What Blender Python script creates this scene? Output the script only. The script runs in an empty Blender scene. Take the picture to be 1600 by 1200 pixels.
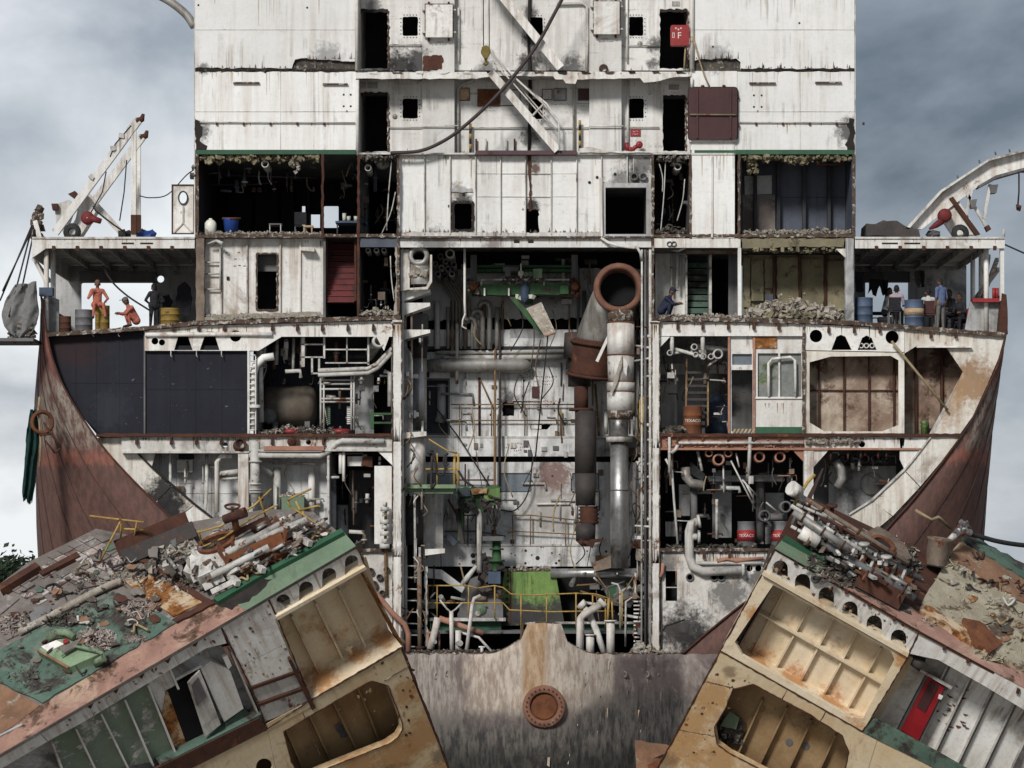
import bpy, bmesh, math, random
from mathutils import Vector, Matrix
from mathutils.geometry import tessellate_polygon
random.seed(7)
R = math.radians
scene = bpy.context.scene
COL = scene.collection

# ---------------------------------------------------------------- camera, sky, sun, exposure
CAM_D, PXM, HC = 110.0, 47.5, 9.0          # metres to the cut face, photo pixels per metre there, lens height
cam = bpy.data.cameras.new('camera')
cam.sensor_width = 36.0
cam.lens = 36.0 * CAM_D / (1600 / PXM)
cam.shift_y = 300 / 1600
cam.clip_end = 6000
camo = bpy.data.objects.new('camera', cam)
camo.location = (0, -CAM_D, HC)
camo.rotation_euler = (R(90), 0, 0)
COL.objects.link(camo)
scene.camera = camo

SUN_EL, SUN_AZ = R(33), R(203)             # azimuth from +Y, clockwise: behind the camera, a little to its left
world = bpy.data.worlds.new('World'); scene.world = world
world.use_nodes = True
nt = world.node_tree; nt.nodes.clear()
def wn(t, **k):
    n = nt.nodes.new(t)
    for a, b in k.items(): setattr(n, a, b)
    return n
sky = wn('ShaderNodeTexSky', sky_type='NISHITA', sun_disc=False)
sky.sun_elevation = SUN_EL; sky.sun_rotation = SUN_AZ
tc = wn('ShaderNodeTexCoord')
mp = wn('ShaderNodeMapping'); mp.inputs['Scale'].default_value = (1, 1, 1.5)
mp.inputs['Location'].default_value = (0.37, 0.1, 0.22)
nz = wn('ShaderNodeTexNoise'); nz.inputs['Scale'].default_value = 7.0; nz.inputs['Detail'].default_value = 8
nz.inputs['Roughness'].default_value = .52; nz.inputs['Distortion'].default_value = .35
rp = wn('ShaderNodeValToRGB'); e = rp.color_ramp.elements
e[0].position = .36; e[0].color = (.68, .84, 1.06, 1)
e[1].position = .68; e[1].color = (5.2, 5.35, 5.5, 1)
m1 = e.new(.5); m1.color = (2.0, 2.25, 2.6, 1)
mx = wn('ShaderNodeMix', data_type='RGBA'); mx.inputs[0].default_value = .95
sx = wn('ShaderNodeSeparateXYZ'); el = wn('ShaderNodeMapRange')      # pale haze bank low over the horizon, all the way round
el.inputs[1].default_value = .0; el.inputs[2].default_value = .18; el.inputs[3].default_value = .17; el.inputs[4].default_value = -.06
hz = wn('ShaderNodeMath', operation='ADD')
bg = wn('ShaderNodeBackground'); bg.inputs['Strength'].default_value = .135
ow = wn('ShaderNodeOutputWorld')
L = nt.links.new
L(tc.outputs['Generated'], mp.inputs[0]); L(mp.outputs[0], nz.inputs[0]); L(nz.outputs[0], hz.inputs[0]); L(tc.outputs['Generated'], sx.inputs[0]); L(sx.outputs['Z'], el.inputs[0]); L(el.outputs[0], hz.inputs[1]); L(hz.outputs[0], rp.inputs[0])
L(sky.outputs[0], mx.inputs[6]); L(rp.outputs[0], mx.inputs[7]); L(mx.outputs[2], bg.inputs[0]); L(bg.outputs[0], ow.inputs[0])

sun = bpy.data.lights.new('sun', 'SUN'); sun.energy = 2.6; sun.angle = R(11); sun.color = (1, .965, .915)
suno = bpy.data.objects.new('sun', sun); COL.objects.link(suno)
sd = Vector((math.sin(SUN_AZ) * math.cos(SUN_EL), math.cos(SUN_AZ) * math.cos(SUN_EL), math.sin(SUN_EL)))
suno.rotation_euler = (-sd).to_track_quat('-Z', 'Y').to_euler()
suno.location = (0, -60, 60)
vs = scene.view_settings
vs.view_transform = 'Standard'; vs.look = 'None'; vs.exposure = 0.34; vs.gamma = 1; vs.use_curve_mapping = False
scene.render.resolution_x, scene.render.resolution_y = 1024, 768

# ---------------------------------------------------------------- pixel -> place
SHALLOW = [False]
def V(x, y, d=0.0):
    """point at depth d metres behind the cut face that photo pixel (x, y) sees"""
    if SHALLOW[0] and d > 2.9: d = 2.9 + (d - 2.9) * .18
    s = (CAM_D + d) / (CAM_D * PXM)
    return Vector(((x - 800) * s, d, HC + (900 - y) * s))
def m(px, d=0.0): return px * (CAM_D + d) / (CAM_D * PXM)

class Frame:
    """a tilted block: origin and axes u (along the deck edge), v (down the face), w (back along the deck)"""
    def __init__(s, o, u, v, w):
        s.o, s.u, s.v, s.w = o, u.normalized(), v.normalized(), w.normalized()
        s.mat = Matrix(((s.u.x, s.w.x, -s.v.x, o.x), (s.u.y, s.w.y, -s.v.y, o.y), (s.u.z, s.w.z, -s.v.z, o.z), (0, 0, 0, 1)))
    def hit(s, x, y, n, off):
        a = Vector((0, -CAM_D, HC)); r = V(x, y, 0) - a
        t = (s.o + n * off - a).dot(n) / r.dot(n)
        return a + r * t
    def face(s, x, y, w=0.0): return s.hit(x, y, s.w, w)
    def deck(s, x, y, v=0.0): return s.hit(x, y, s.v, v)
    def P(s, u, v, w): return s.o + s.u * u + s.v * v + s.w * w

# ---------------------------------------------------------------- materials
MATS = {}
def mat(name, c1, c2=None, s=1.0, rust=None, rt=.62, streak=0.0, sc=(.10, .06, .035), rough=.7, metal=0.0,
        bump=.15, spots=(), lo=.38, hi=.62, rs=.7, fine=.10, grime=None, gt=.6, rw=.07, masks=()):
    ma = bpy.data.materials.new(name); ma.use_nodes = True
    t = ma.node_tree; t.nodes.clear(); ln = t.links.new
    def nd(ty, **k):
        n = t.nodes.new(ty)
        for a, b in k.items(): setattr(n, a, b)
        return n
    out = nd('ShaderNodeOutputMaterial'); bs = nd('ShaderNodeBsdfPrincipled')
    ln(bs.outputs[0], out.inputs[0])
    co = nd('ShaderNodeTexCoord')
    def noise(scale, det=5, ro=.6, dist=0., mscale=None, loc=None):
        n = nd('ShaderNodeTexNoise')
        n.inputs['Scale'].default_value = scale; n.inputs['Detail'].default_value = det
        n.inputs['Roughness'].default_value = ro; n.inputs['Distortion'].default_value = dist
        if mscale or loc:
            q = nd('ShaderNodeMapping'); q.inputs['Scale'].default_value = mscale or (1, 1, 1)
            q.inputs['Location'].default_value = loc or (0, 0, 0)
            ln(co.outputs['Object'], q.inputs[0]); ln(q.outputs[0], n.inputs[0])
        else: ln(co.outputs['Object'], n.inputs[0])
        return n.outputs[0]
    def ramp(v, a, b):
        r_ = nd('ShaderNodeMapRange'); r_.inputs[1].default_value = a; r_.inputs[2].default_value = b
        ln(v, r_.inputs[0]); return r_.outputs[0]
    def mixc(f, a, b):
        x = nd('ShaderNodeMix', data_type='RGBA')
        for sock, val in ((0, f), (6, a), (7, b)):
            if isinstance(val, (int, float)): x.inputs[sock].default_value = val
            elif isinstance(val, tuple): x.inputs[sock].default_value = (*val, 1)
            else: ln(val, x.inputs[sock])
        return x.outputs[2]
    def mul(a, b):
        x = nd('ShaderNodeMath', operation='MULTIPLY')
        for i, val in enumerate((a, b)):
            if isinstance(val, (int, float)): x.inputs[i].default_value = val
            else: ln(val, x.inputs[i])
        return x.outputs[0]
    base = mixc(ramp(noise(s, 6, .65), lo, hi), c1, c2 or tuple(v * .86 for v in c1))
    fn = noise(9 * s + 4, 4, .7, loc=(3, 1, 7))
    base = mixc(mul(ramp(fn, .46, .74), fine * 3.4), base, tuple(v * .45 for v in c1))
    if grime:
        base = mixc(mul(ramp(noise(.55 * rs, 8, .72, .6, loc=(9, 4, 2)), gt - .075, gt + .07), .8), base, grime)
    if streak:
        a = ramp(noise(1, 4, .6, 0, (4.2, 4.2, .22)), .46, .70)
        b = ramp(noise(.45, 3, .5, loc=(5, 5, 5)), .34, .58)
        base = mixc(mul(mul(a, b), streak), base, sc)
        a = ramp(noise(1, 3, .6, 0, (9, 9, .4), (3, 3, 3)), .5, .66)
        b = ramp(noise(.7, 4, .6, loc=(7, 1, 5)), .52, .62)
        base = mixc(mul(mul(a, b), min(1, streak * 1.15)), base, tuple(v * .55 for v in sc))
    if rust:
        rn = ramp(noise(rs, 10, .72, .4, loc=(1, 8, 3)), rt - .045, rt - .045 + rw)
        rc = mixc(ramp(noise(5 * rs, 5, .6), .4, .6), rust, tuple(v * .45 for v in rust))
        base = mixc(rn, base, rc)
    for axes, amp, ms, ca, cb in masks:           # painted zones with ragged borders
        nzv = nd('ShaderNodeMath', operation='SUBTRACT'); ln(noise(1, 7, .68, .2, ms, (4, 9, 1)), nzv.inputs[0]); nzv.inputs[1].default_value = .5
        sep = nd('ShaderNodeSeparateXYZ'); ln(co.outputs['Object'], sep.inputs[0]); f = None
        for ax, a, b in axes:
            ma_ = nd('ShaderNodeMath', operation='MULTIPLY_ADD'); ln(nzv.outputs[0], ma_.inputs[0]); ma_.inputs[1].default_value = amp; ln(sep.outputs['XYZ'.index(ax)], ma_.inputs[2])
            g_ = ramp(ma_.outputs[0], a, b); f = g_ if f is None else mul(f, g_)
        base = mixc(f, base, mixc(ramp(noise(1.6, 6, .7, 0, (3.4, 3.4, 1.0), (2, 6, 6)), .42, .58), ca, cb))
    for (p, r_, c, st) in spots:
        vm = nd('ShaderNodeVectorMath', operation='DISTANCE')
        wob = nd('ShaderNodeTexNoise', noise_dimensions='3D'); wob.inputs['Scale'].default_value = 2.2 / max(r_, .2); wob.inputs['Detail'].default_value = 6
        wob.inputs['Roughness'].default_value = .75
        ln(co.outputs['Object'], wob.inputs[0])
        ad = nd('ShaderNodeVectorMath', operation='MULTIPLY_ADD')
        ln(wob.outputs[1], ad.inputs[0]); ad.inputs[1].default_value = (r_ * 1.4,) * 3; ln(co.outputs['Object'], ad.inputs[2])
        ln(ad.outputs[0], vm.inputs[0]); vm.inputs[1].default_value = Vector(p) + Vector((r_ * .7,) * 3)
        tv = nd('ShaderNodeMath', operation='MULTIPLY_ADD'); ln(noise(7, 5, .7, loc=(r_, 3, 1)), tv.inputs[0]); tv.inputs[1].default_value = 1.3; ln(ramp(vm.outputs['Value'], r_, r_ * .15), tv.inputs[2])
        base = mixc(mul(ramp(tv.outputs[0], .82, 1.35), st), base, c)
    oi = nd('ShaderNodeObjectInfo')
    hv = nd('ShaderNodeHueSaturation'); ln(base, hv.inputs['Color'])
    vr = nd('ShaderNodeMapRange'); vr.inputs[3].default_value = .9; vr.inputs[4].default_value = 1.06
    ln(oi.outputs['Random'], vr.inputs[0]); ln(vr.outputs[0], hv.inputs['Value'])
    ln(hv.outputs[0], bs.inputs['Base Color'])
    bs.inputs['Roughness'].default_value = rough; bs.inputs['Metallic'].default_value = metal
    bs.inputs['Specular IOR Level'].default_value = .3
    if bump:
        bp = nd('ShaderNodeBump'); bp.inputs['Strength'].default_value = bump; bp.inputs['Distance'].default_value = .07
        bn = noise(2.2 * s, 6, .7, loc=(2, 2, 9)); ln(bn, bp.inputs['Height']); ln(bp.outputs[0], bs.inputs['Normal'])
    MATS[name] = ma
    return ma
RUST = (.17, .055, .022); DRUST = (.075, .028, .016); SOOT = (.012, .011, .012); BROWNST = (.25, .13, .05)
def sp(x, y, d, r, c=SOOT, st=.9): return (tuple(V(x, y, d)), r, c, st)
WH = (.745, .74, .715); WH2 = (.64, .625, .585)
mat('white', WH, WH2, .6, rust=(.2, .085, .04), rt=.665, streak=.65, sc=(.26, .15, .08), rs=1.1, grime=(.2, .155, .12), gt=.63)
mat('white_side', (.765, .765, .755), (.70, .695, .675), .35, rust=RUST, rt=.755, bump=.3, streak=.38, sc=(.34, .26, .17), rs=1.1, grime=(.46, .43, .39), gt=.72, fine=.045,
    spots=[sp(312, 205, 0, .5, SOOT, .8), sp(1325, 205, 0, .6, SOOT, .85), sp(318, 108, 0, .3, SOOT, .7), sp(510, 90, 0, .7, SOOT, .5), sp(1120, 92, 0, .7, SOOT, .5)])
mat('white_recess', (.70, .695, .675), (.58, .57, .545), .5, fine=.05, bump=.25, rust=RUST, rt=.715, streak=.4, sc=(.2, .15, .1), rs=1.2, grime=(.3, .27, .24), gt=.66,
    spots=[sp(622, 100, 1.2, .75, SOOT, .95), sp(655, 98, 1.2, .8, SOOT, .9), sp(600, 104, 1.2, .6, SOOT, .9), sp(830, 60, 1.2, .45, SOOT, .9), sp(828, 20, 1.2, .4, SOOT, .8), sp(828, 100, 1.2, .6, SOOT, .9),
           sp(828, 215, 1.2, .5, SOOT, .8), sp(895, 105, 1.2, .6, SOOT, .8), sp(760, 108, 1.2, .5, SOOT, .7), sp(1024, 70, 1.2, .4, SOOT, .8), sp(1020, 100, 1.2, .3, SOOT, .8), sp(585, 10, 1.2, .4, SOOT, .6)])
mat('white_panel', (.735, .735, .72), (.66, .655, .63), .45, bump=.3, rust=RUST, rt=.745, streak=.5, sc=(.33, .27, .2), rs=1.3, grime=(.42, .39, .34), gt=.70, fine=.05,
    spots=[sp(832, 320, .2, .35, SOOT, .95), sp(723, 310, .2, .4, SOOT, .9), sp(1000, 262, .2, .8, SOOT, .75), sp(980, 290, .2, .9, SOOT, .7), sp(835, 262, .2, .3, DRUST, .9), sp(716, 296, .2, .35, (.2, .17, .14), .8), sp(680, 385, .2, .9, SOOT, .7), sp(770, 385, .2, .5, DRUST, .7)])
mat('white_grimy', (.66, .65, .62), (.44, .42, .39), .9, rust=RUST, rt=.64, streak=.7, sc=(.12, .08, .05), rs=1.3, grime=(.09, .08, .07), gt=.60)
mat('engine_wall', (.68, .685, .68), (.54, .545, .54), .9, rust=(.13, .06, .035), rt=.68, streak=.55, sc=(.13, .1, .075), rs=1.6, grime=(.15, .135, .12), gt=.62,
    spots=[sp(867, 742, 3.8, .95, (.16, .075, .06), .85), sp(795, 628, 3.8, .5, SOOT, .8), sp(860, 800, 3.8, 1.3, (.25, .22, .18), .5), sp(700, 790, 3.8, .9, SOOT, .45)])
mat('grey_wall', (.46, .465, .465), (.34, .345, .345), .8, rust=RUST, rt=.68, streak=.5, rs=1.2, grime=(.05, .05, .05), gt=.58)
mat('lower_white', (.66, .645, .61), (.5, .47, .43), .8, rust=RUST, rt=.68, streak=.6, sc=(.16, .1, .06), rs=1.2, grime=(.1, .08, .07), gt=.60,
    spots=[sp(1070, 985, .1, 1.3, SOOT, .9), sp(1140, 930, .1, .9, SOOT, .7), sp(1185, 905, .1, .6, SOOT, .8), sp(1040, 880, .1, .7, SOOT, .7), sp(1090, 1010, .1, 1.0, SOOT, .9)])
mat('frame_white', (.70, .68, .63), (.58, .54, .47), .5, rust=RUST, rt=.67, streak=.6, sc=(.26, .16, .09), rs=1.0, grime=(.24, .18, .13), gt=.63,
    spots=[sp(256, 772, .3, 1.0, SOOT, .97), sp(268, 795, .3, .8, SOOT, .97), sp(1470, 640, .3, .9, BROWNST, .6), sp(1520, 600, .3, 1.2, BROWNST, .85), sp(1480, 610, .3, 1.0, (.33, .2, .1), .7), sp(1470, 780, .3, 1.0, (.1, .09, .08), .8)])
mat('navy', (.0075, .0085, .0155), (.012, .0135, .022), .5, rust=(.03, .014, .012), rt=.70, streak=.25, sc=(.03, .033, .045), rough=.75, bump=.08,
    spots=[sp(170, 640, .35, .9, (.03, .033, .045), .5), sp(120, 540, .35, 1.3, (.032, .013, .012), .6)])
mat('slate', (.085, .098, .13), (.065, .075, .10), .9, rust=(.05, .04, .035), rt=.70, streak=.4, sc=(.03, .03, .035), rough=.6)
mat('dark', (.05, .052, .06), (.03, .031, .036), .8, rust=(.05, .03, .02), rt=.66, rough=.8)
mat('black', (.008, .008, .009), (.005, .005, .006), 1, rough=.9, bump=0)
mat('dark_grey', (.15, .15, .152), (.095, .094, .094), 1.0, rust=DRUST, rt=.64, streak=.4, sc=(.02, .02, .02))
mat('soot', (.018, .016, .016), (.035, .028, .024), 2, rough=.95)
mat('rust', (.19, .07, .03), (.10, .038, .02), 2.2, rust=(.28, .12, .05), rt=.6, rough=.9, bump=.4)
mat('dark_rust', (.085, .035, .022), (.05, .022, .016), 2, rust=(.2, .08, .035), rt=.64, rough=.9, bump=.3)
mat('rust_edge', (.10, .065, .045), (.05, .034, .026), 3, rust=(.5, .47, .42), rt=.57, rs=5, rough=.9, bump=.4)
mat('hull_red', (.21, .085, .07), (.14, .058, .049), .6, rust=(.21, .12, .085), rt=.66, streak=.85, sc=(.045, .04, .034), rs=.7, rough=.78, grime=(.25, .215, .18), gt=.615, bump=.3,
    masks=[([('Z', 15.8, 15.2), ('Z', 13.0, 13.5)], 2.0, (2.6, 2.6, .35), (.23, .2, .17), (.10, .055, .045)), ([('Z', 13.15, 13.0)], .3, (.8, .8, .8), (.125, .065, .053), (.085, .047, .04)), ([('Z', 12.65, 12.75), ('Z', 13.2, 13.05)], .9, (4, 4, 1.6), (.22, .085, .06), (.13, .062, .05))])
mat('hull_brown', (.082, .04, .033), (.05, .029, .025), .5, rust=(.15, .075, .05), rt=.66, streak=.7, sc=(.035, .04, .032), rs=.6, rough=.8, grime=(.10, .085, .07), gt=.64)
mat('boot_line', (.21, .065, .045), (.13, .045, .032), .9, rust=(.1, .07, .06), rt=.6, streak=.6, rough=.8)
mat('hull_purple', (.17, .138, .13), (.12, .094, .09), .8, rust=(.32, .27, .23), rt=.62, streak=.55, sc=(.07, .042, .032), rs=1.3, rough=.8, grime=(.34, .3, .27), gt=.6, bump=.4,
    masks=[([('X', -3.5, -3.1), ('X', -1.6, -1.8)], 1.5, (2.5, 2.5, .8), (.32, .29, .26), (.17, .14, .125)), ([('X', -1.7, -1.3), ('X', 3.5, 3.05), ('Z', 4.4, 4.8)], 1.5, (2.2, 2.2, 1.1), (.46, .405, .345), (.27, .215, .175)),
           ([('X', .2, .45), ('X', 1.15, .95), ('Z', 4.9, 5.3)], .8, (4, 4, .4), (.26, .165, .09), (.38, .28, .19)),
           ([('Z', 5.0, 3.9)], 1.6, (1.5, 1.5, 1.0), (.035, .034, .032), (.12, .108, .096)), ([('X', 1.9, 2.8), ('Z', 5.5, 4.7)], 1.2, (1.5, 1.5, .9), (.045, .045, .042), (.14, .125, .112)), ([('Z', 3.8, 3.2)], 1.4, (2, 2, .8), (.022, .022, .021), (.06, .056, .05))])
mat('hull_bottom', (.022, .022, .021), (.045, .043, .038), .8, rust=(.15, .14, .125), rt=.62, streak=.6, sc=(.13, .12, .1), rs=.9, rough=.7)
mat('skeg', (.52, .46, .39), (.42, .36, .3), .9, rust=(.19, .09, .06), rt=.58, streak=.85, sc=(.17, .1, .06), rs=1.9, rough=.8, grime=(.15, .11, .1), gt=.58)
mat('skeg_low', (.23, .215, .20), (.1, .095, .09), .8, rust=(.05, .04, .035), rt=.56, streak=.9, sc=(.05, .04, .035), rs=1.4, rough=.75, grime=(.03, .03, .03), gt=.53)
OCH = (.62, .50, .34)
mat('ochre', (.66, .555, .40), (.58, .445, .27), .7, rust=(.43, .20, .065), rt=.615, rw=.16, streak=.15, sc=(.40, .22, .09), rs=.75, rough=.7, grime=(.33, .25, .17), gt=.67, fine=.07)
mat('ochre_dark', (.36, .25, .135), (.25, .155, .075), .8, rust=(.13, .085, .06), rt=.63, rw=.12, streak=.2, sc=(.14, .08, .04), rs=.8, rough=.75, grime=(.13, .11, .10), gt=.66)
mat('ochre_face', (.56, .46, .31), (.48, .34, .18), .45, rust=(.32, .15, .05), rt=.62, rw=.14, streak=.2, sc=(.27, .15, .06), rs=.6, rough=.7, grime=(.2, .14, .09), gt=.64, fine=.08,
    masks=[([('Z', -4.3, -6.2)], 1.6, (.7, .7, 1.6), (.40, .24, .10), (.30, .17, .075))])
mat('boiler', (.15, .13, .105), (.085, .072, .058), 1.1, rust=(.24, .2, .16), rt=.64, streak=.6, rs=1.4)
mat('drum_yellow', (.27, .18, .04), (.2, .125, .03), 2, rust=(.1, .05, .02), rt=.62, rs=3)
mat('tank_brown', (.54, .47, .38), (.36, .275, .2), .9, rust=(.13, .07, .05), rt=.57, streak=.2, rs=.7, grime=(.17, .1, .07), gt=.52)
mat('deck_green', (.095, .15, .115), (.06, .10, .08), .8, rust=(.05, .042, .036), rt=.55, rs=1.0, rough=.8, grime=(.17, .17, .14), gt=.62)
mat('green_paint', (.035, .11, .058), (.024, .075, .042), 1.2, rust=(.12, .08, .05), rt=.68, rough=.6, rs=1.4)
mat('sage', (.15, .21, .14), (.115, .165, .11), .8, rust=(.24, .16, .11), rt=.64, rough=.75, rs=1.2, grime=(.05, .07, .055), gt=.64)
mat('mint', (.2, .28, .18), (.14, .2, .125), 1.4, rust=(.13, .1, .075), rt=.6, rs=2.2, streak=.5)
mat('green_wall', (.22, .27, .21), (.17, .22, .16), .8, rust=(.55, .54, .5), rt=.615, rs=.9, rw=.02, rough=.7)
mat('machine_green', (.045, .12, .045), (.03, .075, .032), 1.5, rust=(.06, .05, .03), rt=.6, streak=.5, sc=(.02, .025, .015), rs=2)
mat('engine_green', (.19, .30, .08), (.10, .19, .05), 1.1, rust=(.55, .56, .42), rt=.70, streak=.8, sc=(.03, .035, .015), rs=1.8, rough=.55,
    spots=[(tuple(V(x, y, 3.0) - V(828, 985, 2.5)), r, (.035, .03, .035), .95) for x, y, r in ((830, 965, .9), (795, 962, .9), (868, 962, .9))])
mat('pale_green', (.26, .37, .23), (.18, .27, .16), 1.2, rust=(.12, .1, .07), rt=.62, rs=2, streak=.5)
mat('silver', (.50, .50, .50), (.34, .34, .34), 1.2, rust=(.12, .08, .055), rt=.66, streak=.5, sc=(.08, .065, .05), rough=.42, metal=.75, rs=1.5, grime=(.06, .05, .045), gt=.60)
mat('duct_grey', (.40, .395, .375), (.27, .26, .245), 1.3, rust=(.2, .1, .05), rt=.64, streak=.6, sc=(.13, .09, .06), rough=.5, metal=.35, rs=1.6)
mat('duct_dark', (.035, .032, .032), (.06, .05, .046), 1.6, rust=(.13, .06, .035), rt=.63, rough=.7, rs=1.8)
mat('pipe', (.56, .55, .52), (.38, .37, .34), 1.6, rust=(.16, .07, .035), rt=.61, rs=2.5, rough=.55, grime=(.1, .09, .08), gt=.6)
mat('pipe_brown', (.22, .17, .13), (.12, .09, .07), 2, rust=RUST, rt=.6, rs=2.5)
mat('pink_rust', (.38, .2, .14), (.27, .13, .09), 1.3, rust=(.42, .36, .3), rt=.62, rs=2.4, rough=.9)
mat('primer_pink', (.37, .22, .17), (.26, .145, .115), 1.0, rust=(.13, .075, .05), rt=.57, rs=1.2, rough=.9, grime=(.48, .36, .26), gt=.6, bump=.3)
mat('purple_beam', (.10, .055, .06), (.06, .045, .06), 1.2, rust=DRUST, rt=.6)
mat('maroon', (.068, .027, .027), (.05, .02, .021), .9, rust=(.10, .045, .04), rt=.66, rough=.6)
mat('stair_red', (.145, .03, .03), (.10, .024, .024), 1.4, rust=(.05, .03, .03), rt=.6, rs=2)
mat('red', (.30, .03, .032), (.22, .024, .026), 1.2, rust=(.14, .03, .03), rt=.68, rough=.45)
mat('red_door', (.33, .018, .025), (.25, .014, .02), 1.2, rust=(.12, .02, .02), rt=.68, rough=.5)
mat('yellow', (.45, .31, .085), (.32, .2, .06), 3, rust=(.2, .09, .03), rt=.6, rs=4, rough=.6)
mat('rail_rust', (.2, .125, .06), (.12, .066, .035), 3, rust=(.45, .32, .1), rt=.6, rs=4)
mat('insul', (.25, .22, .14), (.165, .145, .095), 1.0, rust=(.10, .088, .06), rt=.61, rs=1.8, rough=.95, bump=.6)
mat('ring_rust', (.21, .105, .07), (.13, .06, .042), 1.6, rust=(.3, .2, .15), rt=.62, rs=2.4, rough=.9, bump=.4)
mat('winch_red', (.17, .022, .022), (.11, .018, .018), 2, rust=(.08, .03, .02), rt=.6)
mat('rubble', (.36, .325, .275), (.2, .17, .13), 3, rust=(.52, .49, .44), rt=.56, rs=4, rough=.95)
mat('rubble_dark', (.10, .085, .07), (.045, .04, .035), 3, rust=(.4, .37, .32), rt=.6, rs=5, rough=.95)
mat('rubble_pink', (.36, .3, .27), (.2, .155, .135), 3, rust=(.54, .5, .46), rt=.56, rs=5, rough=.95)
mat('tile', (.46, .43, .41), (.32, .285, .27), 1.6, rust=(.16, .10, .085), rt=.55, rs=1.6, rough=.85)
mat('board', (.20, .175, .16), (.13, .11, .10), 1.2, rust=(.36, .33, .31), rt=.6, streak=.2, rs=1.4, rough=.9)
mat('screed', (.40, .36, .27), (.29, .25, .18), 1.1, rust=(.14, .10, .07), rt=.57, rs=1.2, rough=.95, bump=.8)
mat('rot_wood', (.27, .15, .09), (.17, .095, .06), 1.4, rust=(.36, .28, .2), rt=.6, rs=2.0, rough=.95, bump=.5)
mat('rust_plate', (.5, .4, .28), (.37, .22, .10), 1.4, rust=(.26, .10, .025), rt=.5, rs=1.3, rough=.85)
mat('tarp', (.19, .188, .187), (.13, .128, .126), 1.2, rust=(.12, .11, .10), rt=.62, rough=.85, bump=.4)
mat('red_cloth', (.20, .075, .062), (.14, .055, .048), 1.2, streak=.6, sc=(.07, .05, .045), rough=.9)
mat('green_cloth', (.012, .05, .043), (.008, .032, .028), 2, rough=.9)
mat('blue', (.02, .06, .26), (.016, .045, .2), 2, rough=.4)
mat('blue_grey', (.07, .10, .16), (.05, .07, .11), 2, rough=.6, rust=RUST, rt=.68)
mat('drum_grey', (.14, .14, .15), (.09, .09, .095), 2, rough=.6, rust=RUST, rt=.64)
mat('plastic_white', (.7, .7, .62), (.62, .62, .55), 2, rough=.4)
mat('wood', (.42, .30, .18), (.3, .2, .12), 3, rough=.7)
mat('rope', (.34, .27, .16), (.25, .19, .11), 6, rough=.95)
mat('cable', (.02, .02, .02), (.035, .03, .028), 3, rough=.7)
mat('hose', (.05, .036, .036), (.035, .026, .026), 2, rough=.6)
mat('rubber', (.02, .02, .022), (.03, .03, .03), 3, rough=.8)
mat('glass', (.16, .19, .22), (.12, .14, .165), 1.2, rough=.25, bump=0)
mat('mesh_glass', (.25, .26, .25), (.17, .18, .17), 4, rough=.4, rust=(.14, .2, .08), rt=.6, rs=1.0)
mat('text_red', (.36, .10, .09), (.3, .08, .07), 6, bump=0)
mat('text_dark', (.06, .06, .06), (.09, .08, .08), 6, bump=0)
mat('text_white', (.7, .68, .64), (.6, .58, .55), 6, bump=0)
mat('brass', (.18, .13, .03), (.12, .085, .02), 4, rough=.5, metal=.3)
mat('skin', (.14, .075, .05), (.12, .062, .042), 8, rough=.6, bump=0)
mat('hair', (.012, .01, .01), (.016, .013, .012), 8, rough=.7, bump=0)
mat('orange', (.46, .15, .10), (.36, .11, .075), 4, rough=.85, bump=.7)
mat('cloth_dark', (.018, .018, .022), (.026, .025, .03), 4, rough=.9, bump=.7)
mat('cloth_navy', (.022, .028, .055), (.016, .02, .04), 4, rough=.9, bump=.7)
mat('cloth_blue', (.11, .15, .27), (.09, .12, .22), 4, rough=.9, bump=.7)
mat('cloth_grey', (.15, .14, .13), (.12, .11, .105), 4, rough=.9, bump=.7)
mat('cloth_pink', (.42, .34, .38), (.36, .3, .34), 4, rough=.9, bump=.7)
mat('cloth_white', (.55, .56, .55), (.47, .48, .47), 4, rough=.9, bump=.7)
mat('foliage', (.035, .055, .03), (.022, .036, .02), 2, rough=.9)
mat('bark', (.06, .045, .035), (.04, .03, .025), 2)
mat('mud', (.25, .22, .18), (.19, .165, .135), .05, rough=.5, rust=(.16, .15, .13), rt=.55, rs=.02)
mat('black_yellow', (.45, .36, .2), (.3, .24, .14), 3)

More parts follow.
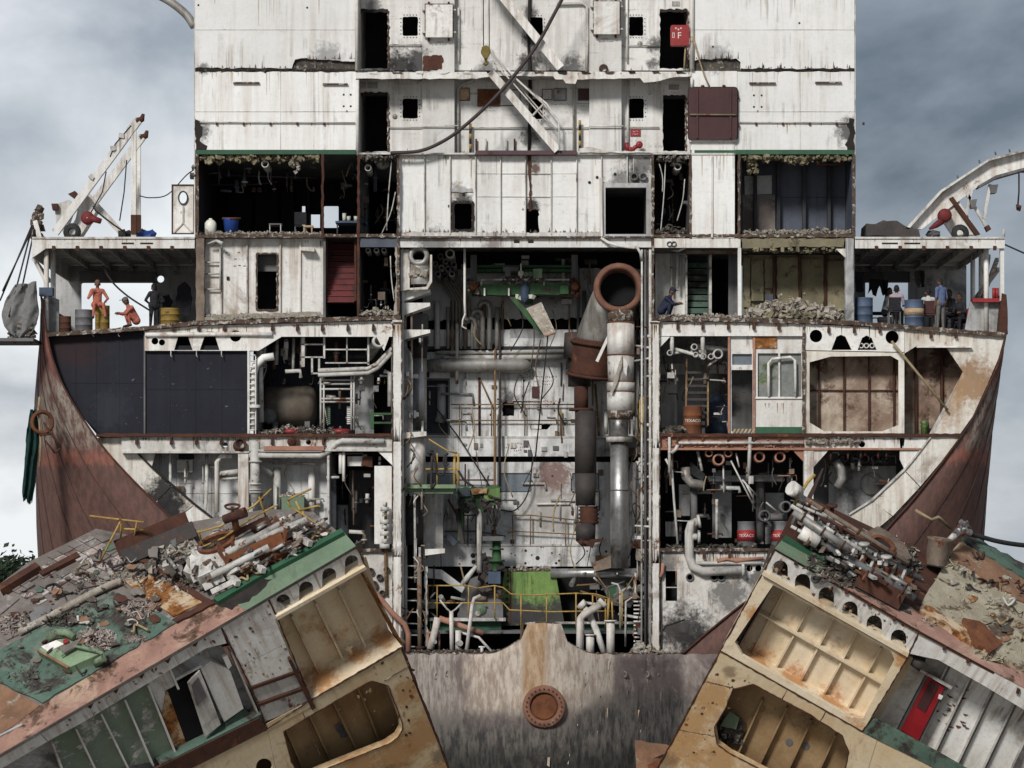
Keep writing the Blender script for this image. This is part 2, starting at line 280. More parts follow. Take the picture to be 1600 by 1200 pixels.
# ---------------------------------------------------------------- mesh building
MATRIX = {}
class MB:
    def __init__(s): s.v = []; s.f = []; s.sm = []
    def add(s, vs_, fs, smooth=False):
        o = len(s.v); s.v += [Vector(p) for p in vs_]
        for f in fs: s.f.append([i + o for i in f]); s.sm.append(smooth)
        return s
    def hexa(s, a, b, c, d, ext):
        """quad a b c d pushed along the vector(s) ext"""
        q = [Vector(p) for p in (a, b, c, d)]
        return s.add(q + [p + ext for p in q], [(0, 1, 2, 3), (7, 6, 5, 4), (0, 4, 5, 1), (1, 5, 6, 2), (2, 6, 7, 3), (3, 7, 4, 0)])
    def bx(s, x0, y0, x1, y1, d0=0., d1=.1):
        """box whose front face fills photo rectangle x0 y0 x1 y1 at depth d0 and that reaches back to d1"""
        return s.hexa(V(x0, y1, d0), V(x1, y1, d0), V(x1, y0, d0), V(x0, y0, d0), Vector((0, d1 - d0, 0)))
    def prism(s, pts, ext, holes=()):
        pts = [Vector(p) for p in pts]; holes = [[Vector(p) for p in h] for h in holes]
        loops = [pts] + holes
        tri = tessellate_polygon(loops)
        flat = [p for l in loops for p in l]; n = len(flat)
        fs = [tuple(t) for t in tri] + [tuple(i + n for i in reversed(t)) for t in tri]
        o = 0
        for l in loops:
            k = len(l)
            for i in range(k):
                j = (i + 1) % k
                fs.append((o + i, o + j, o + j + n, o + i + n))
            o += k
        return s.add(flat + [p + ext for p in flat], fs)
    def plate(s, pts, d0, d1, holes=()):
        """pts and holes in photo pixels at depth d0"""
        return s.prism([V(x, y, d0) for x, y in pts], Vector((0, d1 - d0, 0)), [[V(x, y, d0) for x, y in h] for h in holes])
    def tube(s, pts, r, n=8, caps=True, smooth=True):
        pts = [Vector(p) for p in pts]; k = len(pts)
        rs = r if isinstance(r, (list, tuple)) else [r] * k
        up = None; rings = []
        for i, p in enumerate(pts):
            t = (pts[min(i + 1, k - 1)] - pts[max(i - 1, 0)]).normalized()
            if up is None:
                up = Vector((0, 0, 1)) if abs(t.z) < .9 else Vector((1, 0, 0))
            a = t.cross(up)
            if a.length < 1e-4: a = t.orthogonal()
            a.normalize(); b = a.cross(t).normalized(); up = b
            rings.append([p + (a * math.cos(2 * math.pi * j / n) + b * math.sin(2 * math.pi * j / n)) * rs[i] for j in range(n)])
        vs_ = [q for rg in rings for q in rg]; fs = []
        for i in range(k - 1):
            for j in range(n):
                j2 = (j + 1) % n
                fs.append((i * n + j, i * n + j2, (i + 1) * n + j2, (i + 1) * n + j))
        s.add(vs_, fs, smooth)
        if caps:
            o = len(s.v) - len(vs_)
            s.f.append([o + j for j in reversed(range(n))]); s.sm.append(False)
            s.f.append([o + (k - 1) * n + j for j in range(n)]); s.sm.append(False)
        return s
    def tp(s, pts, r, n=8, d=None, caps=True):
        """tube through photo pixels (x, y, depth), r in metres"""
        return s.tube([V(*p) if len(p) == 3 else V(p[0], p[1], d) for p in pts], r, n, caps)
    def bar(s, p, q, w, h=None, up=Vector((0, 0, 1))):
        p, q = Vector(p), Vector(q); t = (q - p).normalized(); h = h or w
        a = t.cross(up)
        if a.length < 1e-3: a = t.cross(Vector((0, 1, 0)))
        a.normalize(); b = a.cross(t).normalized()
        c = [p + a * w / 2 * i + b * h / 2 * j for i, j in ((-1, -1), (1, -1), (1, 1), (-1, 1))]
        return s.hexa(*c, q - p)
    def lathe(s, c, axis, prof, n=16, smooth=True, a0=0., a1=2 * math.pi):
        """prof: (along axis, radius) pairs"""
        ax = Vector(axis).normalized(); a = ax.orthogonal().normalized(); b = ax.cross(a); c = Vector(c)
        full = abs(a1 - a0 - 2 * math.pi) < 1e-6; k = n if full else n + 1
        vs_ = []
        for (h, r) in prof:
            for j in range(k):
                g = a0 + (a1 - a0) * j / n
                vs_.append(c + ax * h + (a * math.cos(g) + b * math.sin(g)) * r)
        fs = []
        for i in range(len(prof) - 1):
            for j in range(n):
                j2 = (j + 1) % k
                fs.append((i * k + j, i * k + j2, (i + 1) * k + j2, (i + 1) * k + j))
        return s.add(vs_, fs, smooth)
    def chunk(s, c, r, sq=(1, 1, 1)):
        """one irregular lump of debris"""
        base = [(-1, -1, -1), (1, -1, -1), (1, 1, -1), (-1, 1, -1), (-1, -1, 1), (1, -1, 1), (1, 1, 1), (-1, 1, 1)]
        M = Matrix.Rotation(random.uniform(0, 6.3), 3, Vector((random.gauss(0, 1), random.gauss(0, 1), random.gauss(0, 1))).normalized())
        vs_ = [Vector(c) + M @ Vector([b * r * q * random.uniform(.45, 1.1) for b, q in zip(p, sq)]) for p in base]
        return s.add(vs_, [(0, 3, 2, 1), (4, 5, 6, 7), (0, 1, 5, 4), (1, 2, 6, 5), (2, 3, 7, 6), (3, 0, 4, 7)])
    def build(s, name, material, parent=None):
        me = bpy.data.meshes.new(name)
        M = MATRIX.get(parent.as_pointer()) if parent else None
        vs_ = s.v
        if M is not None:
            Mi = M.inverted(); vs_ = [Mi @ p for p in vs_]
        me.from_pydata([tuple(p) for p in vs_], [], s.f)
        bm = bmesh.new(); bm.from_mesh(me); bmesh.ops.recalc_face_normals(bm, faces=bm.faces[:]); bm.to_mesh(me); bm.free()
        me.polygons.foreach_set('use_smooth', s.sm)
        ms = material if isinstance(material, list) else [material]
        for q in ms: me.materials.append(MATS[q])
        o = bpy.data.objects.new(name, me); COL.objects.link(o)
        if parent:
            o.parent = parent
            if M is not None: MATRIX[o.as_pointer()] = M
        return o
KEEP = []
def tag(o, label=None, cat=None, group=None, kind=None):
    if label: o['label'] = label
    if cat: o['category'] = cat
    if group: o['group'] = group
    if kind: o['kind'] = kind
    return o
def thing(name, loc, label, cat, group=None, matrix=None):
    o = bpy.data.objects.new(name, None); COL.objects.link(o)
    M = matrix or Matrix.Translation(loc)
    o.matrix_world = M; o.empty_display_size = .3
    KEEP.append(o); MATRIX[o.as_pointer()] = M.copy()
    return tag(o, label, cat, group)
def solo(name, mb, material, label, cat, group=None, base=None):
    """a thing that is one mesh, its origin at the middle of its base"""
    lo = [min(p[i] for p in mb.v) for i in range(3)]; hi = [max(p[i] for p in mb.v) for i in range(3)]
    b = Vector(base) if base else Vector(((lo[0] + hi[0]) / 2, (lo[1] + hi[1]) / 2, lo[2]))
    mb.v = [p - b for p in mb.v]
    o = mb.build(name, material); o.location = b
    return tag(o, label, cat, group)
def rect(x0, y0, x1, y1): return [(x0, y1), (x1, y1), (x1, y0), (x0, y0)]
def rrect(x0, y0, x1, y1, r=3, n=3):
    o = []
    for cx, cy, a in ((x1 - r, y1 - r, 0), (x0 + r, y1 - r, 90), (x0 + r, y0 + r, 180), (x1 - r, y0 + r, 270)):
        for i in range(n + 1):
            g = R(a + 90 * i / n); o.append((cx + r * math.cos(g), cy + r * math.sin(g)))
    return o
def circ(x, y, r, n=16): return [(x + r * math.cos(2 * math.pi * i / n), y + r * math.sin(2 * math.pi * i / n)) for i in range(n)]
def jag(pts, step=8, amp=1.5, closed=True):
    """a burnt, torn outline"""
    o = []; k = len(pts)
    for i in range(k if closed else k - 1):
        a, b = pts[i], pts[(i + 1) % k]
        n = max(1, int(math.hypot(b[0] - a[0], b[1] - a[1]) / step))
        for j in range(n):
            t = j / n; q = 0 if j == 0 else 1
            o.append((a[0] + (b[0] - a[0]) * t + random.uniform(-amp, amp) * q, a[1] + (b[1] - a[1]) * t + random.uniform(-amp, amp) * q))
    if not closed: o.append(pts[-1])
    return o
def bezier(pts, n=8):
    """smooth curve through points (Catmull-Rom)"""
    o = []; P = [Vector(p) for p in pts]; P = [2 * P[0] - P[1]] + P + [2 * P[-1] - P[-2]]
    for i in range(1, len(P) - 2):
        for j in range(n):
            t = j / n; a, b, c, d = P[i - 1:i + 3]
            o.append(.5 * ((2 * b) + (c - a) * t + (2 * a - 5 * b + 4 * c - d) * t * t + (3 * b - a - 3 * c + d) * t ** 3))
    o.append(P[-2]); return o
def textmesh(txt, size, align='CENTER'):
    cu = bpy.data.curves.new('lettering', 'FONT'); cu.body = txt; cu.size = size; cu.align_x = align; cu.resolution_u = 2
    ob = bpy.data.objects.new('lettering', cu); COL.objects.link(ob)
    dg = bpy.context.evaluated_depsgraph_get()
    me = bpy.data.meshes.new_from_object(ob.evaluated_get(dg))
    bpy.data.objects.remove(ob)
    vs_ = [v.co.copy() for v in me.vertices]; fs = [list(p.vertices) for p in me.polygons]
    bpy.data.meshes.remove(me); return vs_, fs
def lettering(parent, txt, x, y, d, h, material, align='CENTER', name='lettering'):
    """flat letters h photo pixels tall, middle of the baseline at pixel x y, a little proud of depth d"""
    vs_, fs = textmesh(txt, m(h, d) * 1.4, align)
    o = V(x, y, d); mb = MB()
    mb.add([o + Vector((p.x, 0, p.y)) for p in vs_], fs)
    return mb.build(name, material, parent)

def worn_marks(parent, n, x, y, d, h, material):
    """a line of worn print that cannot be read: n short broken strokes h photo pixels tall, centred on pixel x"""
    mb = MB(); st = random.getstate(); random.seed(int(x * 7 + y)); wd = h * .78
    for i in range(n):
        if random.random() < .14: continue
        x0 = x + (i - n / 2) * wd
        for k in range(2):
            a, b = x0 + random.uniform(0, wd * .5), random.uniform(0, h * .6)
            mb.add([V(a, y - b, d), V(a + random.uniform(.2, .5) * wd, y - b, d), V(a + random.uniform(.2, .5) * wd, y - b - random.uniform(.25, .5) * h, d), V(a, y - b - random.uniform(.25, .5) * h, d)], [(0, 1, 2, 3)])
    random.setstate(st)
    return tag(mb.build('worn_print', material, parent), kind='stuff')

# ================================================================ ground and the ship
g = MB(); g.add([(-3000, -600, 0), (3000, -600, 0), (3000, 5000, 0), (-3000, 5000, 0)], [(0, 1, 2, 3)])
tag(g.build('ground', 'mud'), 'wet brown mud flat of the breaking beach', 'ground', kind='structure')

ship = thing('ship', (0, 0, 0), 'huge white and red ship cut open across its stern, decks and rooms showing', 'ship')
def S(name, mb, material, parent=None): return mb.build(name, material, parent or ship)
def sbx(name, material, *a, parent=None): return S(name, MB().bx(*a), material, parent)
def zf(y): return V(0, y, 0).z
DEP = 10.0

# ---- side walls of the superstructure (two plates a side, a torn burnt seam between them)
up = jag([(305, 106), (456, 107), (461, 93), (470, 91), (556, 96)], 7, 1.3, False)
w = S('wall_plate', MB().plate([(305, -60)] + up + [(556, -60)], 0, .06), 'white_side')
S('wall_plate', MB().plate([(305, 234), (305, 112)] + jag([(305, 112), (556, 112.5)], 9, .9, False)[1:-1] + [(556, 112), (556, 234)], 0, .06), 'white_side')
up = jag([(1085, 95), (1090, 93), (1150, 91), (1157, 97), (1157, 108), (1335, 107)], 7, 1.3, False)
S('wall_plate', MB().plate([(1085, -60)] + up + [(1335, -60)], 0, .06), 'white_side')
S('wall_plate', MB().plate([(1152, 234), (1152, 112)] + jag([(1152, 112), (1335, 112)], 9, .9, False)[1:-1] + [(1335, 112), (1335, 234)], 0, .06), 'white_side')
S('wall_plate', MB().plate(rect(1079, 111, 1151.5, 234), 0.02, .08), 'white_side')
for x0, x1 in ((305.5, 556), (1085, 1334.5)):
    S('seam_backing', MB().bx(x0, 88, x1, 118, .12, .5), 'rubble_dark')
    S('green_band', MB().bx(x0, 234.5, x1, 241, -.03, .06), 'green_paint')
    S('deck', MB().bx(x0, 104, x1, 110, .5, DEP), 'dark_grey')
S('burnt_edge', MB().plate(jag([(305, 111.5), (440, 110), (520, 112), (556, 111), (556, 108), (470, 108.5), (305, 106)], 6, 1.4), -.02, .05), 'soot')
S('burnt_edge', MB().plate(jag([(1158, 111.5), (1240, 110.5), (1335, 110), (1335, 106.5), (1250, 108), (1158, 106.5)], 6, 1.6), -.02, .05), 'soot')
S('burnt_edge', MB().plate(jag([(305, 186), (313, 190), (316, 205), (312, 220), (324, 228), (322, 236), (305, 236)], 5, 1.6), -.012, .04), 'soot')
S('burnt_edge', MB().plate(jag([(1335, 186), (1327, 184), (1323, 196), (1328, 208), (1320, 226), (1324, 236), (1335, 236)], 5, 1.8), -.012, .04), 'soot')
def ledge(x0, x1, y, parent=ship):
    S('drip_ledge', MB().bx(x0, y, x1, y + 2.2, -.1, 0), 'rust_edge', parent)
for a in ((364, 405, 128), (504, 543, 130), (1171, 1212, 128.5), (1274, 1315, 127.5)): ledge(*a)
for x0, x1, y in ((312, 555, 191), (1155, 1325, 191)):
    S('storm_rail', MB().tp([(x0, y, -.06), (x1, y + .8, -.06)], .022, 6), 'pipe')
    for i in range(5): S('rail_bracket', MB().bx(x0 + 25 + i * 42, y, x0 + 28 + i * 42, y + 4, -.08, .01), 'dark_rust')
for x, y in ((537, 148), (548, 148), (537, 166), (548, 166), (542, 174), (1178, 149), (1190, 149), (1178, 167), (1190, 167), (1184, 174), (310, 8), (480, 12), (1249, 36), (1114, 73)):
    S('bolt_hole', MB().tp([(x, y, -.01), (x, y, .03)], .035, 8), 'soot')
for x0, x1 in ((305, 556), (1085, 1335)):
    for y in (46, 174):
        if x0 > 1000 and y > 100: x0 = 1152
        S('weld_seam', MB().bx(x0, y, x1, y + .7, -.012, .01), 'white_grimy')
for x, y0, y1 in ((438, 113, 234), (490, 113, 234), (1250, 113, 234)):
    S('weld_seam', MB().bx(x, y0, x + .6, y1, -.012, .01), 'white_grimy')
# closed sides, back and roof of the superstructure
for x0, x1 in ((303.0, 304.9), (1335.1, 1337.0)):
    a = V(x0, 372, 0.0); b = V(x1, -60, 0.0)
    mb = MB(); mb.hexa((a.x, 0.02, a.z), (b.x, 0.02, a.z), (b.x, .02, b.z), (a.x, .02, b.z), Vector((0, DEP, 0)))
    S('side_wall', mb, 'white_grimy')
bw = V(303, 240, 0); bt = V(1337, -60, 0)
S('back_wall', MB().hexa((bw.x, DEP, bw.z), (bt.x, DEP, bw.z), (bt.x, DEP, bt.z), (bw.x, DEP, bt.z), Vector((0, .1, 0))), 'white')
S('roof', MB().hexa((bw.x, -.1, bt.z), (bt.x, -.1, bt.z), (bt.x, DEP, bt.z), (bw.x, DEP, bt.z), Vector((0, 0, .1))), 'white')

# ---- recess between the side walls: two storeys of doors and windows, set back 1.2 m
RD = 1.2
doors = [rect(563, 18, 606, 107), rect(563, 148, 606, 237), rect(1031, 18, 1074, 107), rect(1036, 153, 1071, 236)]
wins = [(629, 26, 653, 56), (629, 154, 653, 185), (983, 26, 1005, 56), (983, 154, 1006, 185), (825, 27, 848, 56), (826, 154, 848, 186)]
for lo, hi, sel in ((-60, 110, 0), (112, 238.4, 1)):
    hs = [jag(h, 5, 1.0) for i, h in enumerate(doors) if i % 2 == sel] + [jag(rrect(*q, r=2.5), 4, .5) for i, q in enumerate(wins) if i % 2 == sel]
    S('recess_wall', MB().plate(rect(561, lo, 1081, hi), RD, RD + .06, hs), 'white_recess')
for q in wins:
    b = MB()
    for i in range(5):
        t = (i + .5) / 5
        for x, y in ((q[0] - 2.6, q[1] + (q[3] - q[1]) * t), (q[2] + 2.6, q[1] + (q[3] - q[1]) * t), (q[0] + (q[2] - q[0]) * t, q[1] - 2.6), (q[0] + (q[2] - q[0]) * t, q[3] + 2.6)):
            b.tp([(x, y, RD - .015), (x, y, RD + .02)], .02, 6)
    S('window_bolts', b, 'soot')
for h in doors:
    x0, x1 = h[0][0], h[1][0]; y0, y1 = h[2][1], h[0][1]
    S('burnt_door_edge', MB().plate(jag([(x1 - .5, y0 - 3), (x1 + 2.5, y0), (x1 + 2.5, y1), (x1 - .5, y1)], 4, 1.5), RD - .02, RD + .01), 'rust_edge')
    S('burnt_door_edge', MB().plate(jag([(x0, y0 - 4), (x1, y0 - 4), (x1, y0 + 1), (x0, y0 + 1)], 4, 1.3), RD - .024, RD + .01), 'soot')
for lo, hi in ((-60, 113), (119, 242)):           # corridor behind the doors
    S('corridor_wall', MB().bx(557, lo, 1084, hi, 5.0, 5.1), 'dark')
for x0, x1 in ((557, 561), (1081, 1085)):
    a = V(x0, 242, 0); b = V(x1, -60, 0)
    S('recess_side', MB().hexa((a.x, 0.05, a.z), (b.x, .05, a.z), (b.x, .05, b.z), (a.x, .05, b.z), Vector((0, RD + 4, 0))), 'white_grimy')
for (x0, x1, y0, y1) in ((660, 710, -60, 113), (660, 710, 124, 239), (921, 971, -60, 112), (921, 971, 122, 238)):
    S('wall_casing', MB().bx(x0, y0, x1, y1, RD - .35, RD - .01), 'white_recess')
for (x0, y0, x1, y1) in ((665, 7, 707, 58), (928, 2, 968, 53)):
    bxp = S('vent_box', MB().bx(x0, y0, x1, y1, RD - .62, RD - .36), 'white')
    S('box_rim', MB().plate(rect(x0 - 1.5, y0 - 1.5, x1 + 1.5, y1 + 1.5), RD - .42, RD - .365, [rect(x0 + .2, y0 + .2, x1 - .2, y1 - .2)]), 'rust_edge', bxp)
    for cx in (x0 + 5, x1 - 6):
        for cy in (y0 - 2, y1 + 3): S('box_clamp', MB().bx(cx - 1.5, cy - 2.5, cx + 1.5, cy + 2.5, RD - .5, RD - .36), 'dark_rust', bxp)
    for cy in (y0 + 8, y1 - 8):
        for cx in (x0 - 3, x1 + 3): S('box_clamp', MB().bx(cx - 2.5, cy - 1.2, cx + 2.5, cy + 1.2, RD - .5, RD - .36), 'pipe', bxp)
S('burnt_hole', MB().plate(jag([(661, 88), (690, 86), (693, 92), (690, 108), (661, 111)], 4, 1.3), RD - .37, RD - .35), 'dark_rust')
S('pipe_stub', MB().lathe(V(943, 107, RD - .5), (0, 1, 0), [(0, .10), (0, .15), (.2, .15)], 14), 'dark_rust')
for x0, x1, y in ((607, 660, 70), (607, 660, 199), (710, 826, 199.5), (850, 921, 199.5), (971, 1030, 71), (971, 1030, 199)):
    S('storm_rail', MB().tp([(x0, y, RD - .07), (x1, y, RD - .07)], .022, 6), 'pipe')
S('storm_rail', MB().tp([(658, 196, RD - .45), (716, 196.5, RD - .45)], .025, 6), 'white')
S('storm_rail', MB().tp([(920, 197, RD - .45), (974, 197, RD - .45)], .025, 6), 'white')
for x, y0, y1 in ((716.5, 12, 96), (979.5, -20, 96), (981, 125, 236)):
    S('drain_pipe', MB().tp([(x, y0, RD - .1), (x, y1, RD - .1)], .04, 8), 'white')
S('drain_pipe', MB().tp(bezier([V(747, 116, .5), V(745, 121, .6), V(735, 128, RD - .1), V(718, 133, RD - .1), V(715, 142, RD - .1), V(716, 190, RD - .1), V(717, 240, RD - .1)], 5) and [(747, 116, .5), (742, 125, .8), (722, 131, RD - .1), (715.5, 140, RD - .1), (716, 240, RD - .1)], .05, 8), 'pipe')
S('drain_pipe', MB().tp([(897, 120, .6), (897, 128, RD - .1), (897, 236, RD - .1)], .05, 8), 'pipe')
S('drain_pipe', MB().tp([(870, 6, RD - .1), (910, 5, RD - .1), (917, 10, RD - .1), (918, 60, RD - .1), (916, 112, RD - .1)], .05, 8), 'pipe')
S('drain_pipe', MB().tp([(557.5, -50, -.06), (557.5, 110, -.06)], .06, 8), 'white'); S('drain_pipe', MB().tp([(558.5, 125, -.06), (558.5, 236, -.06)], .055, 8), 'white')
S('drain_pipe', MB().tp([(1081, -50, -.08), (1081, 108, -.08)], .075, 8), 'white'); S('drain_pipe', MB().tp([(1081, 122, -.06), (1081, 137, -.06)], .05, 8), 'white')
for x0, y0, x1, y1, mt in ((562, 128, 572, 138, 'white_grimy'), (574, 128, 590, 138, 'duct_grey'), (1045, 132, 1061, 140, 'duct_grey'), (1063, 130, 1076, 140, 'text_white'), (1050, 2, 1062, 9, 'duct_grey')):
    S('notice_plate', MB().bx(x0, y0, x1, y1, RD - .03, RD + .0), mt)
for x0, y0, x1, y1, mt in ((718, 138, 733, 156, 'rust_plate'), (747, 140, 780, 165, 'rust'), (782, 141, 812, 164, 'white'), (848, 140, 862, 155, 'white'), (866, 139, 884, 156, 'duct_grey'), (904, 139, 920, 156, 'maroon')):
    fr = S('notice_frame', MB().plate(rect(x0 - 1.2, y0 - 1.2, x1 + 1.2, y1 + 1.2), RD - .04, RD, [rect(x0, y0, x1, y1)]), 'dark_grey')
    S('notice_sheet', MB().bx(x0, y0, x1, y1, RD - .02, RD - .003), mt, fr)
worn_marks(ship, 4, 855, 145, RD - .03, 2.6, 'text_red'); worn_marks(ship, 7, 855, 149, RD - .03, 2.2, 'text_red'); worn_marks(ship, 4, 855, 153, RD - .03, 2.2, 'text_red')
worn_marks(ship, 15, 876, 164, RD - .012, 2.6, 'text_dark'); worn_marks(ship, 11, 911, 163, RD - .012, 2.4, 'text_dark'); worn_marks(ship, 4, 911, 167, RD - .012, 2.4, 'text_dark')
worn_marks(ship, 6, 686, 67, RD - .365, 2.8, 'text_dark'); worn_marks(ship, 11, 686, 71, RD - .365, 2.6, 'text_dark')
worn_marks(ship, 6, 947, 62, RD - .365, 2.8, 'text_dark'); worn_marks(ship, 11, 947, 66, RD - .365, 2.6, 'text_dark')
worn_marks(ship, 4, 765, 170, RD - .012, 2.4, 'text_dark'); worn_marks(ship, 10, 765, 174, RD - .012, 2.2, 'text_dark')
worn_marks(ship, 9, 1054, 146, RD - .012, 2.4, 'text_red'); worn_marks(ship, 10, 1054, 150, RD - .012, 2.2, 'text_red')
rs = S('warning_sign', MB().bx(985, 202, 1001, 213, RD - .03, RD - .005), 'red')
worn_marks(rs, 4, 993, 206.5, RD - .034, 2.8, 'text_white'); worn_marks(rs, 7, 993, 210.5, RD - .034, 2.2, 'text_white')
S('hydrant', MB().tp([(979, 223, RD - .25), (980, 237, RD - .25), (986, 238, RD - .25), (991, 231, RD - .25), (999, 226, RD - .3)], .07, 8).tp([(986, 238, RD - .25), (984, 230, RD - .25)], .06, 8).lathe(V(999, 226, RD - .36), (0, 1, 0), [(0, .02), (0, .12), (.1, .12), (.1, .02)], 10), 'red')
for x0, y, parts in ((735, 193, 6), (906, 188, 6)):
    for i in range(parts):
        S('striped_post', MB().tp([(x0, y + i * 8, RD - .2), (x0, y + i * 8 + 7.98, RD - .2)], .045, 8), 'yellow' if i % 2 == 0 else 'soot')
for x in (744, 759, 791, 804): S('cleat', MB().tp([(x, 217, RD - .1), (x, 236, RD - .1)], .035, 6), 'white_grimy' if x in (759, 791) else 'dark_rust')
for x, y in ((617, 182), (1000, 68), (1020, 67)): S('deck_socket', MB().lathe(V(x, y, RD - .04), (0, 1, 0), [(0, .01), (0, .07), (.04, .09)], 10), 'duct_grey')
S('lamp_bracket', MB().tp([(619, 118, .9), (620, 140, .9), (624, 147, .9)], .06, 8), 'white_grimy'); S('lamp_bracket', MB().tp([(1012, 125, .9), (1012, 138, .9), (1016, 148, .9)], .06, 8), 'white_grimy')
S('wall_cable', MB().tp([(828, -20, RD - .05), (826, 70, RD - .05), (829, 150, RD - .06), (826, 240, RD - .05)], [.07, .05, .08, .05], 6), 'soot')
# ledge between the two storeys, torn edge of paint and plate
top = jag([(556, 113), (880, 112), (1080, 113)], 10, .8, False)
bot = jag([(1080, 119), (1050, 121), (1020, 128), (1006, 129), (1000, 122), (902, 124), (899, 131), (884, 130), (880, 124), (868, 124), (864, 119), (770, 118), (745, 123), (556, 123)], 8, .8, False)
S('balcony_edge', MB().plate(top + bot, -.02, .05), 'white')
a = V(556, 114, 0); b = V(1080, 114, 0)
S('deck', MB().hexa((a.x, .05, a.z), (b.x, .05, a.z), (b.x, DEP - 4.9, a.z), (a.x, DEP - 4.9, a.z), Vector((0, 0, -.06))), 'white_grimy')
for i in range(14):
    x = 575 + i * 37
    S('torn_flap', MB().plate(jag([(x, 112), (x + random.uniform(8, 20), 111.5), (x + random.uniform(8, 18), 114 + random.random() * 2), (x + 2, 115)], 4, 1), -.05, -.03), random.choice(['rust_edge', 'white', 'soot']))
S('purple_beam', MB().bx(743, 235, 901, 241.5, -.12, .3), 'purple_beam')
S('deck_edge', MB().bx(561, 238.6, 742.5, 241.2, .0, 1.3), 'white_grimy'); S('deck_edge', MB().bx(901.5, 238.6, 1079, 241.2, .0, 1.3), 'white_grimy')
S('tarpaulin_strip', MB().plate(jag([(905, 232), (922, 229), (950, 236), (1004, 236), (1020, 238.5), (905, 238.4)], 8, 1), -.06, -.03), 'white')
S('deck', MB().hexa(V(306, 241.4, .1), V(1334, 241.4, .1), V(1334, 241.4, .1) + Vector((0, DEP - .1, 0)), V(306, 241.4, .1) + Vector((0, DEP - .1, 0)), Vector((0, 0, .05))), 'dark_grey')

# ---- storey with the plated casing in the middle, open rooms left and right
PD = .2
hs = [jag(rrect(709, 317, 738, 359, 4), 5, 1), jag(rect(822, 327, 842, 362), 5, 1.2), rect(946, 292, 1011, 366.5)]
xs = [622, 663, 703, 743, 782, 821, 861, 901, 940, 980, 1019]
for i in range(10):
    x0, x1 = xs[i], xs[i + 1]
    inside = []
    poly = rect(x0 + .4, 241.6, x1 - .4, 368)
    hx = [h for h in hs if min(p[0] for p in h) > x0 and max(p[0] for p in h) < x1]
    if i in (4, 5):   # the torn hole lies across a joint
        if i == 4: poly = [(782.4, 368), (820.6, 368), (820.6, 241.6), (782.4, 241.6)]
        else: poly = [(842, 368), (860.6, 368), (860.6, 241.6), (821.4, 241.6)] + jag([(821.4, 327), (842, 327), (842, 368)], 4, 1.3, False); hx = []
    if i == 8: poly = [(940.4, 368), (940.4, 241.6), (979.6, 241.6), (979.6, 286), (944, 286), (944, 368)]; hx = []
    if i == 9: poly = [(980.4, 241.6), (1018.6, 241.6), (1018.6, 286), (980.4, 286)]; hx = []
    S('casing_plate', MB().plate(poly, PD + random.uniform(-.02, .02), PD + .08, hx), 'white_panel')
for x in xs[1:-1]:
    S('casing_rib', MB().bx(x - .8, 243, x + .8, 366 if x < 900 or x == 901 else 286, PD - .1, PD + .02), 'white_grimy')
for y in (271, 307): S('weld_seam', MB().bx(743, y, 901, y + .5, PD - .034, PD), 'white_grimy')
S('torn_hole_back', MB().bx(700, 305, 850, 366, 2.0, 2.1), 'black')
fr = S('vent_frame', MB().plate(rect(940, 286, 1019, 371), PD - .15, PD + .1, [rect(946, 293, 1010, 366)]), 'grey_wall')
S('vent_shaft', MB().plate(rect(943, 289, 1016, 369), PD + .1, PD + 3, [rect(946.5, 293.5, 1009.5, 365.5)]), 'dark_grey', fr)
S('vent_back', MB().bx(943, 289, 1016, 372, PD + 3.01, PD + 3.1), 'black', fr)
for x in (991, 1005): S('pipe_end', MB().lathe(V(x, 276, PD - .15), (0, 1, 0), [(.2, .09), (0, .09), (0, .13), (.2, .13)], 14), 'dark_grey')
S('hole_rim', MB().plate(jag(rrect(705, 313, 741, 362, 5), 5, 1.4), PD - .04, PD - .02, [jag(rrect(710, 318, 737, 358, 4), 5, 1)]), 'soot')
S('burnt_crack', MB().plate(jag([(824, 243), (830, 243), (829, 270), (831, 300), (830, 330), (826, 330), (827, 290), (825, 262)], 6, 1.1), PD - .05, PD - .03), 'dark_rust')
S('scraped_patch', MB().plate(jag([(704, 296), (715, 293), (738, 294), (739, 300), (722, 301), (706, 300)], 5, 1), PD - .03, PD - .02), 'grey_wall')
for x, y in ((724, 303), (921, 285), (933, 277), (961, 272), (702, 322)): S('bolt_hole', MB().plate(jag(circ(x, y, 2.4, 8), 2, .5), PD - .03, PD - .02), 'soot')
S('casing_foot', MB().plate(jag([(622, 362), (700, 363), (743, 362), (820, 364), (870, 362), (940, 363), (940, 372), (622, 372)], 5, 1.2), PD - .06, PD - .022), 'white_grimy')
S('deck_edge', MB().bx(622, 369, 1019, 371.5, -.1, .6), 'rust_edge')
S('beam', MB().plate([(622, 372), (1019, 372), (1019, 386.5), (622, 386.5)], .05, .12, [rect(803, 373.5, 812, 380), rect(825, 373.5, 834, 380)]), 'white_panel')
S('drain_pipe', MB().tp([(939, 278, PD - .2), (939.5, 340, PD - .25), (940, 372, PD - .25), (950, 379, -.15), (965, 384, -.15), (995, 387, -.15), (1001, 395, -.15), (1003, 408, 0)], .055, 8), 'white')
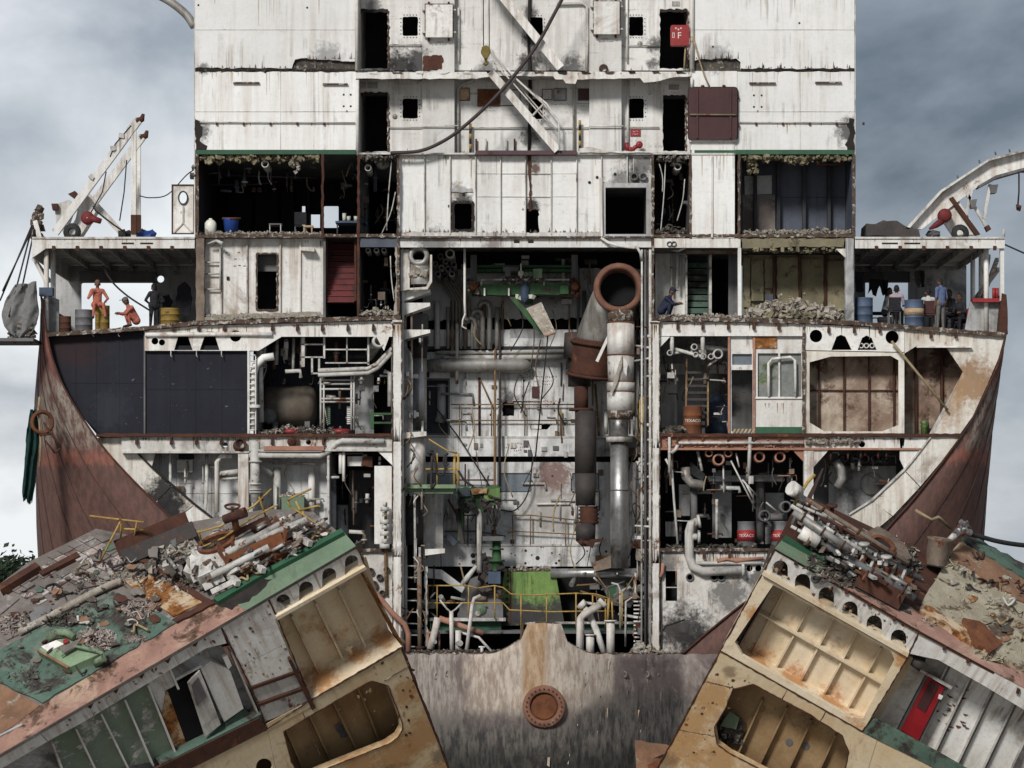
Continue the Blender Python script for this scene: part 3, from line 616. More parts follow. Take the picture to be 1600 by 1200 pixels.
# rooms either side
for x0, x1 in ((306, 622), (1019, 1334)):
    S('deck', MB().bx(x0, 367, x1, 371, 0, DEP), 'dark_grey')
    S('deck_edge', MB().plate(jag([(x0, 366), (x1, 365.5), (x1, 370.5), (x0, 371)], 6, .9), -.03, 0), 'rust_edge')
bwz = lambda name, x0, y0, x1, y1, d, material, holes=(): S(name, MB().plate(rect(x0, y0, x1, y1), d, d + .06, holes), material)
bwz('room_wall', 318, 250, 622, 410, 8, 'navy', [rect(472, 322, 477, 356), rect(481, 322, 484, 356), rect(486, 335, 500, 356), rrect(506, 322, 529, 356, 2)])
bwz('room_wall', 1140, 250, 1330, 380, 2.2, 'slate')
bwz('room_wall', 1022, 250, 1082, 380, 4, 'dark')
for xl, d0, d1, mt in ((307, .1, 8, 'dark'), (560, .05, 8, 'dark'), (1021, .1, 4, 'dark'), (1079.5, .1, 4, 'dark_grey'), (1333, .1, 3, 'slate'), (1157.5, .1, 2.2, 'dark')):
    a = V(xl, 371, 0); b = V(xl, 241, 0)
    S('partition', MB().hexa((a.x - .03, d0, a.z), (a.x + .03, d0, a.z), (a.x + .03, d0, b.z), (a.x - .03, d0, b.z), Vector((0, d1 - d0, 0))), mt)
S('column', MB().bx(1081, 220, 1148, 372, -.02, .3), 'white_panel'); S('column_rib', MB().bx(1111, 243, 1114, 371, -.08, -.02), 'white'); S('column_joint', MB().bx(1078, 217, 1151, 221.5, -.12, .3), 'white')
S('column_joint', MB().bx(1080, 239, 1149, 242, -.05, -.02), 'white_grimy')
for x, y0, y1 in ((308, 241, 372), (504, 241, 372), (560, 241, 372), (622, 241, 496), (1079, 241, 372), (1155, 241, 372), (1334, 241, 372), (1020, 241, 496)):
    S('cut_edge', MB().plate(jag([(x - 2, y0), (x + 2, y0), (x + 2, y1), (x - 2, y1)], 7, .9), -.04, .05), 'rust_edge' if x not in (504, 560) else 'dark_rust')
for i, x in enumerate((1178, 1214, 1254, 1293, 1322)): S('wall_rib', MB().bx(x, 256, x + 5, 372, 1.9, 2.2), 'dark')
S('seam', MB().bx(1160, 308, 1330, 308.7, 2.18, 2.2), 'dark')
S('pale_window_sheet', MB().plate([(1164, 304), (1206, 303), (1206, 274), (1163, 275)], 2.1, 2.12), 'cloth_white')  # opaque white sheet stands for the pale picture window, no opening cut
S('stained_panel', MB().bx(1160, 304, 1211, 366, 2.12, 2.16), 'board')
S('recessed_light', MB().plate(rect(1275, 245, 1318, 258), 1.0, 1.1, [rect(1280, 247, 1312, 256)]), 'rust')
for i, x in enumerate((330, 372, 413, 455, 480)):
    S('wall_rib', MB().bx(x, 262, x + 4, 410, 7.7, 8), 'dark')
for i, (x0, x1, mt) in enumerate(((334, 371, 'slate'), (377, 412, 'slate'), (417, 436, 'slate'))):
    S('wall_cabinet', MB().bx(x0 + 22, 300, x1 + 22, 400, 7.3, 7.6), 'navy')
S('ceiling_rail', MB().tp([(322, 289, 3), (400, 288, 3), (434, 284, 3)], .03, 6), 'dark_rust')
for x in (342, 382, 423): S('ceiling_hanger', MB().tp([(x, 250, 3), (x, 288, 3)], .03, 6), 'dark_grey')
S('ceiling_rail', MB().tp([(352, 274, 4), (495, 278, 4)], .03, 6), 'dark_grey')
for x, y, r in ((414, 256, .11), (575, 262, .1), (1059, 260, .11)): S('pipe_end', MB().lathe(V(x, y, .3), (0, 1, 0), [(1.5, r * .85), (0, r * .85), (0, r * 1.15), (1.5, r * 1.15)], 14), 'pipe')
S('light_fixture', MB().lathe(V(597, 254, .5), (0, 1, 0), [(0, .02), (.02, .2), (.25, .22), (.3, .05)], 12), 'duct_grey')

# ---- main deck storey: wings with roofs, white room, stairs, insulated room
for sgn, pts in ((-1, [(72, 521), (225, 510.5), (310, 502), (626, 494)]), (1, [(1018, 496), (1160, 497.5), (1330, 502), (1572, 521)])):
    S('main_deck', MB().plate(pts + [(x, y + 5) for x, y in reversed(pts)], 0, DEP), 'dark_grey')
    S('deck_edge', MB().plate(jag([(x, y - 1) for x, y in pts], 7, .8, False) + jag([(x, y + 5.5) for x, y in reversed(pts)], 7, .9, False), -.05, 0), 'rust_edge')
# wing roofs
for side, x0, x1 in (('l', 50, 304), ('r', 1336, 1570)):
    S('wing_roof', MB().bx(x0, 370, x1, 373, -.05, DEP), 'white_grimy')
    fx0 = 72 if side == 'l' else x0
    S('roof_girder', MB().plate(rect(fx0, 373, x1, 388), 0, .08), 'white')
    for i in range(1, 6):
        S('roof_girder', MB().bx(x0 + 20, 373.2, x1 - 3, 385 - (i % 2) * 4, i * 1.6, i * 1.6 + .08), 'white_grimy')
    for i in range(6):
        x = x0 + 34 + i * 37
        a = V(x, 373.5, 0); S('roof_stiffener', MB().hexa((a.x, .09, a.z), (a.x + .05, .09, a.z), (a.x + .05, .09, a.z - .18), (a.x, .09, a.z - .18), Vector((0, DEP - .5, 0))), 'white_grimy')
        S('roof_lug', MB().bx(x - 3, 384, x + 2, 391, -.06, .0), 'dark_rust')
for x0, x1 in ((190, 209), (219, 239), (1378, 1403), (1413, 1438)): S('girder_slot', MB().bx(x0, 379, x1, 381.5, -.01, .01), 'soot')
S('roof_girder', MB().plate([(50, 374), (72, 371), (72, 388), (50, 403)], -.01, .1), 'white')
mb = MB(); a = V(50, 374, 0); mb.hexa((a.x, .1, a.z), (a.x + .06, .1, a.z), (a.x + .06, .1, a.z - .6), (a.x, .1, a.z - .6), Vector((0, DEP - .1, 0))); S('roof_girder', mb, 'white')
# wing back walls with the openings one sees the sky through
WD = 9.0
S('wing_wall', MB().plate(rect(84, 415, 318, 560), WD, WD + .08, [rrect(127, 442, 240, 520, 3), circ(251, 436, 5.5, 12)]), 'grey_wall')
S('wing_wall', MB().plate(rect(1300, 415, 1510, 560), WD, WD + .08, [rrect(1352, 440, 1419, 520, 2)]), 'grey_wall')
for x0, x1 in ((127, 240), (1352, 1419)):
    S('window_hood', MB().bx(x0 - 3, 424, x1 + 3, 440, WD - .5, WD - .02), 'dark_grey')
for xl, y0 in ((318, 372), (1335, 372)):
    a = V(xl, 506, 0); b = V(xl, y0, 0)
    S('partition', MB().hexa((a.x - .04, .3, a.z), (a.x + .04, .3, a.z), (a.x + .04, .3, b.z), (a.x - .04, .3, b.z), Vector((0, WD - .3, 0))), 'grey_wall')
for x, d in ((72.5, .3), (83, 1.4), (1541, .6), (1533, 3.0), (1520, 5.5)):
    S('wing_post', MB().tube([(V(x, 0, d).x, d, zf(515)), (V(x, 0, d).x, d, zf(373))], .085, 8), 'white')
S('wing_post', MB().bx(1563, 372, 1569, 470, .1, .3), 'white')
for q in (((1558, 405, .8), (1515, 520, 5)), ((1545, 400, 2.0), (1530, 500, 6)), ((1560, 420, 1.5), (1522, 470, 3))): S('wing_brace', MB().bar(V(*q[0]), V(*q[1]), .12), 'white_grimy')
S('wing_brace', MB().bar(V(52, 403, .3), V(70, 438, .3), .1), 'white'); S('wing_brace', MB().bar(V(52, 403, 1.3), V(78, 440, 2.3), .1), 'white_grimy')
S('bulwark', MB().plate([(1506, 524), (1572, 524), (1571, 462), (1560, 462), (1548, 470), (1516, 472)], .6, .7), 'grey_wall')
S('bulwark', MB().plate([(1560, 522), (1575, 522), (1571, 460), (1566, 458)], -.03, .5), 'dark_rust')
S('bulwark_rail', MB().bx(1520, 466, 1565, 472, .3, .75), 'red')
for x in (1553, 1558): S('bulwark_bollard', MB().tp([(x, 450, .5), (x, 468, .5)], .06, 8), 'red')
S('bulwark', MB().plate([(62, 522), (92, 520), (92, 468), (78, 462), (64, 466)], .8, .9), 'grey_wall')
# frame post between the rooms
for x0, x1, mt in ((306, 319, 'pipe_brown'), (1321, 1334, 'grey_wall')): S('column', MB().plate(jag(rect(x0, 372, x1, 501), 9, .7), -.02, .35), mt)
S('knee_plate', MB().plate([(1334, 388), (1334, 402), (1320, 402), (1306, 389)], .0, .05), 'white')
# white room left with door
d = .4
S('room_wall', MB().plate(rect(319, 373, 505, 497), d, d + .06, [jag(rrect(402, 397, 432, 483, 3), 7, .8)]), 'white')
for x in (345, 385, 437, 468): S('wall_rib', MB().bx(x, 374, x + 2, 493, d - .08, d), 'white_grimy')
S('door_rim', MB().plate(jag(rrect(399.5, 394.5, 435, 486, 3), 5, .8), d - .03, d - .003, [rrect(402, 397, 432, 483, 3)]), 'rust_edge')
S('door_screen', MB().bx(402, 397, 432, 424, d + .5, d + .55), 'dark_grey'); S('corridor_wall', MB().bx(385, 385, 450, 500, d + 2.2, d + 2.3), 'dark')
for y in (410, 428, 452): S('ladder_rung', MB().tp([(320, y, d - .15), (344, y, d - .15)], .03, 6), 'pipe')
for x in (320, 344): S('ladder_rail', MB().tp([(x, 388, d - .15), (x, 453, d - .15)], .03, 6), 'pipe')
S('wall_shelf', MB().plate([(470, 386), (491, 387), (491, 393), (470, 391)], d - .4, d), 'white'); S('wall_handle', MB().bx(354, 432, 358, 437, d - .06, d), 'soot')
for x, y in ((352, 394), (371, 394), (366, 404), (372, 414), (380, 415), (365, 415)): S('wall_mark', MB().bx(x, y, x + 4, y + 1.2, d - .01, d), 'text_dark')
S('bent_pipe', MB().tp([(325, 381, .1), (338, 376, .0), (348, 381, -.1)], [.03, .05, .07], 8), 'pipe')
S('floor_insulation', MB().plate(jag([(319, 496), (330, 492), (500, 487), (505, 494), (319, 501)], 6, 1.2), .0, .25), 'rubble')
# red stairs
st = S('staircase', MB().bx(508, 373, 511.5, 470, .3, 1.2).bx(553.5, 373, 557, 470, .3, 1.2), 'dark_rust')
for i in range(11):
    y = 372 + i * 9.2
    S('stair_tread', MB().bx(511.6, y, 553.4, y + 6.8, 1.9 - i * .16, 2.0 - i * .16).bx(511.6, y + 6.8, 553.4, y + 8.2, 1.75 - i * .16, 2.3 - i * .16), 'stair_red', st)
S('stair_wall', MB().bx(506, 372, 622, 500, 5, 5.1), 'dark')
for xl, d1 in ((506.5, 5), (560, 5), (622.5, 5)):
    a = V(xl, 497, 0); b = V(xl, 372, 0)
    S('partition', MB().hexa((a.x - .04, .1, a.z), (a.x + .04, .1, a.z), (a.x + .04, .1, b.z), (a.x - .04, .1, b.z), Vector((0, d1 - .1, 0))), 'dark_grey')
S('beam', MB().bx(562, 372, 621, 386, .05, .2), 'slate'); S('cut_edge', MB().plate(jag([(558, 372), (561.5, 372), (561.5, 494), (558, 494)], 8, .6), -.02, .1), 'dark_rust')
S('cut_edge', MB().plate(jag([(617, 386), (623, 386), (622, 492), (615, 492), (619, 430)], 6, 1.4), -.02, .15), 'rubble')
for x in (575, 588, 600): S('pipe_end', MB().lathe(V(x, 391, .3), (0, 1, 0), [(1.2, .06), (0, .06), (0, .09), (1.2, .09)], 12), 'duct_grey')
# right: white lobby, dark stairs
d = 1.8
S('beam', MB().plate(rect(1022, 372.5, 1157, 387), .0, .1), 'white'); S('column', MB().bx(1153, 387.2, 1158, 493, .0, .2), 'white')
S('room_wall', MB().bx(1024, 385, 1072, 502, d, d + .05), 'white'); S('room_wall', MB().bx(1138, 390, 1157, 502, d, d + .05), 'dark_grey')
S('corridor_wall', MB().bx(1070, 380, 1140, 505, 4, 4.1), 'black')
st = S('staircase', MB().bx(1071, 398, 1074, 492, 1.4, 2.2).bx(1108, 398, 1112, 492, 1.4, 2.2), 'pipe')
for i in range(9): S('stair_tread', MB().bx(1074.2, 400 + i * 10.2, 1107.8, 408 + i * 10.2, 2.7 - i * .12, 2.8 - i * .12), 'deck_green' if i else 'dark', st)
S('ceiling_beam', MB().bx(1072, 391, 1153, 396, .5, .8), 'pipe_brown')
S('room_ceiling', MB().bx(1024, 383, 1157, 388.5, .15, 4), 'dark_grey')
for x0, pts in ((.045, [(1049, 396, 1.5), (1049, 455, 1.5)]), (.05, [(1058, 398, 1.4), (1058, 450, 1.4)]), (.05, [(1048, 390, .6), (1060, 392, .4), (1071, 386, .1)]), (.035, [(1063, 398, 1.6), (1063, 430, 1.6)])): S('wall_pipe', MB().tp(pts, x0, 8), 'pipe')
for x, y in ((1046, 381), (1053, 381)): S('pipe_end', MB().lathe(V(x, y, -.05), (0, 1, 0), [(.2, .06), (0, .06), (0, .09), (.2, .09)], 12), 'dark_grey')
# insulated room
d = 2.0
S('room_wall', MB().bx(1160, 385, 1325, 505, d, d + .1), 'insul')
for i, (x0, x1, y0, y1) in enumerate(((1162, 1172, 402, 480), (1174, 1193, 408, 470), (1195, 1209, 405, 450), (1214, 1248, 402, 478), (1252, 1287, 404, 480), (1292, 1321, 408, 485))):
    S('insulation_slab', MB().plate(jag(rect(x0, y0, x1, y1), 6, 1.2), d - .12 - .04 * (i % 2), d), 'insul')
for x in (1208, 1248, 1288): S('wall_rib', MB().bx(x, 396, x + 3.6, 495, d - .25, d - .02), 'dark_rust')
S('beam', MB().plate(jag([(1158, 372.5), (1320, 372.5), (1318, 386), (1250, 385), (1160, 388)], 7, 1), .0, .1), 'insul')
S('room_ceiling', MB().bx(1158, 384, 1322, 390, .15, d), 'dark')
S('loose_panel', MB().plate([(1196, 460), (1208, 459), (1208, 474), (1197, 475)], d - .3, d - .25), 'slate')
# ---- section of the hull: deep deck beams, tanks, curved side frames
S('deck_beam', MB().plate([(226, 517), (310, 509), (620, 501), (620, 526), (608, 526), (600, 548), (588, 526), (440, 526), (404, 548), (226, 548)], .12, .2,
    [[(272, 547), (280, 520), (292, 520), (301, 547)], [(312, 547), (322, 518), (334, 518), (343, 547)], circ(368, 525, 9), circ(242, 533, 5.5, 10), circ(253, 535, 5, 10)]), 'white')
S('beam_pipe', MB().tp([(227, 523, .06), (388, 522, .06), (425, 523, .06)], .075, 8), 'white')
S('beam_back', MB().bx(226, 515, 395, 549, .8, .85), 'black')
S('deck_beam', MB().plate([(1030, 503), (1160, 504), (1255, 506), (1255, 525), (1030, 525)], .1, .18), 'white')
S('deck_beam', MB().plate([(1256, 506), (1335, 510), (1413, 514), (1413, 550), (1256, 547)], .09, .18, [circ(1275, 525, 10), [(1299, 547), (1307, 526), (1314, 523), (1321, 526), (1331, 547)], [(1340, 547), (1347, 528), (1354, 524), (1362, 528), (1370, 547)], circ(1394, 527, 10.5)]), 'white')
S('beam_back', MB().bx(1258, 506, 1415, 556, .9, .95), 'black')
for x in (1346, 1354, 1363): S('pipe_end', MB().lathe(V(x, 540, .15), (0, 1, 0), [(.5, .06), (0, .06), (0, .09), (.5, .09)], 10), 'pipe')
S('deck_beam', MB().plate([(1413.5, 514), (1570, 523), (1560, 560), (1543, 600), (1512, 592), (1479, 543), (1433, 540), (1413.5, 552)], .1, .2), 'frame_white')
S('beam_flange', MB().bx(1433, 540.5, 1518, 543, -.1, .1), 'white')
for pts in (((1543, 600), (1520, 650), (1500, 678), (1460, 678), (1505, 580), (1512, 592)), ): S('side_frame', MB().plate(pts, .08, .2), 'frame_white')
S('side_frame', MB().plate([(1500, 682), (1470, 722), (1438, 760), (1414, 735), (1430, 716), (1456, 682)], .08, .2), 'frame_white')
S('side_frame', MB().plate([(1437, 761), (1395, 806), (1372, 790), (1364, 782), (1413, 736)], .08, .2), 'frame_white')
S('side_frame', MB().plate([(1394, 807), (1360, 835), (1320, 868), (1290, 840), (1327, 806), (1364, 783)], .08, .2), 'frame_white')
S('side_frame', MB().plate(jag([(1490, 742), (1420, 822), (1398, 808), (1440, 762), (1468, 733)], 9, 1.2), .5, .6), 'frame_white')
S('side_frame', MB().plate(jag([(1419, 823), (1385, 855), (1345, 872), (1362, 838), (1396, 809)], 9, 1.2), .5, .6), 'frame_white')
S('frame_flange', MB().prism([V(1456, 682, .0), V(1430, 716, .0), V(1414, 735, 0), V(1364, 782, 0), V(1327, 805, 0), V(1326, 803, 0), V(1362, 780, 0), V(1412, 733, 0), V(1428, 714, 0), V(1453, 682, 0)], Vector((0, .3, 0))), 'white_grimy')
S('side_frame', MB().plate([(150, 684), (192, 684), (240, 731), (270, 757), (238, 790), (200, 744), (170, 708)], .3, .4), 'frame_white')
S('side_frame', MB().plate([(271, 758), (305, 787), (270, 815), (238, 791)], .3, .4), 'frame_white')
S('side_frame', MB().plate([(306, 788), (345, 818), (420, 860), (390, 900), (300, 838), (271, 815)], .3, .4), 'white')
S('frame_flange', MB().prism([V(x, y, .2) for x, y in ((192, 684), (240, 731), (305, 787), (345, 818), (344, 820), (303, 789), (238, 733), (189, 684))], Vector((0, .3, 0))), 'soot')
S('knee_plate', MB().plate([(208, 706), (243, 706), (236, 734), (230, 738), (212, 716)], .35, .4), 'white')
# navy bulkheads left
S('bulkhead', MB().plate([(74, 521), (225, 511), (225, 680), (158, 680), (128, 650), (100, 605), (84, 560)], .32, .4), 'navy')
S('bulkhead', MB().bx(227, 540, 386.4, 681, .28, .36), 'navy')
S('bulkhead_edge', MB().bx(224.5, 514, 227, 679, .2, .5), 'dark_grey')
for i, x in enumerate((145, 185, 267, 307, 346)): S('hanger_hook', MB().tp([(x, 548 if x > 226 else 516, .1), (x, 556 if x > 226 else 524, .1), (x + 2, 558 if x > 226 else 526, .1)], .018, 5), 'pipe')
# stub hooks left along every cut deck edge
for y, xr in ((508, (270, 310, 350, 425, 464, 503, 543, 583)), (505.5, (1059, 1098, 1138, 1178, 1217)), (510.5, (1295, 1335, 1375)), (519, (1455, 1494)), (686, (213, 267, 306, 345, 425, 465, 505, 585)), (686, (1059, 1098, 1138, 1178, 1218, 1295, 1336)), (864, (1100, 1140))):
    for x in xr: S('bulb_stub', MB().plate([(x - 1.2, y - 2), (x + 1.2, y - 2), (x + 1.2, y + 4), (x + 2.6, y + 6), (x + 1.5, y + 9), (x - 2, y + 8.5), (x - 2, y + 5)], -.06, .1), 'dark_rust')
# lower decks
for x0, x1, y in ((150, 627, 678), (1019, 1502, 678), (300, 627, 858), (1019, 1335, 857)):
    S('deck', MB().bx(x0, y, x1, y + 4, 0, 8), 'dark_grey')
    S('deck_edge', MB().plate(jag([(x0, y - .6), (x1, y - .6), (x1, y + 4.4), (x0, y + 4.4)], 8, .7), -.04, 0), 'rust_edge' if y > 700 else 'dark_rust')
S('deck_beam', MB().plate(rect(190, 683, 389, 707), .14, .22, [circ(389 - 37, 695, 4)]), 'white_grimy')
S('deck_beam', MB().plate(rect(389.5, 683, 616, 704), .1, .18, [circ(482, 691, 4)]), 'white_grimy')
S('deck_beam', MB().plate(rect(1031, 683, 1256, 702), .1, .18), 'pink_rust')
S('deck_beam', MB().plate([(1256.5, 683), (1452, 683), (1437, 704), (1256.5, 702)], .1, .18, [circ(1347, 694, 5), [(1405, 684), (1414, 684), (1412, 702), (1407, 702)]]), 'white')
S('beam_flange', MB().bx(190, 705, 389, 708, -.02, .3), 'white_grimy'); S('beam_flange', MB().bx(389.5, 702, 616, 705, -.02, .3), 'white_grimy')
S('beam_flange', MB().bx(1031, 700, 1440, 703, -.02, .3), 'pink_rust')
# columns
for x0, x1 in ((613, 628), (1018, 1031)):
    S('column', MB().bx(x0, 500, x1, 1040, -.05, .35), 'white'); S('column_flange', MB().bx(x0 - 2, 503, x1 + 2, 506, -.08, .37), 'rust_edge')
for x0, x1, y0, y1 in ((372, 388, 705, 860), (1256, 1271, 703, 860)): S('column', MB().bx(x0, y0, x1, y1, .02, .3), 'white')
S('knee_plate', MB().plate([(1271, 703), (1295, 703), (1271, 730)], .06, .12), 'white'); S('knee_plate', MB().plate([(1256, 703), (1238, 703), (1256, 722)], .06, .12), 'pink_rust')
S('knee_plate', MB().plate([(1406, 704), (1437, 704), (1414, 735), (1406, 718)], .06, .12), 'white'); S('knee_plate', MB().plate([(590, 705), (613, 705), (613, 727)], .06, .12), 'white')
for i in range(14): S('column_ladder_rung', MB().tp([(390, 555 + i * 9, .0), (399, 555 + i * 9, .0)], .025, 6), 'white')
S('column', MB().bx(386.5, 548, 390, 678, -.03, .2), 'white'); S('column', MB().bx(398.5, 556, 400, 678, -.02, .05), 'white')
# auxiliary engine room left
for xl, mt in ((402, 'dark_grey'), (612, 'dark_grey')):
    a = V(xl, 680, 0); b = V(xl, 512, 0); S('partition', MB().hexa((a.x - .03, .4, a.z), (a.x + .03, .4, a.z), (a.x + .03, .4, b.z), (a.x - .03, .4, b.z), Vector((0, 4.5, 0))), mt)
S('room_wall', MB().bx(396, 520, 625, 700, 4.8, 4.9), 'slate')
for x, y0, y1, r in ((413, 530, 575, .07), (433, 528, 570, .06), (447, 530, 562, .08), (459, 528, 578, .05), (472, 526, 575, .06)): S('ceiling_pipe', MB().tp([(x, y0, 1.0), (x - 1, y1, 1.0)], r, 8), 'pipe')
S('standing_pipe', MB().tp([(428, 557, .2), (412, 559, .2), (400, 570, .2), (396, 585, .2), (396, 672, .2)], .13, 10), 'white')
S('standing_pipe', MB().tp([(405, 535, .6), (407, 660, .6)], .12, 10), 'pipe'); S('valve_wheel', MB().lathe(V(398, 635, 0), (0, 0, 1), [(-.05, .2), (.05, .2), (.05, .05)], 12), 'pipe')
tray = S('cable_tray', MB().bx(471, 526, 476, 573, .5, .6).bx(505, 526, 508, 560, .5, .6).bx(574, 526, 577, 570, .5, .6).bx(471, 537, 506, 539, .5, .6).bx(471, 557, 506, 559, .5, .6).bx(508, 545, 575, 547, .5, .6).bx(541, 527, 543, 568, .5, .6).bx(508, 566, 577, 568, .5, .6).bx(486, 558, 489, 584, .5, .6).bx(497, 560, 500, 584, .5, .6).bx(486, 582, 512, 584.5, .5, .6), 'white_grimy')
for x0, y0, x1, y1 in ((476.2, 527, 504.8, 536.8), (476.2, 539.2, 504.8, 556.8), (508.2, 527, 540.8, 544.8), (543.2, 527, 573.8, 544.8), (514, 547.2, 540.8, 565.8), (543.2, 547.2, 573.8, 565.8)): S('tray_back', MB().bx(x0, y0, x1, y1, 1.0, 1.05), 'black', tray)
S('sloping_duct', MB().lathe(V(592, 533, .1), V(578, 552, 1.2) - V(592, 533, .1), [(.6, .14), (0, .14), (0, .2), (.1, .23), (.1, .19), (1.4, .19)], 16), 'pipe')
for y, y2 in ((586, 581), (579, 574)): S('cross_pipe', MB().tp([(497, y, .4), (575, y - 3, .4), (590, y2 - 6, .4), (612, y2 - 30, .4)], .07, 8), 'pipe')
S('standing_pipe', MB().tp([(600, 580, .8), (609, 583, .8), (609, 635, .8)], .08, 8), 'pipe')
S('wall_panel', MB().bx(555, 585, 584, 680, 2.2, 2.3), 'grey_wall'); S('wall_panel', MB().bx(584.5, 590, 612, 680, 3, 3.1), 'black')
lad = S('catwalk_gate', MB(), 'pipe')
for y in (594, 600, 608, 623, 628): S('gate_bar', MB().tp([(502, y, .7), (552, y, .7)], .035, 6), 'pipe', lad)
for x in (501, 506, 549, 553): S('gate_bar', MB().tp([(x, 588, .7), (x, 672, .7)], .035, 6), 'pipe', lad)
for x0 in (509, 542):
    for i in range(9): S('vent_slat', MB().bx(x0, 635 + i * 3.2, x0 + 7, 637 + i * 3.2, .9, .95), 'white' if x0 > 520 else 'sage')
S('green_bench', MB().bx(579, 643, 584, 670, .2, .5).bx(584.1, 645, 612, 648, .2, .5).bx(584.1, 659, 612, 662, .2, .5), 'machine_green')
# right hull rooms: ladder bay, glazed cabin, tanks
d = 3.5
S('room_wall', MB().bx(1028, 520, 1145, 700, d, d + .1), 'grey_wall'); S('room_wall', MB().bx(1030, 568, 1070, 585, d - .6, d - .5), 'white_grimy')
S('open_door', MB().bx(1033, 592, 1058, 668, d - .7, d - .62), 'white_grimy'); S('room_wall', MB().bx(1108, 570, 1137, 584, d - .6, d - .5), 'white_grimy')
S('standing_tank', MB().lathe(Vector((V(1120, 0, 2.6).x, 2.6, zf(678))), (0, 0, 1), [(0, .02), (0, .4), (1.1, .4), (1.35, .2), (1.4, .02)], 14), 'blue_grey')
st = S('ladder', MB().bar(V(1073, 560, 1.2), V(1072, 640, 1.0), .06).bar(V(1106, 570, 1.0), V(1106, 665, .8), .06), 'rail_rust')
for i in range(9): S('ladder_tread', MB().bx(1074, 580 + i * 10.5, 1105, 584 + i * 10.5, .9, 1.15), 'duct_dark', st)
for pts, r in (([(1050, 526, .2), (1050, 552, .2)], .07), ([(1098, 526, .2), (1098, 556, .2)], .07), ([(1053, 545, .4), (1088, 555, .2), (1100, 558, .1)], .06), ([(1088, 542, .8), (1137, 546, .8)], .1), ([(1050, 552, .3), (1075, 549, .6)], .05)): S('ceiling_pipe', MB().tp(pts, r, 8), 'pipe')
for x, y, r in ((1047, 551, .1), (1087, 554, .09), (1099, 557, .1), (1111, 557, .1), (1122, 553, .17), (1085, 542, .11)): S('pipe_end', MB().lathe(V(x, y, .05), (0, 1, 0), [(.4, r * .7), (0, r * .7), (0, r), (.4, r)], 12), 'pipe')
S('strut', MB().bar(V(1120, 562, .2), V(1107, 571, .4), .06), 'pipe'); S('knee_plate', MB().plate([(1031, 526), (1047, 526), (1031, 543)], .05, .1), 'white')
cab = S('cabin_wall', MB().plate(rect(1138, 525.5, 1256, 677), .25, .33, [rect(1143, 578, 1176, 674), rect(1144, 553, 1175, 570), rect(1184, 552, 1216, 620), rect(1219, 552, 1252, 620)]), 'white')
S('door_jamb', MB().bx(1137.5, 526, 1140.5, 677, .15, .25).bx(1176.5, 526, 1180, 677, .18, .25), 'pink_rust', cab)
for x0, x1 in ((1184, 1216), (1219, 1252)): S('window_pane', MB().bx(x0, 552, x1, 620, .36, .38), 'mesh_glass', cab)
S('window_pane', MB().bx(1144, 553, 1175, 570, .36, .38), 'glass', cab)
S('green_band', MB().bx(1181, 667, 1255.5, 677, .21, .25), 'green_paint', cab); S('cabin_notice', MB().plate(rect(1176, 526.5, 1214, 544), .2, .249), 'rust_plate', cab)
S('door_back', MB().bx(1140, 570, 1260, 690, 2.5, 2.6), 'dark_grey', cab); S('sill', MB().bx(1180, 620.5, 1255, 623, .19, .25), 'white', cab)
for x0 in (1202, 1226): pass
S('window_rail', MB().tp([(1201, 619, .15), (1201, 568, .15), (1206, 561, .15), (1235, 558, .15), (1242, 563, .15), (1243, 619, .15)], .05, 8), 'white', cab)
for i in range(6): S('door_step_stripe', MB().plate([(1144 + i * 6, 676), (1147.5 + i * 6, 676), (1150.5 + i * 6, 670), (1147 + i * 6, 670)], .17, .2), 'black_yellow', cab)
S('cut_edge', MB().plate(jag(rect(1253.5, 503, 1258, 678), 9, .7), .0, .09), 'rust_edge')
tk = S('tank_frame', MB().plate([(1257, 548), (1413, 551), (1413, 677), (1257, 677)], .13, .22, [[(1265, 566), (1298, 557), (1392, 556), (1404, 563), (1404, 664), (1378, 674), (1288, 674), (1265, 660)]]), 'frame_white')
a = V(1258, 680, 0); b = V(1412, 548, 0)
S('tank_wall', MB().hexa((a.x, 1.1, a.z), (b.x, 1.1, a.z), (b.x, 1.1, b.z), (a.x, 1.1, b.z), Vector((0, .08, 0))), 'tank_brown')
for x in (1279, 1318, 1357, 1396): S('tank_rib', MB().bx(x, 550, x + 2, 685, .95, 1.1), 'dark_rust')
S('tank_seam', MB().bx(1260, 609, 1412, 611, 1.03, 1.1), 'dark_rust')
for xx in (a.x, b.x): S('tank_side', MB().hexa((xx - .03, .25, a.z), (xx + .03, .25, a.z), (xx + .03, .25, b.z), (xx - .03, .25, b.z), Vector((0, .85, 0))), 'tank_brown')
S('tank_top', MB().hexa((a.x, .22, b.z), (b.x, .22, b.z), (b.x, 1.1, b.z), (a.x, 1.1, b.z), Vector((0, 0, .05))), 'tank_brown')
S('room_wall', MB().bx(1412, 520, 1530, 690, 1.4, 1.5), 'tank_brown'); S('wall_rib', MB().bx(1430, 540, 1433, 690, 1.2, 1.4), 'dark_rust')
S('wall_rib', MB().bx(1470, 540, 1473, 690, 1.2, 1.4), 'dark_rust'); S('tank_top', MB().bx(1413.5, 520, 1540, 530, .3, 3.2), 'dark')
S('strut', MB().tp([(1393, 533, -.15), (1481, 641, -.1)], .045, 6), 'rope')
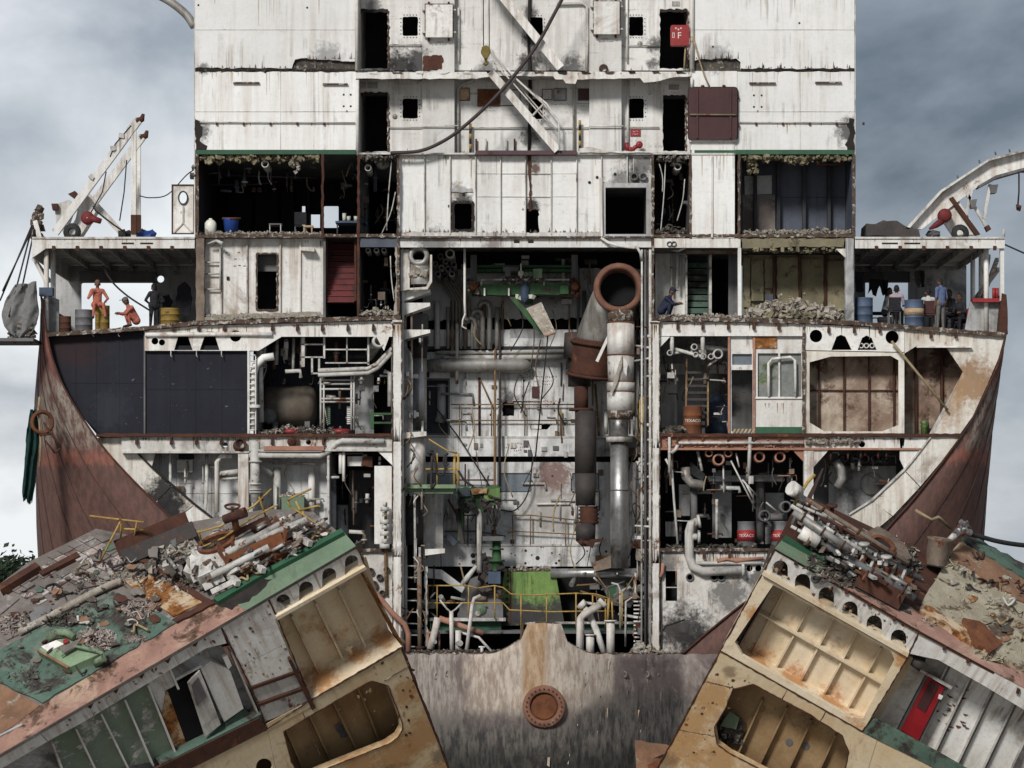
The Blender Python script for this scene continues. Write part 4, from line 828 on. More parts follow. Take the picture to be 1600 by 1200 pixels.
# lower rooms
S('room_wall', MB().plate([(200, 706), (512, 706), (512, 905), (330, 905), (255, 760)], 1.3, 1.4), 'engine_wall')
for x in (275, 330, 395, 470): S('weld_seam', MB().bx(x, 706, x + .7, 900, 1.28, 1.3), 'white_grimy')
S('weld_seam', MB().bx(240, 770, 510, 771, 1.28, 1.3), 'white_grimy')
S('room_wall', MB().bx(510, 690, 625, 880, 4, 4.1), 'dark'); S('partition', MB().bx(513, 706, 516, 880, .5, 4), 'grey_wall')
S('machine_cover', MB().bx(545, 735, 598, 870, 3.2, 3.3), 'dark_grey'); S('exhaust_stack', MB().lathe(Vector((V(535, 0, 2).x, 2, zf(860))), (0, 0, 1), [(0, .2), (1.5, .2), (1.55, .17), (1.2, .15)], 14), 'grey_wall')
S('ceiling_lamp', MB().bx(543, 713, 568, 728, .5, .9), 'white'); S('ceiling_lamp', MB().plate(jag([(566, 714), (582, 713), (582, 730), (564, 727)], 5, .8), .4, .7), 'dark_rust')
S('wall_panel', MB().bx(585, 728, 612, 850, .3, .4), 'white'); S('wall_panel', MB().bx(511, 706, 514.5, 858, .1, .4), 'pipe')
for pts, r, mt in (([(266, 708, .5), (266, 795, .5), (275, 802, .5), (325, 832, .5)], .045, 'pipe'), ([(323, 708, .6), (323, 770, .6), (320, 800, .6), (330, 815, .6)], .06, 'pipe'), ([(362, 712, .3), (345, 713, .3), (339, 722, .3), (339, 800, .3)], .08, 'white'),
                   ([(389, 711, .1), (500, 712, .1), (512, 706, .1), (525, 693, .1), (535, 689, .0), (600, 690, .0)], .1, 'pipe'), ([(398, 690, .1), (399, 785, .1)], .16, 'pipe'), ([(343, 741, .4), (372, 737, .4)], .1, 'pipe'), ([(433, 730, .8), (433, 820, .8)], .13, 'pipe'), ([(404, 726, .6), (425, 742, .7)], .1, 'pipe'),
                   ([(487, 735, 1.0), (487, 815, 1.0)], .12, 'white'), ([(345, 747, .5), (372, 747, .5)], .06, 'white'), ([(405, 715, .9), (430, 718, .9), (434, 724, .9)], .05, 'pipe'), ([(410, 723, 1.0), (492, 724, 1.0), (492, 735, 1.0)], .04, 'pipe'), ([(532, 708, .2), (532, 740, .2)], .06, 'white'), ([(537, 706, .2), (537, 752, .2)], .05, 'white'), ([(510, 746, .3), (530, 746, .3)], .05, 'pipe'),
                   ([(521, 740, 1.2), (521, 855, 1.2)], .1, 'grey_wall')): S('wall_pipe', MB().tp(pts, r, 10), mt)
for y in (720, 755, 764, 768): S('pipe_flange', MB().tp([(399, y, .1), (399, y + 2.5, .1)], .22, 12), 'pipe')
S('junction_box', MB().bx(276, 719, 301, 738, .9, 1.2), 'duct_grey'); S('junction_box', MB().bx(279, 705, 302, 717, .9, 1.2), 'navy')
S('riveted_beam', MB().bx(412, 697, 506, 704, -.1, .1), 'pink_rust'); S('pipe_flange', MB().lathe(V(456, 690, 0), (0, 1, 0), [(0, .02), (0, .16), (.1, .16)], 12), 'dark_rust')
S('cut_tube', MB().lathe(V(376, 693, -.1), (.3, -1, .3), [(-.3, .2), (0, .2), (0, .15), (-.3, .15)], 14), 'dark_rust')
sw = S('sage_cabinet', MB().bx(440, 776, 475, 845, .3, 1.2), 'sage')
# right lower dark room
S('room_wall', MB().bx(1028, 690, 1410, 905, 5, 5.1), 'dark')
S('wall_panel', MB().bx(1113, 735, 1143, 840, 3, 3.1), 'grey_wall'); S('wall_panel', MB().bx(1061, 757, 1078, 806, 2.4, 2.5), 'white'); S('wall_panel', MB().bx(1040, 815, 1058, 838, 1.5, 1.6), 'white_grimy'); S('wall_panel', MB().bx(1196, 770, 1225, 850, 3, 3.1), 'grey_wall')
S('ceiling_duct', MB().plate([(1105, 744), (1222, 741), (1226, 748), (1225, 752), (1108, 752)], 1.5, 2.6), 'grey_wall'); S('ceiling_duct', MB().plate([(1080, 722), (1102, 741), (1098, 752), (1080, 740)], 1.6, 2.4), 'grey_wall')
S('elbow_pipe', MB().tp([(1071, 730, .8), (1072, 745, .8), (1080, 755, .8), (1101, 759, .8)], .16, 12), 'duct_grey')
S('elbow_pipe', MB().tp([(1091, 815, .0), (1080, 819, .0), (1077, 830, .0), (1077, 870, -.02), (1082, 885, -.06), (1098, 893, -.06), (1160, 891, -.06)], .15, 12), 'white_grimy')
for p, ax in (((1092, 814.5, 0), (1, 0, .2)), ((1092, 839, 0), (1, 0, 0)), ((1161, 891, -.06), (1, 0, 0))): S('pipe_flange', MB().lathe(V(*p), ax, [(-.04, .15), (-.04, .22), (.04, .22), (.04, .15)], 14), 'pipe')
S('elbow_pipe', MB().tp([(1078, 839, 0), (1091, 839, 0)], .12, 10), 'white_grimy')
for pts, r in (([(1046, 683, .0), (1046, 740, .0)], .05), ([(1172, 683, 0), (1170, 740, .05)], .06), ([(1090, 705, .4), (1097, 736, .4)], .05), ([(1060, 693, 0), (1056, 702, 0), (1049, 708, 0)], .06), ([(1060, 692, -.02), (1255, 692, -.02)], .05), ([(1040, 717, .2), (1050, 735, .2), (1053, 780, .2), (1059, 850, .2)], .04),
               ([(1084, 760, 1.2), (1085, 835, 1.2)], .12), ([(1120, 780, 1.0), (1120, 842, 1.0)], .05), ([(1200, 808, 1.5), (1230, 808, 1.5)], .13), ([(1188, 740, 2), (1188, 850, 2)], .15)): S('wall_pipe', MB().tp(pts, r, 8), 'pipe' if r < .11 else 'dark_grey')
for x, y, r in ((1108, 708, .13), (1123, 718, .2), (1138, 708, .14), (1187, 714, .18), (1219, 714, .18), (1230, 700, .13), (1195, 806, .2), (1228, 792, .2)): S('pipe_end', MB().lathe(V(x, y, .2), (0, 1, 0), [(.8, r * .7), (0, r * .7), (0, r), (.8, r)], 14), 'pink_rust' if y < 720 else 'dark_grey')
for q in (((1142, 720, .2), (1180, 795, .5)), ((1160, 750, .3), (1183, 775, .6)), ((1165, 755, .3), (1180, 785, .6)), ((1197, 785, .5), (1215, 800, .6)), ((1192, 808, .5), (1205, 822, .5)), ((1150, 708, .3), (1155, 730, .3))): S('cut_cable', MB().tp(q, .03, 5), 'white_grimy')
S('tank_room_wall', MB().bx(1272, 700, 1420, 850, 2.5, 2.6), 'dark_grey'); S('wall_panel', MB().bx(1295, 728, 1400, 850, 2.2, 2.3), 'grey_wall')
S('manhole_cover', MB().lathe(V(1362, 756, 2.15), (0, 1, 0), [(-.12, .02), (-.12, .34), (0, .38), (.05, .38)], 24), 'white_grimy')
S('elbow_pipe', MB().tp([(1306, 720, .8), (1314, 732, .8), (1316, 748, .8), (1308, 762, .8)], .15, 10), 'duct_grey')
for x in (1283, 1298, 1325, 1345, 1352, 1372, 1385): S('cut_stub', MB().tp([(x, 705, .2), (x, 712 + random.random() * 9, .2)], .04, 6), 'dark_rust')
for x, y in ((1320, 715), (1336, 716), (1352, 717), (1368, 717), (1384, 718)): S('pipe_end', MB().lathe(V(x, y, .8), (0, 1, 0), [(.8, .1), (0, .1), (0, .15), (.8, .15)], 12), 'duct_dark')
# lowest storey
S('lower_bulkhead', MB().plate([(1031, 862), (1215, 862), (1190, 925), (1130, 965), (1085, 1004), (1068, 1030), (1031, 1030)], .1, .2, [rect(1040, 892, 1058, 939), circ(1171, 888, 5), circ(1185, 888, 5), circ(1078, 902, 5.5), circ(1116, 902, 4.5), circ(1127, 902, 4.5)]), 'lower_white')
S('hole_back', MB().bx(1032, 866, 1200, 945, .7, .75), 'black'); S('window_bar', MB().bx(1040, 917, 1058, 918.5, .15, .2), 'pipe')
for x, y in ((1078, 902), (1116, 902), (1127, 902)): S('pipe_end', MB().lathe(V(x, y, .05), (0, 1, 0), [(.3, .09), (0, .09), (0, .14), (.1, .14)], 12), 'dark_grey')
S('torn_conduit', MB().tp([(1120, 877, .0), (1135, 873, .0), (1150, 876, .0), (1170, 874, .0), (1193, 872, .0)], [.08, .06, .09, .06, .05], 7), 'pink_rust'); S('wall_pipe', MB().tp([(1085, 880, .02), (1190, 880, .02)], .06, 8), 'white_grimy')
S('wall_pipe', MB().tp([(1031, 902, -.05), (1035, 895, -.05), (1036, 880, -.05)], .06, 8), 'pink_rust'); S('wall_seam', MB().tp([(1036, 985, .09), (1040, 978, .09), (1070, 968, .09)], .02, 5), 'soot')
S('lower_bulkhead', MB().plate([(570, 862), (613, 862), (613, 1010), (560, 900)], .1, .2), 'lower_white')
S('lower_bulkhead', MB().plate([(480, 860), (570, 862), (560, 900), (613, 1010), (613, 1040), (480, 1040)], .12, .22), 'lower_white')
for x, y, r in ((579, 893, 6), (593, 902, 5), (604, 890, 5), (597, 927, 5), (583, 915, 8)): S('pipe_end', MB().lathe(V(x, y, -.02), (0, 1, 0), [(.05, .03), (.05, m(r) * .7), (0, m(r) * .75), (0, m(r)), (.1, m(r))], 12), 'duct_dark')
S('valve_rod', MB().tp([(603, 785, .0), (602, 860, .0), (604, 930, 0)], .05, 8), 'rail_rust')
vs_ = S('valve_stack', MB(), 'white_grimy')
for y, r in ((784, .06), (792, .14), (800, .08), (812, .16), (820, .1), (830, .15), (842, .1), (850, .17)): S('valve_body', MB().tp([(601, y, -.15), (601, y + 7, -.15)], r, 9), 'pipe', vs_)
S('bent_pipe', MB().tp([(577, 918, -.3), (590, 930, -.3), (615, 960, -.35), (632, 975, -.3), (638, 990, -.3), (638, 1018, -.3)], .09, 8), 'pink_rust')
S('bent_pipe', MB().tp([(578, 920, -.2), (586, 950, -.2), (595, 985, -.2), (640, 1008, -.2)], .08, 8), 'pipe_brown')

S('frame_backing', MB().plate([(1540, 600), (1500, 690), (1440, 762), (1385, 830), (1330, 880), (1290, 850), (1380, 770), (1440, 700), (1500, 590)], .75, .8), 'white_grimy')
S('frame_backing', MB().plate([(120, 640), (160, 690), (205, 742), (262, 798), (330, 850), (420, 905), (420, 870), (320, 810), (240, 735), (170, 670)], .75, .8), 'dark_grey')

random.seed(5)
for x, y0, y1, d in ((118, 545, 640, .32), (150, 518, 678, .32), (186, 516, 678, .32), (265, 551, 677, .28), (305, 551, 677, .28), (346, 551, 677, .28)): S('bulkhead_weld', MB().bx(x, y0, x + .8, y1, d - .012, d), 'navy')
for y in (598,): S('bulkhead_weld', MB().bx(112, y, 224, y + .7, .308, .32), 'navy'); S('bulkhead_weld', MB().bx(228, y + 10, 386, y + 10.7, .268, .28), 'navy')
for i in range(70):
    x = random.uniform(130, 384); y = random.uniform(530 if x < 224 else 555, 670); k = random.uniform(.5, 2.4); d = .32 if x < 224 else .28
    if x < 224 and y > 600 and x < 130 + (y - 600) * .4: continue
    S('bulkhead_scratch', MB().plate([(x, y), (x + k * random.uniform(.5, 3), y - k * random.uniform(-1, 1)), (x + k, y + k)], d - .008, d - .002), random.choice(['dark_rust', 'slate', 'soot', 'slate']))

SHALLOW[0] = True

# ---- engine room: the open shaft in the middle
EW = 8.0
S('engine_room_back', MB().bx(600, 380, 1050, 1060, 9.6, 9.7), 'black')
for xl in (629, 1017):
    a = V(xl, 1040, 0); b = V(xl, 372, 0)
    S('engine_room_side', MB().hexa((a.x - .03, .4, a.z), (a.x + .03, .4, a.z), (a.x + .03, .4, b.z), (a.x - .03, .4, b.z), Vector((0, 9.2, 0))), 'engine_wall')
a = V(629, 372, 0); b = V(1017, 372, 0)
S('engine_room_ceiling', MB().hexa((a.x, .2, a.z - .05), (b.x, .2, a.z - .05), (b.x, 9.6, a.z - .05), (a.x, 9.6, a.z - .05), Vector((0, 0, .05))), 'grey_wall')
S('engine_room_wall', MB().plate(jag([(660, 420), (905, 420), (1010, 420), (1010, 500), (900, 497), (850, 500), (780, 497), (660, 502)], 7, 1.8), 6.5, 6.6), 'grey_wall')
S('girder', MB().bx(640, 515, 1010, 541, 6.8, 7.3), 'engine_wall'); S('girder_top', MB().bx(640, 541.2, 1010, 546, 6.6, 9), 'dark')
worn_marks(ship, 11, 822, 524, 6.79, 6, 'text_dark'); S('girder_plate', MB().bx(797, 514, 850, 528, 6.75, 6.8), 'grey_wall')
S('engine_room_wall', MB().plate(rect(640, 550, 1010, 684), EW, EW + .06, [rect(667, 594, 700, 677), jag(rect(785, 629, 803, 650), 4, 1.3), jag([(829, 663), (864, 662), (855, 671), (829, 671)], 5, .6)]), 'engine_wall')
S('gallery', MB().bx(660, 684.5, 900, 713, 6.9, 8.2), 'engine_wall'); S('gallery', MB().bx(900.5, 684.5, 1010, 713, 7.3, 8.2), 'grey_wall'); S('gallery_edge', MB().bx(655, 681.5, 1010, 684.3, 6.8, 7.9), 'white_grimy')
S('engine_room_wall', MB().plate(rect(640, 722, 1010, 852), EW, EW + .06, [rrect(669, 741, 712, 768, 3), rrect(782, 740, 829, 768, 3), rrect(893, 740, 935, 768, 3)]), 'engine_wall')
for x0, x1 in ((669, 712), (782, 829), (893, 935)):
    S('window_pane', MB().bx(x0, 740, x1, 768, EW + .08, EW + .1), 'glass'); S('window_seal', MB().plate(rrect(x0 - 1.2, 739, x1 + 1.2, 769, 4), EW - .03, EW - .003, [rrect(x0, 740.5, x1, 767.8, 3)]), 'rubber')
S('girder', MB().bx(660, 853, 985, 885, 6.9, 7.6), 'engine_wall'); S('gallery_edge', MB().bx(655, 850, 990, 853, 6.7, 7.9), 'white_grimy')
for x, y, r in ((840, 872, 3.5), (821, 880, 2), (869, 880, 2), (739, 868, 4), (740, 878, 3.5), (748, 866, 4)): S('burnt_hole', MB().plate(jag(circ(x, y, r, 9), 2, .5), 6.87, 6.9), 'soot')
for x in (652, 705, 745, 782, 821, 860, 900, 940, 980):
    S('weld_seam', MB().bx(x, 551, x + .6, 683, EW - .02, EW), 'white_grimy'); S('weld_seam', MB().bx(x, 770, x + .6, 851, EW - .02, EW), 'white_grimy')
for y in (603, 773): S('weld_seam', MB().bx(641, y, 1009, y + .6, EW - .022, EW), 'white_grimy')
S('inner_door_back', MB().bx(660, 585, 705, 690, 9.2, 9.3), 'dark'); S('inner_pipe', MB().tp([(690, 600, 9), (690, 645, 9), (686, 660, 9)], .16, 10), 'grey_wall')
S('door_rim', MB().plate(rect(664, 591, 703, 680), EW - .05, EW - .003, [rect(667, 594, 700, 677)]), 'dark_grey')
for count, x, y, h, mt in ((20, 839, 591, 4, 'text_dark'), (11, 850, 597, 3.5, 'text_red'), (7, 850, 602, 3.5, 'text_red'), (24, 838, 629, 4.2, 'text_red'), (16, 840, 636, 3.5, 'text_red'), (6, 897, 591, 4, 'text_dark')):
    worn_marks(ship, count, x, y, EW - .012, h, mt)
for count, y in ((9, 695), (12, 701), (6, 706)): worn_marks(ship, count, 806, y, 6.885, 4, 'text_red')
S('notice_plate', MB().bx(831, 604, 843, 623, EW - .02, EW - .004), 'maroon'); S('notice_plate', MB().bx(845, 604, 852, 623, EW - .02, EW - .004), 'white_grimy'); S('notice_plate', MB().bx(783, 605, 794, 610, EW - .02, EW - .004), 'duct_grey'); S('notice_plate', MB().bx(830, 664, 846, 670, EW - .02, EW - .004), 'white')
# galleries' handrails
def railing(posts, ytop, rails, d, r=.024, material='rail_rust', ybot=None, name='handrail'):
    """posts: x pixels; rails: lists of (x, y) pixels"""
    mb = MB()
    for x, y0, y1 in posts: mb.tp([(x, y0, d), (x, y1, d)], r, 6)
    for rr in rails: mb.tp([(x, y, d) for x, y in rr], r, 6)
    return S(name, mb, material)
railing([(718, 632, 684), (768, 632, 684), (820, 632, 684), (872, 632, 684)], 0, [[(704, 632), (900, 632)], [(704, 657), (900, 657)]], 7.0)
S('handrail', MB().tp([(876, 640, 7.0), (878, 692, 6.9)], .035, 6), 'rail_rust'); S('handrail', MB().tp([(930, 600, 7.2), (936, 684, 7.2)], .045, 6), 'rail_rust')
S('wall_ladder', MB().tp([(749, 590, EW - .1), (749, 682, EW - .1)], .045, 6), 'dark_rust'); S('strut', MB().tp([(749, 590, EW - .1), (768, 632, 7.1)], .03, 6), 'rail_rust')
railing([(801, 805, 853), (829, 805, 853), (884, 812, 853)], 0, [[(799, 805), (829, 805), (884, 811), (905, 813)], [(793, 833), (801, 830), (884, 834), (915, 836)]], 6.8)
railing([(731, 805, 853), (744, 805, 853)], 0, [[(695, 830), (745, 830), (790, 838)], [(725, 805), (748, 805)]], 6.8, .03, 'dark_grey')
railing([(727, 725, 760), (773, 640, 760)], 0, [[(712, 750), (775, 750)]], 6.5, .03, 'dark_rust')
# vertical pipes and hoses in the shaft
for i, (x, y0, y1, r) in enumerate(((683, 470, 545, .1), (700, 480, 545, .06), (707, 470, 590, .07), (714, 470, 600, .06), (720, 500, 545, .05), (727, 470, 545, .06), (738, 480, 545, .05), (747, 500, 545, .07), (756, 470, 545, .06), (766, 480, 545, .05), (777, 480, 545, .09), (785, 470, 515, .05))):
    S('vertical_pipe', MB().tp([(x, y0, 5.8 + (i % 3) * .2), (x, y1, 5.8 + (i % 3) * .2)], r, 8), ('pipe', 'duct_grey', 'pipe_brown')[i % 3])
for x, y in ((740, 500), (751, 488), (762, 475)): S('goose_neck', MB().tp([(x - 14, y + 6, 5.3), (x - 10, y - 1, 5.3), (x - 4, y - 3, 5.3), (x + 1, y, 5.3), (x + 3, y + 8, 5.3), (x + 3, 545, 5.3)], .09, 8), 'duct_grey')
for i in range(6): S('sloping_pipe', MB().tp([(688 + i * 5, 420, 5.0), (690 + i * 5, 440, 5.0), (708 + i * 5, 470, 5.0), (708 + i * 5, 505, 5.0)], .045, 6), 'pipe_brown' if i % 2 else 'dark_grey')
for x, y in ((700, 393), (688, 400), (696, 408), (705, 404), (680, 412), (690, 418), (700, 420), (709, 413), (684, 428), (695, 431), (706, 428)): S('pipe_end', MB().lathe(V(x, y, 1.2 + random.random()), (0, 1, 0), [(2.5, .07), (0, .07), (0, .1), (2.5, .1)], 10), 'duct_grey' if random.random() < .5 else 'dark_grey')
S('pipe_end', MB().lathe(V(703, 396, .8), (0, 1, 0), [(2.5, .11), (0, .11), (0, .16), (2.5, .16)], 12), 'duct_grey')
S('vertical_pipe', MB().tp([(726, 388, .8), (726, 470, .8), (727, 500, .8)], .045, 6), 'white'); S('hanging_hose', MB().tp([(727, 490, .7), (723, 500, .7), (722, 510, .7), (729, 514, .7)], .03, 6), 'white')
S('vertical_pipe', MB().tp([(774, 545, 5.5), (773, 760, 5.0), (773, 840, 5)], .045, 6), 'rail_rust'); S('vertical_pipe', MB().tp([(781, 500, 5.5), (781, 770, 5.2)], .045, 6), 'hose')
for q in (((856, 525, 1), (836, 720, 6)), ((645, 590, 4), (718, 685, 5)), ((718, 685, 5), (765, 760, 5))): S('stay_wire', MB().tp(q, .025, 5), 'cable')
S('hanging_cable', MB().tube(bezier([V(832, 720, 6), V(825, 770, 6), V(805, 797, 6), V(782, 797, 6)], 6), .025, 5), 'cable')
# side shelves left, ladder and cable bundles right
for y0, y1 in ((452, 462), (473, 484), (515, 522)): S('bracket_shelf', MB().plate([(626, y0), (672, y0), (672, y0 + 5), (626, y1 + 10)], .6, 1.6), 'white')
S('bracket_shelf', MB().plate([(626, 676), (666, 674), (666, 681), (626, 686)], .3, 1.2), 'white'); S('bracket_shelf', MB().plate([(664, 858), (695, 857), (695, 864), (664, 868)], .3, 1.0), 'white')
S('curved_plate', MB().plate([(628, 540), (636, 542), (643, 552), (645, 565), (645, 677), (628, 677)], .7, .8), 'grey_wall')
S('shaft_duct', MB().bx(645, 490, 668, 532, 2, 4), 'dark_grey')
for i, x in enumerate((1003, 1008, 1012, 1016, 1033)):
    S('conduit', MB().tp([(x, 390 if x < 1030 else 860, -.02 + .12 * (i % 3)), (x + random.uniform(-1, 1), 1018, -.02 + .12 * (i % 3))], .035 + .015 * (i % 2), 6), ('pipe', 'dark_grey', 'pipe_brown')[i % 3])
for i in range(28):
    y = 510 + i * 12.5 + random.uniform(-4, 4); L_ = random.uniform(10, 26)
    S('cable_bracket', MB().tp([(1017, y, -.05), (1017 - L_, y + random.uniform(-5, 5), .2 + random.random())], random.choice([.025, .04, .06]), 6), random.choice(['white_grimy', 'pipe', 'rail_rust', 'dark_rust']))
for i in range(30):
    x = random.uniform(990, 1016); y = random.uniform(640, 990)
    S('torn_cable', MB().tube(bezier([V(x, y, .3), V(x + random.uniform(-9, 9), y + random.uniform(5, 14), .1), V(x + random.uniform(-12, 8), y + random.uniform(18, 34), .3)], 4), .022, 5), random.choice(['cable', 'rail_rust', 'cable', 'pipe_brown']))
for i in range(22):
    x = random.uniform(628, 662); y = random.uniform(560, 1000)
    S('torn_cable', MB().tube(bezier([V(x, y, .3), V(x + random.uniform(-9, 9), y + random.uniform(5, 14), .1), V(x + random.uniform(-12, 8), y + random.uniform(18, 34), .3)], 4), .024, 5), random.choice(['cable', 'rail_rust', 'pipe', 'pipe_brown']))
for i in range(16): S('shaft_ladder_rung', MB().tp([(629, 875 + i * 9, .6), (658, 876 + i * 9, .6)], .025, 5), 'pipe') if i % 2 else None
for x in (634, 656): S('shaft_ladder_rail', MB().tp([(x, 855, .6), (x, 1015, .6)], .05, 6), 'white_grimy')
for x0, x1, y0, y1, mt in ((1000, 1016, 620, 676, 'yellow'), (664, 668, 885, 1010, 'pipe'), (994, 1016, 857, 875, 'rubble'), (985, 1014, 845, 856, 'dark_rust')): S('bracket_plate', MB().plate(jag(rect(x0, y0, x1, y1), 6, 1.5), .5, .7), mt)
for i in range(7): S('yellow_bar', MB().tp([(1000 + i * 2.4, 625 + i * 2, .4), (1000 + i * 2.4, 690 - i * 3, .4)], .03, 5), 'yellow')
for i in range(13): S('shaft_ladder_rung', MB().tp([(990, 940 + i * 6.2, .6), (1004, 940 + i * 6.2, .6)], .028, 5), 'white')
# bottom platform, green bed of the engine, rails in front
S('platform', MB().bx(632, 985, 1018, 990, 1.0, 8), 'dark_grey'); S('platform_floor', MB().bx(628, 1024, 1066, 1030, 0, 8), 'dark')
S('engine_bed', MB().plate([(672, 972), (783, 970), (783, 993), (755, 992), (672, 984)], 1.5, 3), 'green_paint'); S('engine_bed_top', MB().bx(671, 966, 790, 970.5, 1.2, 3.2), 'white_grimy')
S('engine_bed', MB().plate([(868, 975), (1000, 972), (1000, 985), (868, 990)], 2, 3), 'green_paint'); S('engine_bed_top', MB().bx(868, 972, 1000, 975, 1.8, 3), 'white_grimy')
railing([(683, 915, 967), (732, 915, 967), (773, 916, 967)], 0, [[(668, 915), (732, 915), (745, 919), (772, 915), (786, 918), (798, 928), (830, 930), (900, 927), (930, 928), (955, 936)], [(668, 942), (786, 942), (796, 953), (860, 956), (910, 955), (960, 955)]], 1.1, .026, 'yellow')
railing([(814, 929, 985), (854, 927, 985), (900, 927, 980), (926, 930, 970), (946, 936, 985)], 0, [], 1.1, .026, 'yellow')
S('handrail', MB().tp([(667, 916, 1.1), (667, 972, 1.1)], .055, 6), 'yellow'); S('handrail', MB().tp([(951, 935, 1.0), (949, 980, 1.0)], .045, 6).tp([(956, 940, 1.0), (958, 985, 1.0)], .03, 6).tp([(972, 925, 1.0), (972, 978, 1.0)], .03, 6), 'yellow')
S('cross_pipe', MB().tp([(860, 896, 3), (1010, 895, 3)], .16, 12), 'silver'); S('sloping_plate', MB().plate([(666, 888), (690, 890), (730, 920), (727, 930), (690, 905), (666, 903)], 4, 4.1), 'engine_wall')
S('sloping_plate', MB().plate([(935, 905), (980, 900), (1000, 920), (985, 950), (955, 945)], 5, 5.1), 'dark_grey'); S('tilted_box', MB().plate([(925, 880), (957, 867), (965, 885), (930, 893)], 2.5, 3.2), 'pipe_brown')
S('tilted_flange', MB().plate([(930, 868), (960, 866), (958, 872), (932, 888)], 2.8, 3.0), 'rail_rust')
for pts in ([(928, 893, 2), (952, 925, 1.5), (953, 935, 1.2)], [(1000, 885, 1), (975, 925, 1), (956, 935, 1.1)]): S('stay_wire', MB().tp(pts, .025, 5), 'rail_rust')
S('small_pipe', MB().tp([(955, 911, 1.5), (965, 913, 1.5), (969, 922, 1.5), (969, 985, 1.5)], .04, 6).tp([(993, 895, 1), (993, 930, 1), (978, 940, 1), (977, 1010, 1)], .04, 6), 'pipe')
S('dark_machine', MB().plate(jag([(720, 930), (735, 905), (760, 890), (780, 900), (786, 966), (715, 967)], 7, 2), 2.6, 3.6), 'dark_grey'); S('machine_eye', MB().lathe(V(751, 952, 2.5), (0, 1, 0), [(0, .02), (0, .1), (.05, .13), (.05, .19), (.15, .19)], 14), 'sage')

# ---- hull shell: flares out and forward from the cut section to the full beam
secL = [(64, 462), (68, 490), (73, 519), (82, 560), (100, 605), (127, 650), (160, 697), (200, 742), (250, 792), (300, 838), (420, 905), (540, 975), (640, 1022)]
secR = [(1571, 460), (1573, 490), (1572, 519), (1563, 560), (1546, 600), (1522, 650), (1496, 690), (1455, 745), (1405, 805), (1345, 858), (1195, 922), (1120, 976), (1066, 1022)]
def shell(sec, sgn, beam):
    P0 = bezier([V(x, y, 0) for x, y in sec], 6); n = len(P0)
    ds = [0, .5, 1.2, 2, 3, 4, 5, 6.5, 8, 10, 14]; ts = [0, .14, .29, .43, .6, .72, .82, .92, .97, 1, 1]
    rows = []
    for d, t in zip(ds, ts):
        row = []
        for i, p in enumerate(P0):
            k = i / (n - 1); z1 = P0[0].z - (P0[0].z - .4) * min(1, k * 1.12)
            X1 = sgn * (beam - (0 if k < .8 else (k - .8) * 20) - .3 * k - .55 * max(0, 1 - k / .2))
            tt = min(1., t * (1 + .35 * (1 - k)))
            row.append(Vector((p.x + (X1 - p.x) * tt, d, p.z + (z1 - p.z) * tt * (0.0 if k < .02 else 1))))
        rows.append(row)
    mb = MB(); vs_ = [q for r_ in rows for q in r_]; fs = []
    for a in range(len(ds) - 1):
        for i in range(n - 1): fs.append((a * n + i, a * n + i + 1, (a + 1) * n + i + 1, (a + 1) * n + i))
    mb.add(vs_, fs, True)
    for a in (1, 2, 3, 4, 5, 6, 7, 8):                # frame lines showing through the plating
        S('hull_seam', MB().tube([q + Vector((sgn * .01, -.01, 0)) for q in rows[a][3:]], .011, 5), 'hull_brown')
    o = S('hull_shell', mb, 'hull_red')
    sm_ = o.modifiers.new('plate', 'SOLIDIFY'); sm_.thickness = .04; sm_.offset = -1
    return o
shl = shell(secL, -1, 16.45); shr = shell(secR, 1, 16.35)
# cut edge of the shell plating
for sec in (secL, secR):
    pts = bezier([V(x, y, -.02) for x, y in sec], 5)
    S('shell_edge', MB().tube(pts, .035, 6), 'dark_rust')
# lower hull round the stern tube, bulging aft
def bulge(x, y):
    k = (x - 850) / 215; k = max(-1, min(1, k))
    return -.2 - 3.6 * (1 - abs(k) ** 1.7) * (1 - .0 * y)
nx, ny = 52, 26
mb = MB(); vs_ = []; fs = []; mi = []
topl = lambda x: 1022 + 1.2 * math.sin(x * .9) + .8 * math.sin(x * 2.3) if (x < 770 or x > 925) else (1022 - 46 * max(0, 1 - abs((x - 847) / 78)) ** 1.3 if not 815 <= x <= 877 else 974 + .8 * math.sin(x * 1.7))
Zb = .02
for j in range(ny + 1):
    for i in range(nx + 1):
        x = 622 + (1150 - 622) * i / nx; d = bulge(x, 0)
        p = V(x, topl(x), d); t = j / ny
        z = p.z + (Zb - p.z) * t
        f = 1 - .25 * t
        vs_.append(Vector((p.x, d * (1 if t < .55 else 1 - (t - .55) * .5), z)))
for j in range(ny):
    for i in range(nx): fs.append((j * (nx + 1) + i, j * (nx + 1) + i + 1, (j + 1) * (nx + 1) + i + 1, (j + 1) * (nx + 1) + i))
mb.add(vs_, fs, True)
lh = S('lower_hull', mb, 'hull_purple')
md = lh.modifiers.new('plate', 'SOLIDIFY'); md.thickness = .05; md.offset = 1
st = S('stern_tube', MB().lathe(V(850, 1104, bulge(850, 0) - .02), (0, -1, 0), [(-.4, .68), (.10, .68), (.16, .64), (.16, .47), (.12, .44), (-.25, .43)], 40), 'ring_rust')
S('tube_plug', MB().lathe(V(850, 1104, bulge(850, 0) - .02), (0, -1, 0), [(.03, .0), (.05, .36), (.04, .43), (-.1, .44)], 32), 'rust', st)
b_ = MB()
for i in range(24):
    a = 2 * math.pi * i / 24; c = V(850, 1104, bulge(850, 0) - .18) + Vector((math.cos(a) * .56, 0, math.sin(a) * .56)); b_.tube([c, c + Vector((0, -.04, 0))], .028, 6)
S('flange_bolts', b_, 'dark_rust', st)
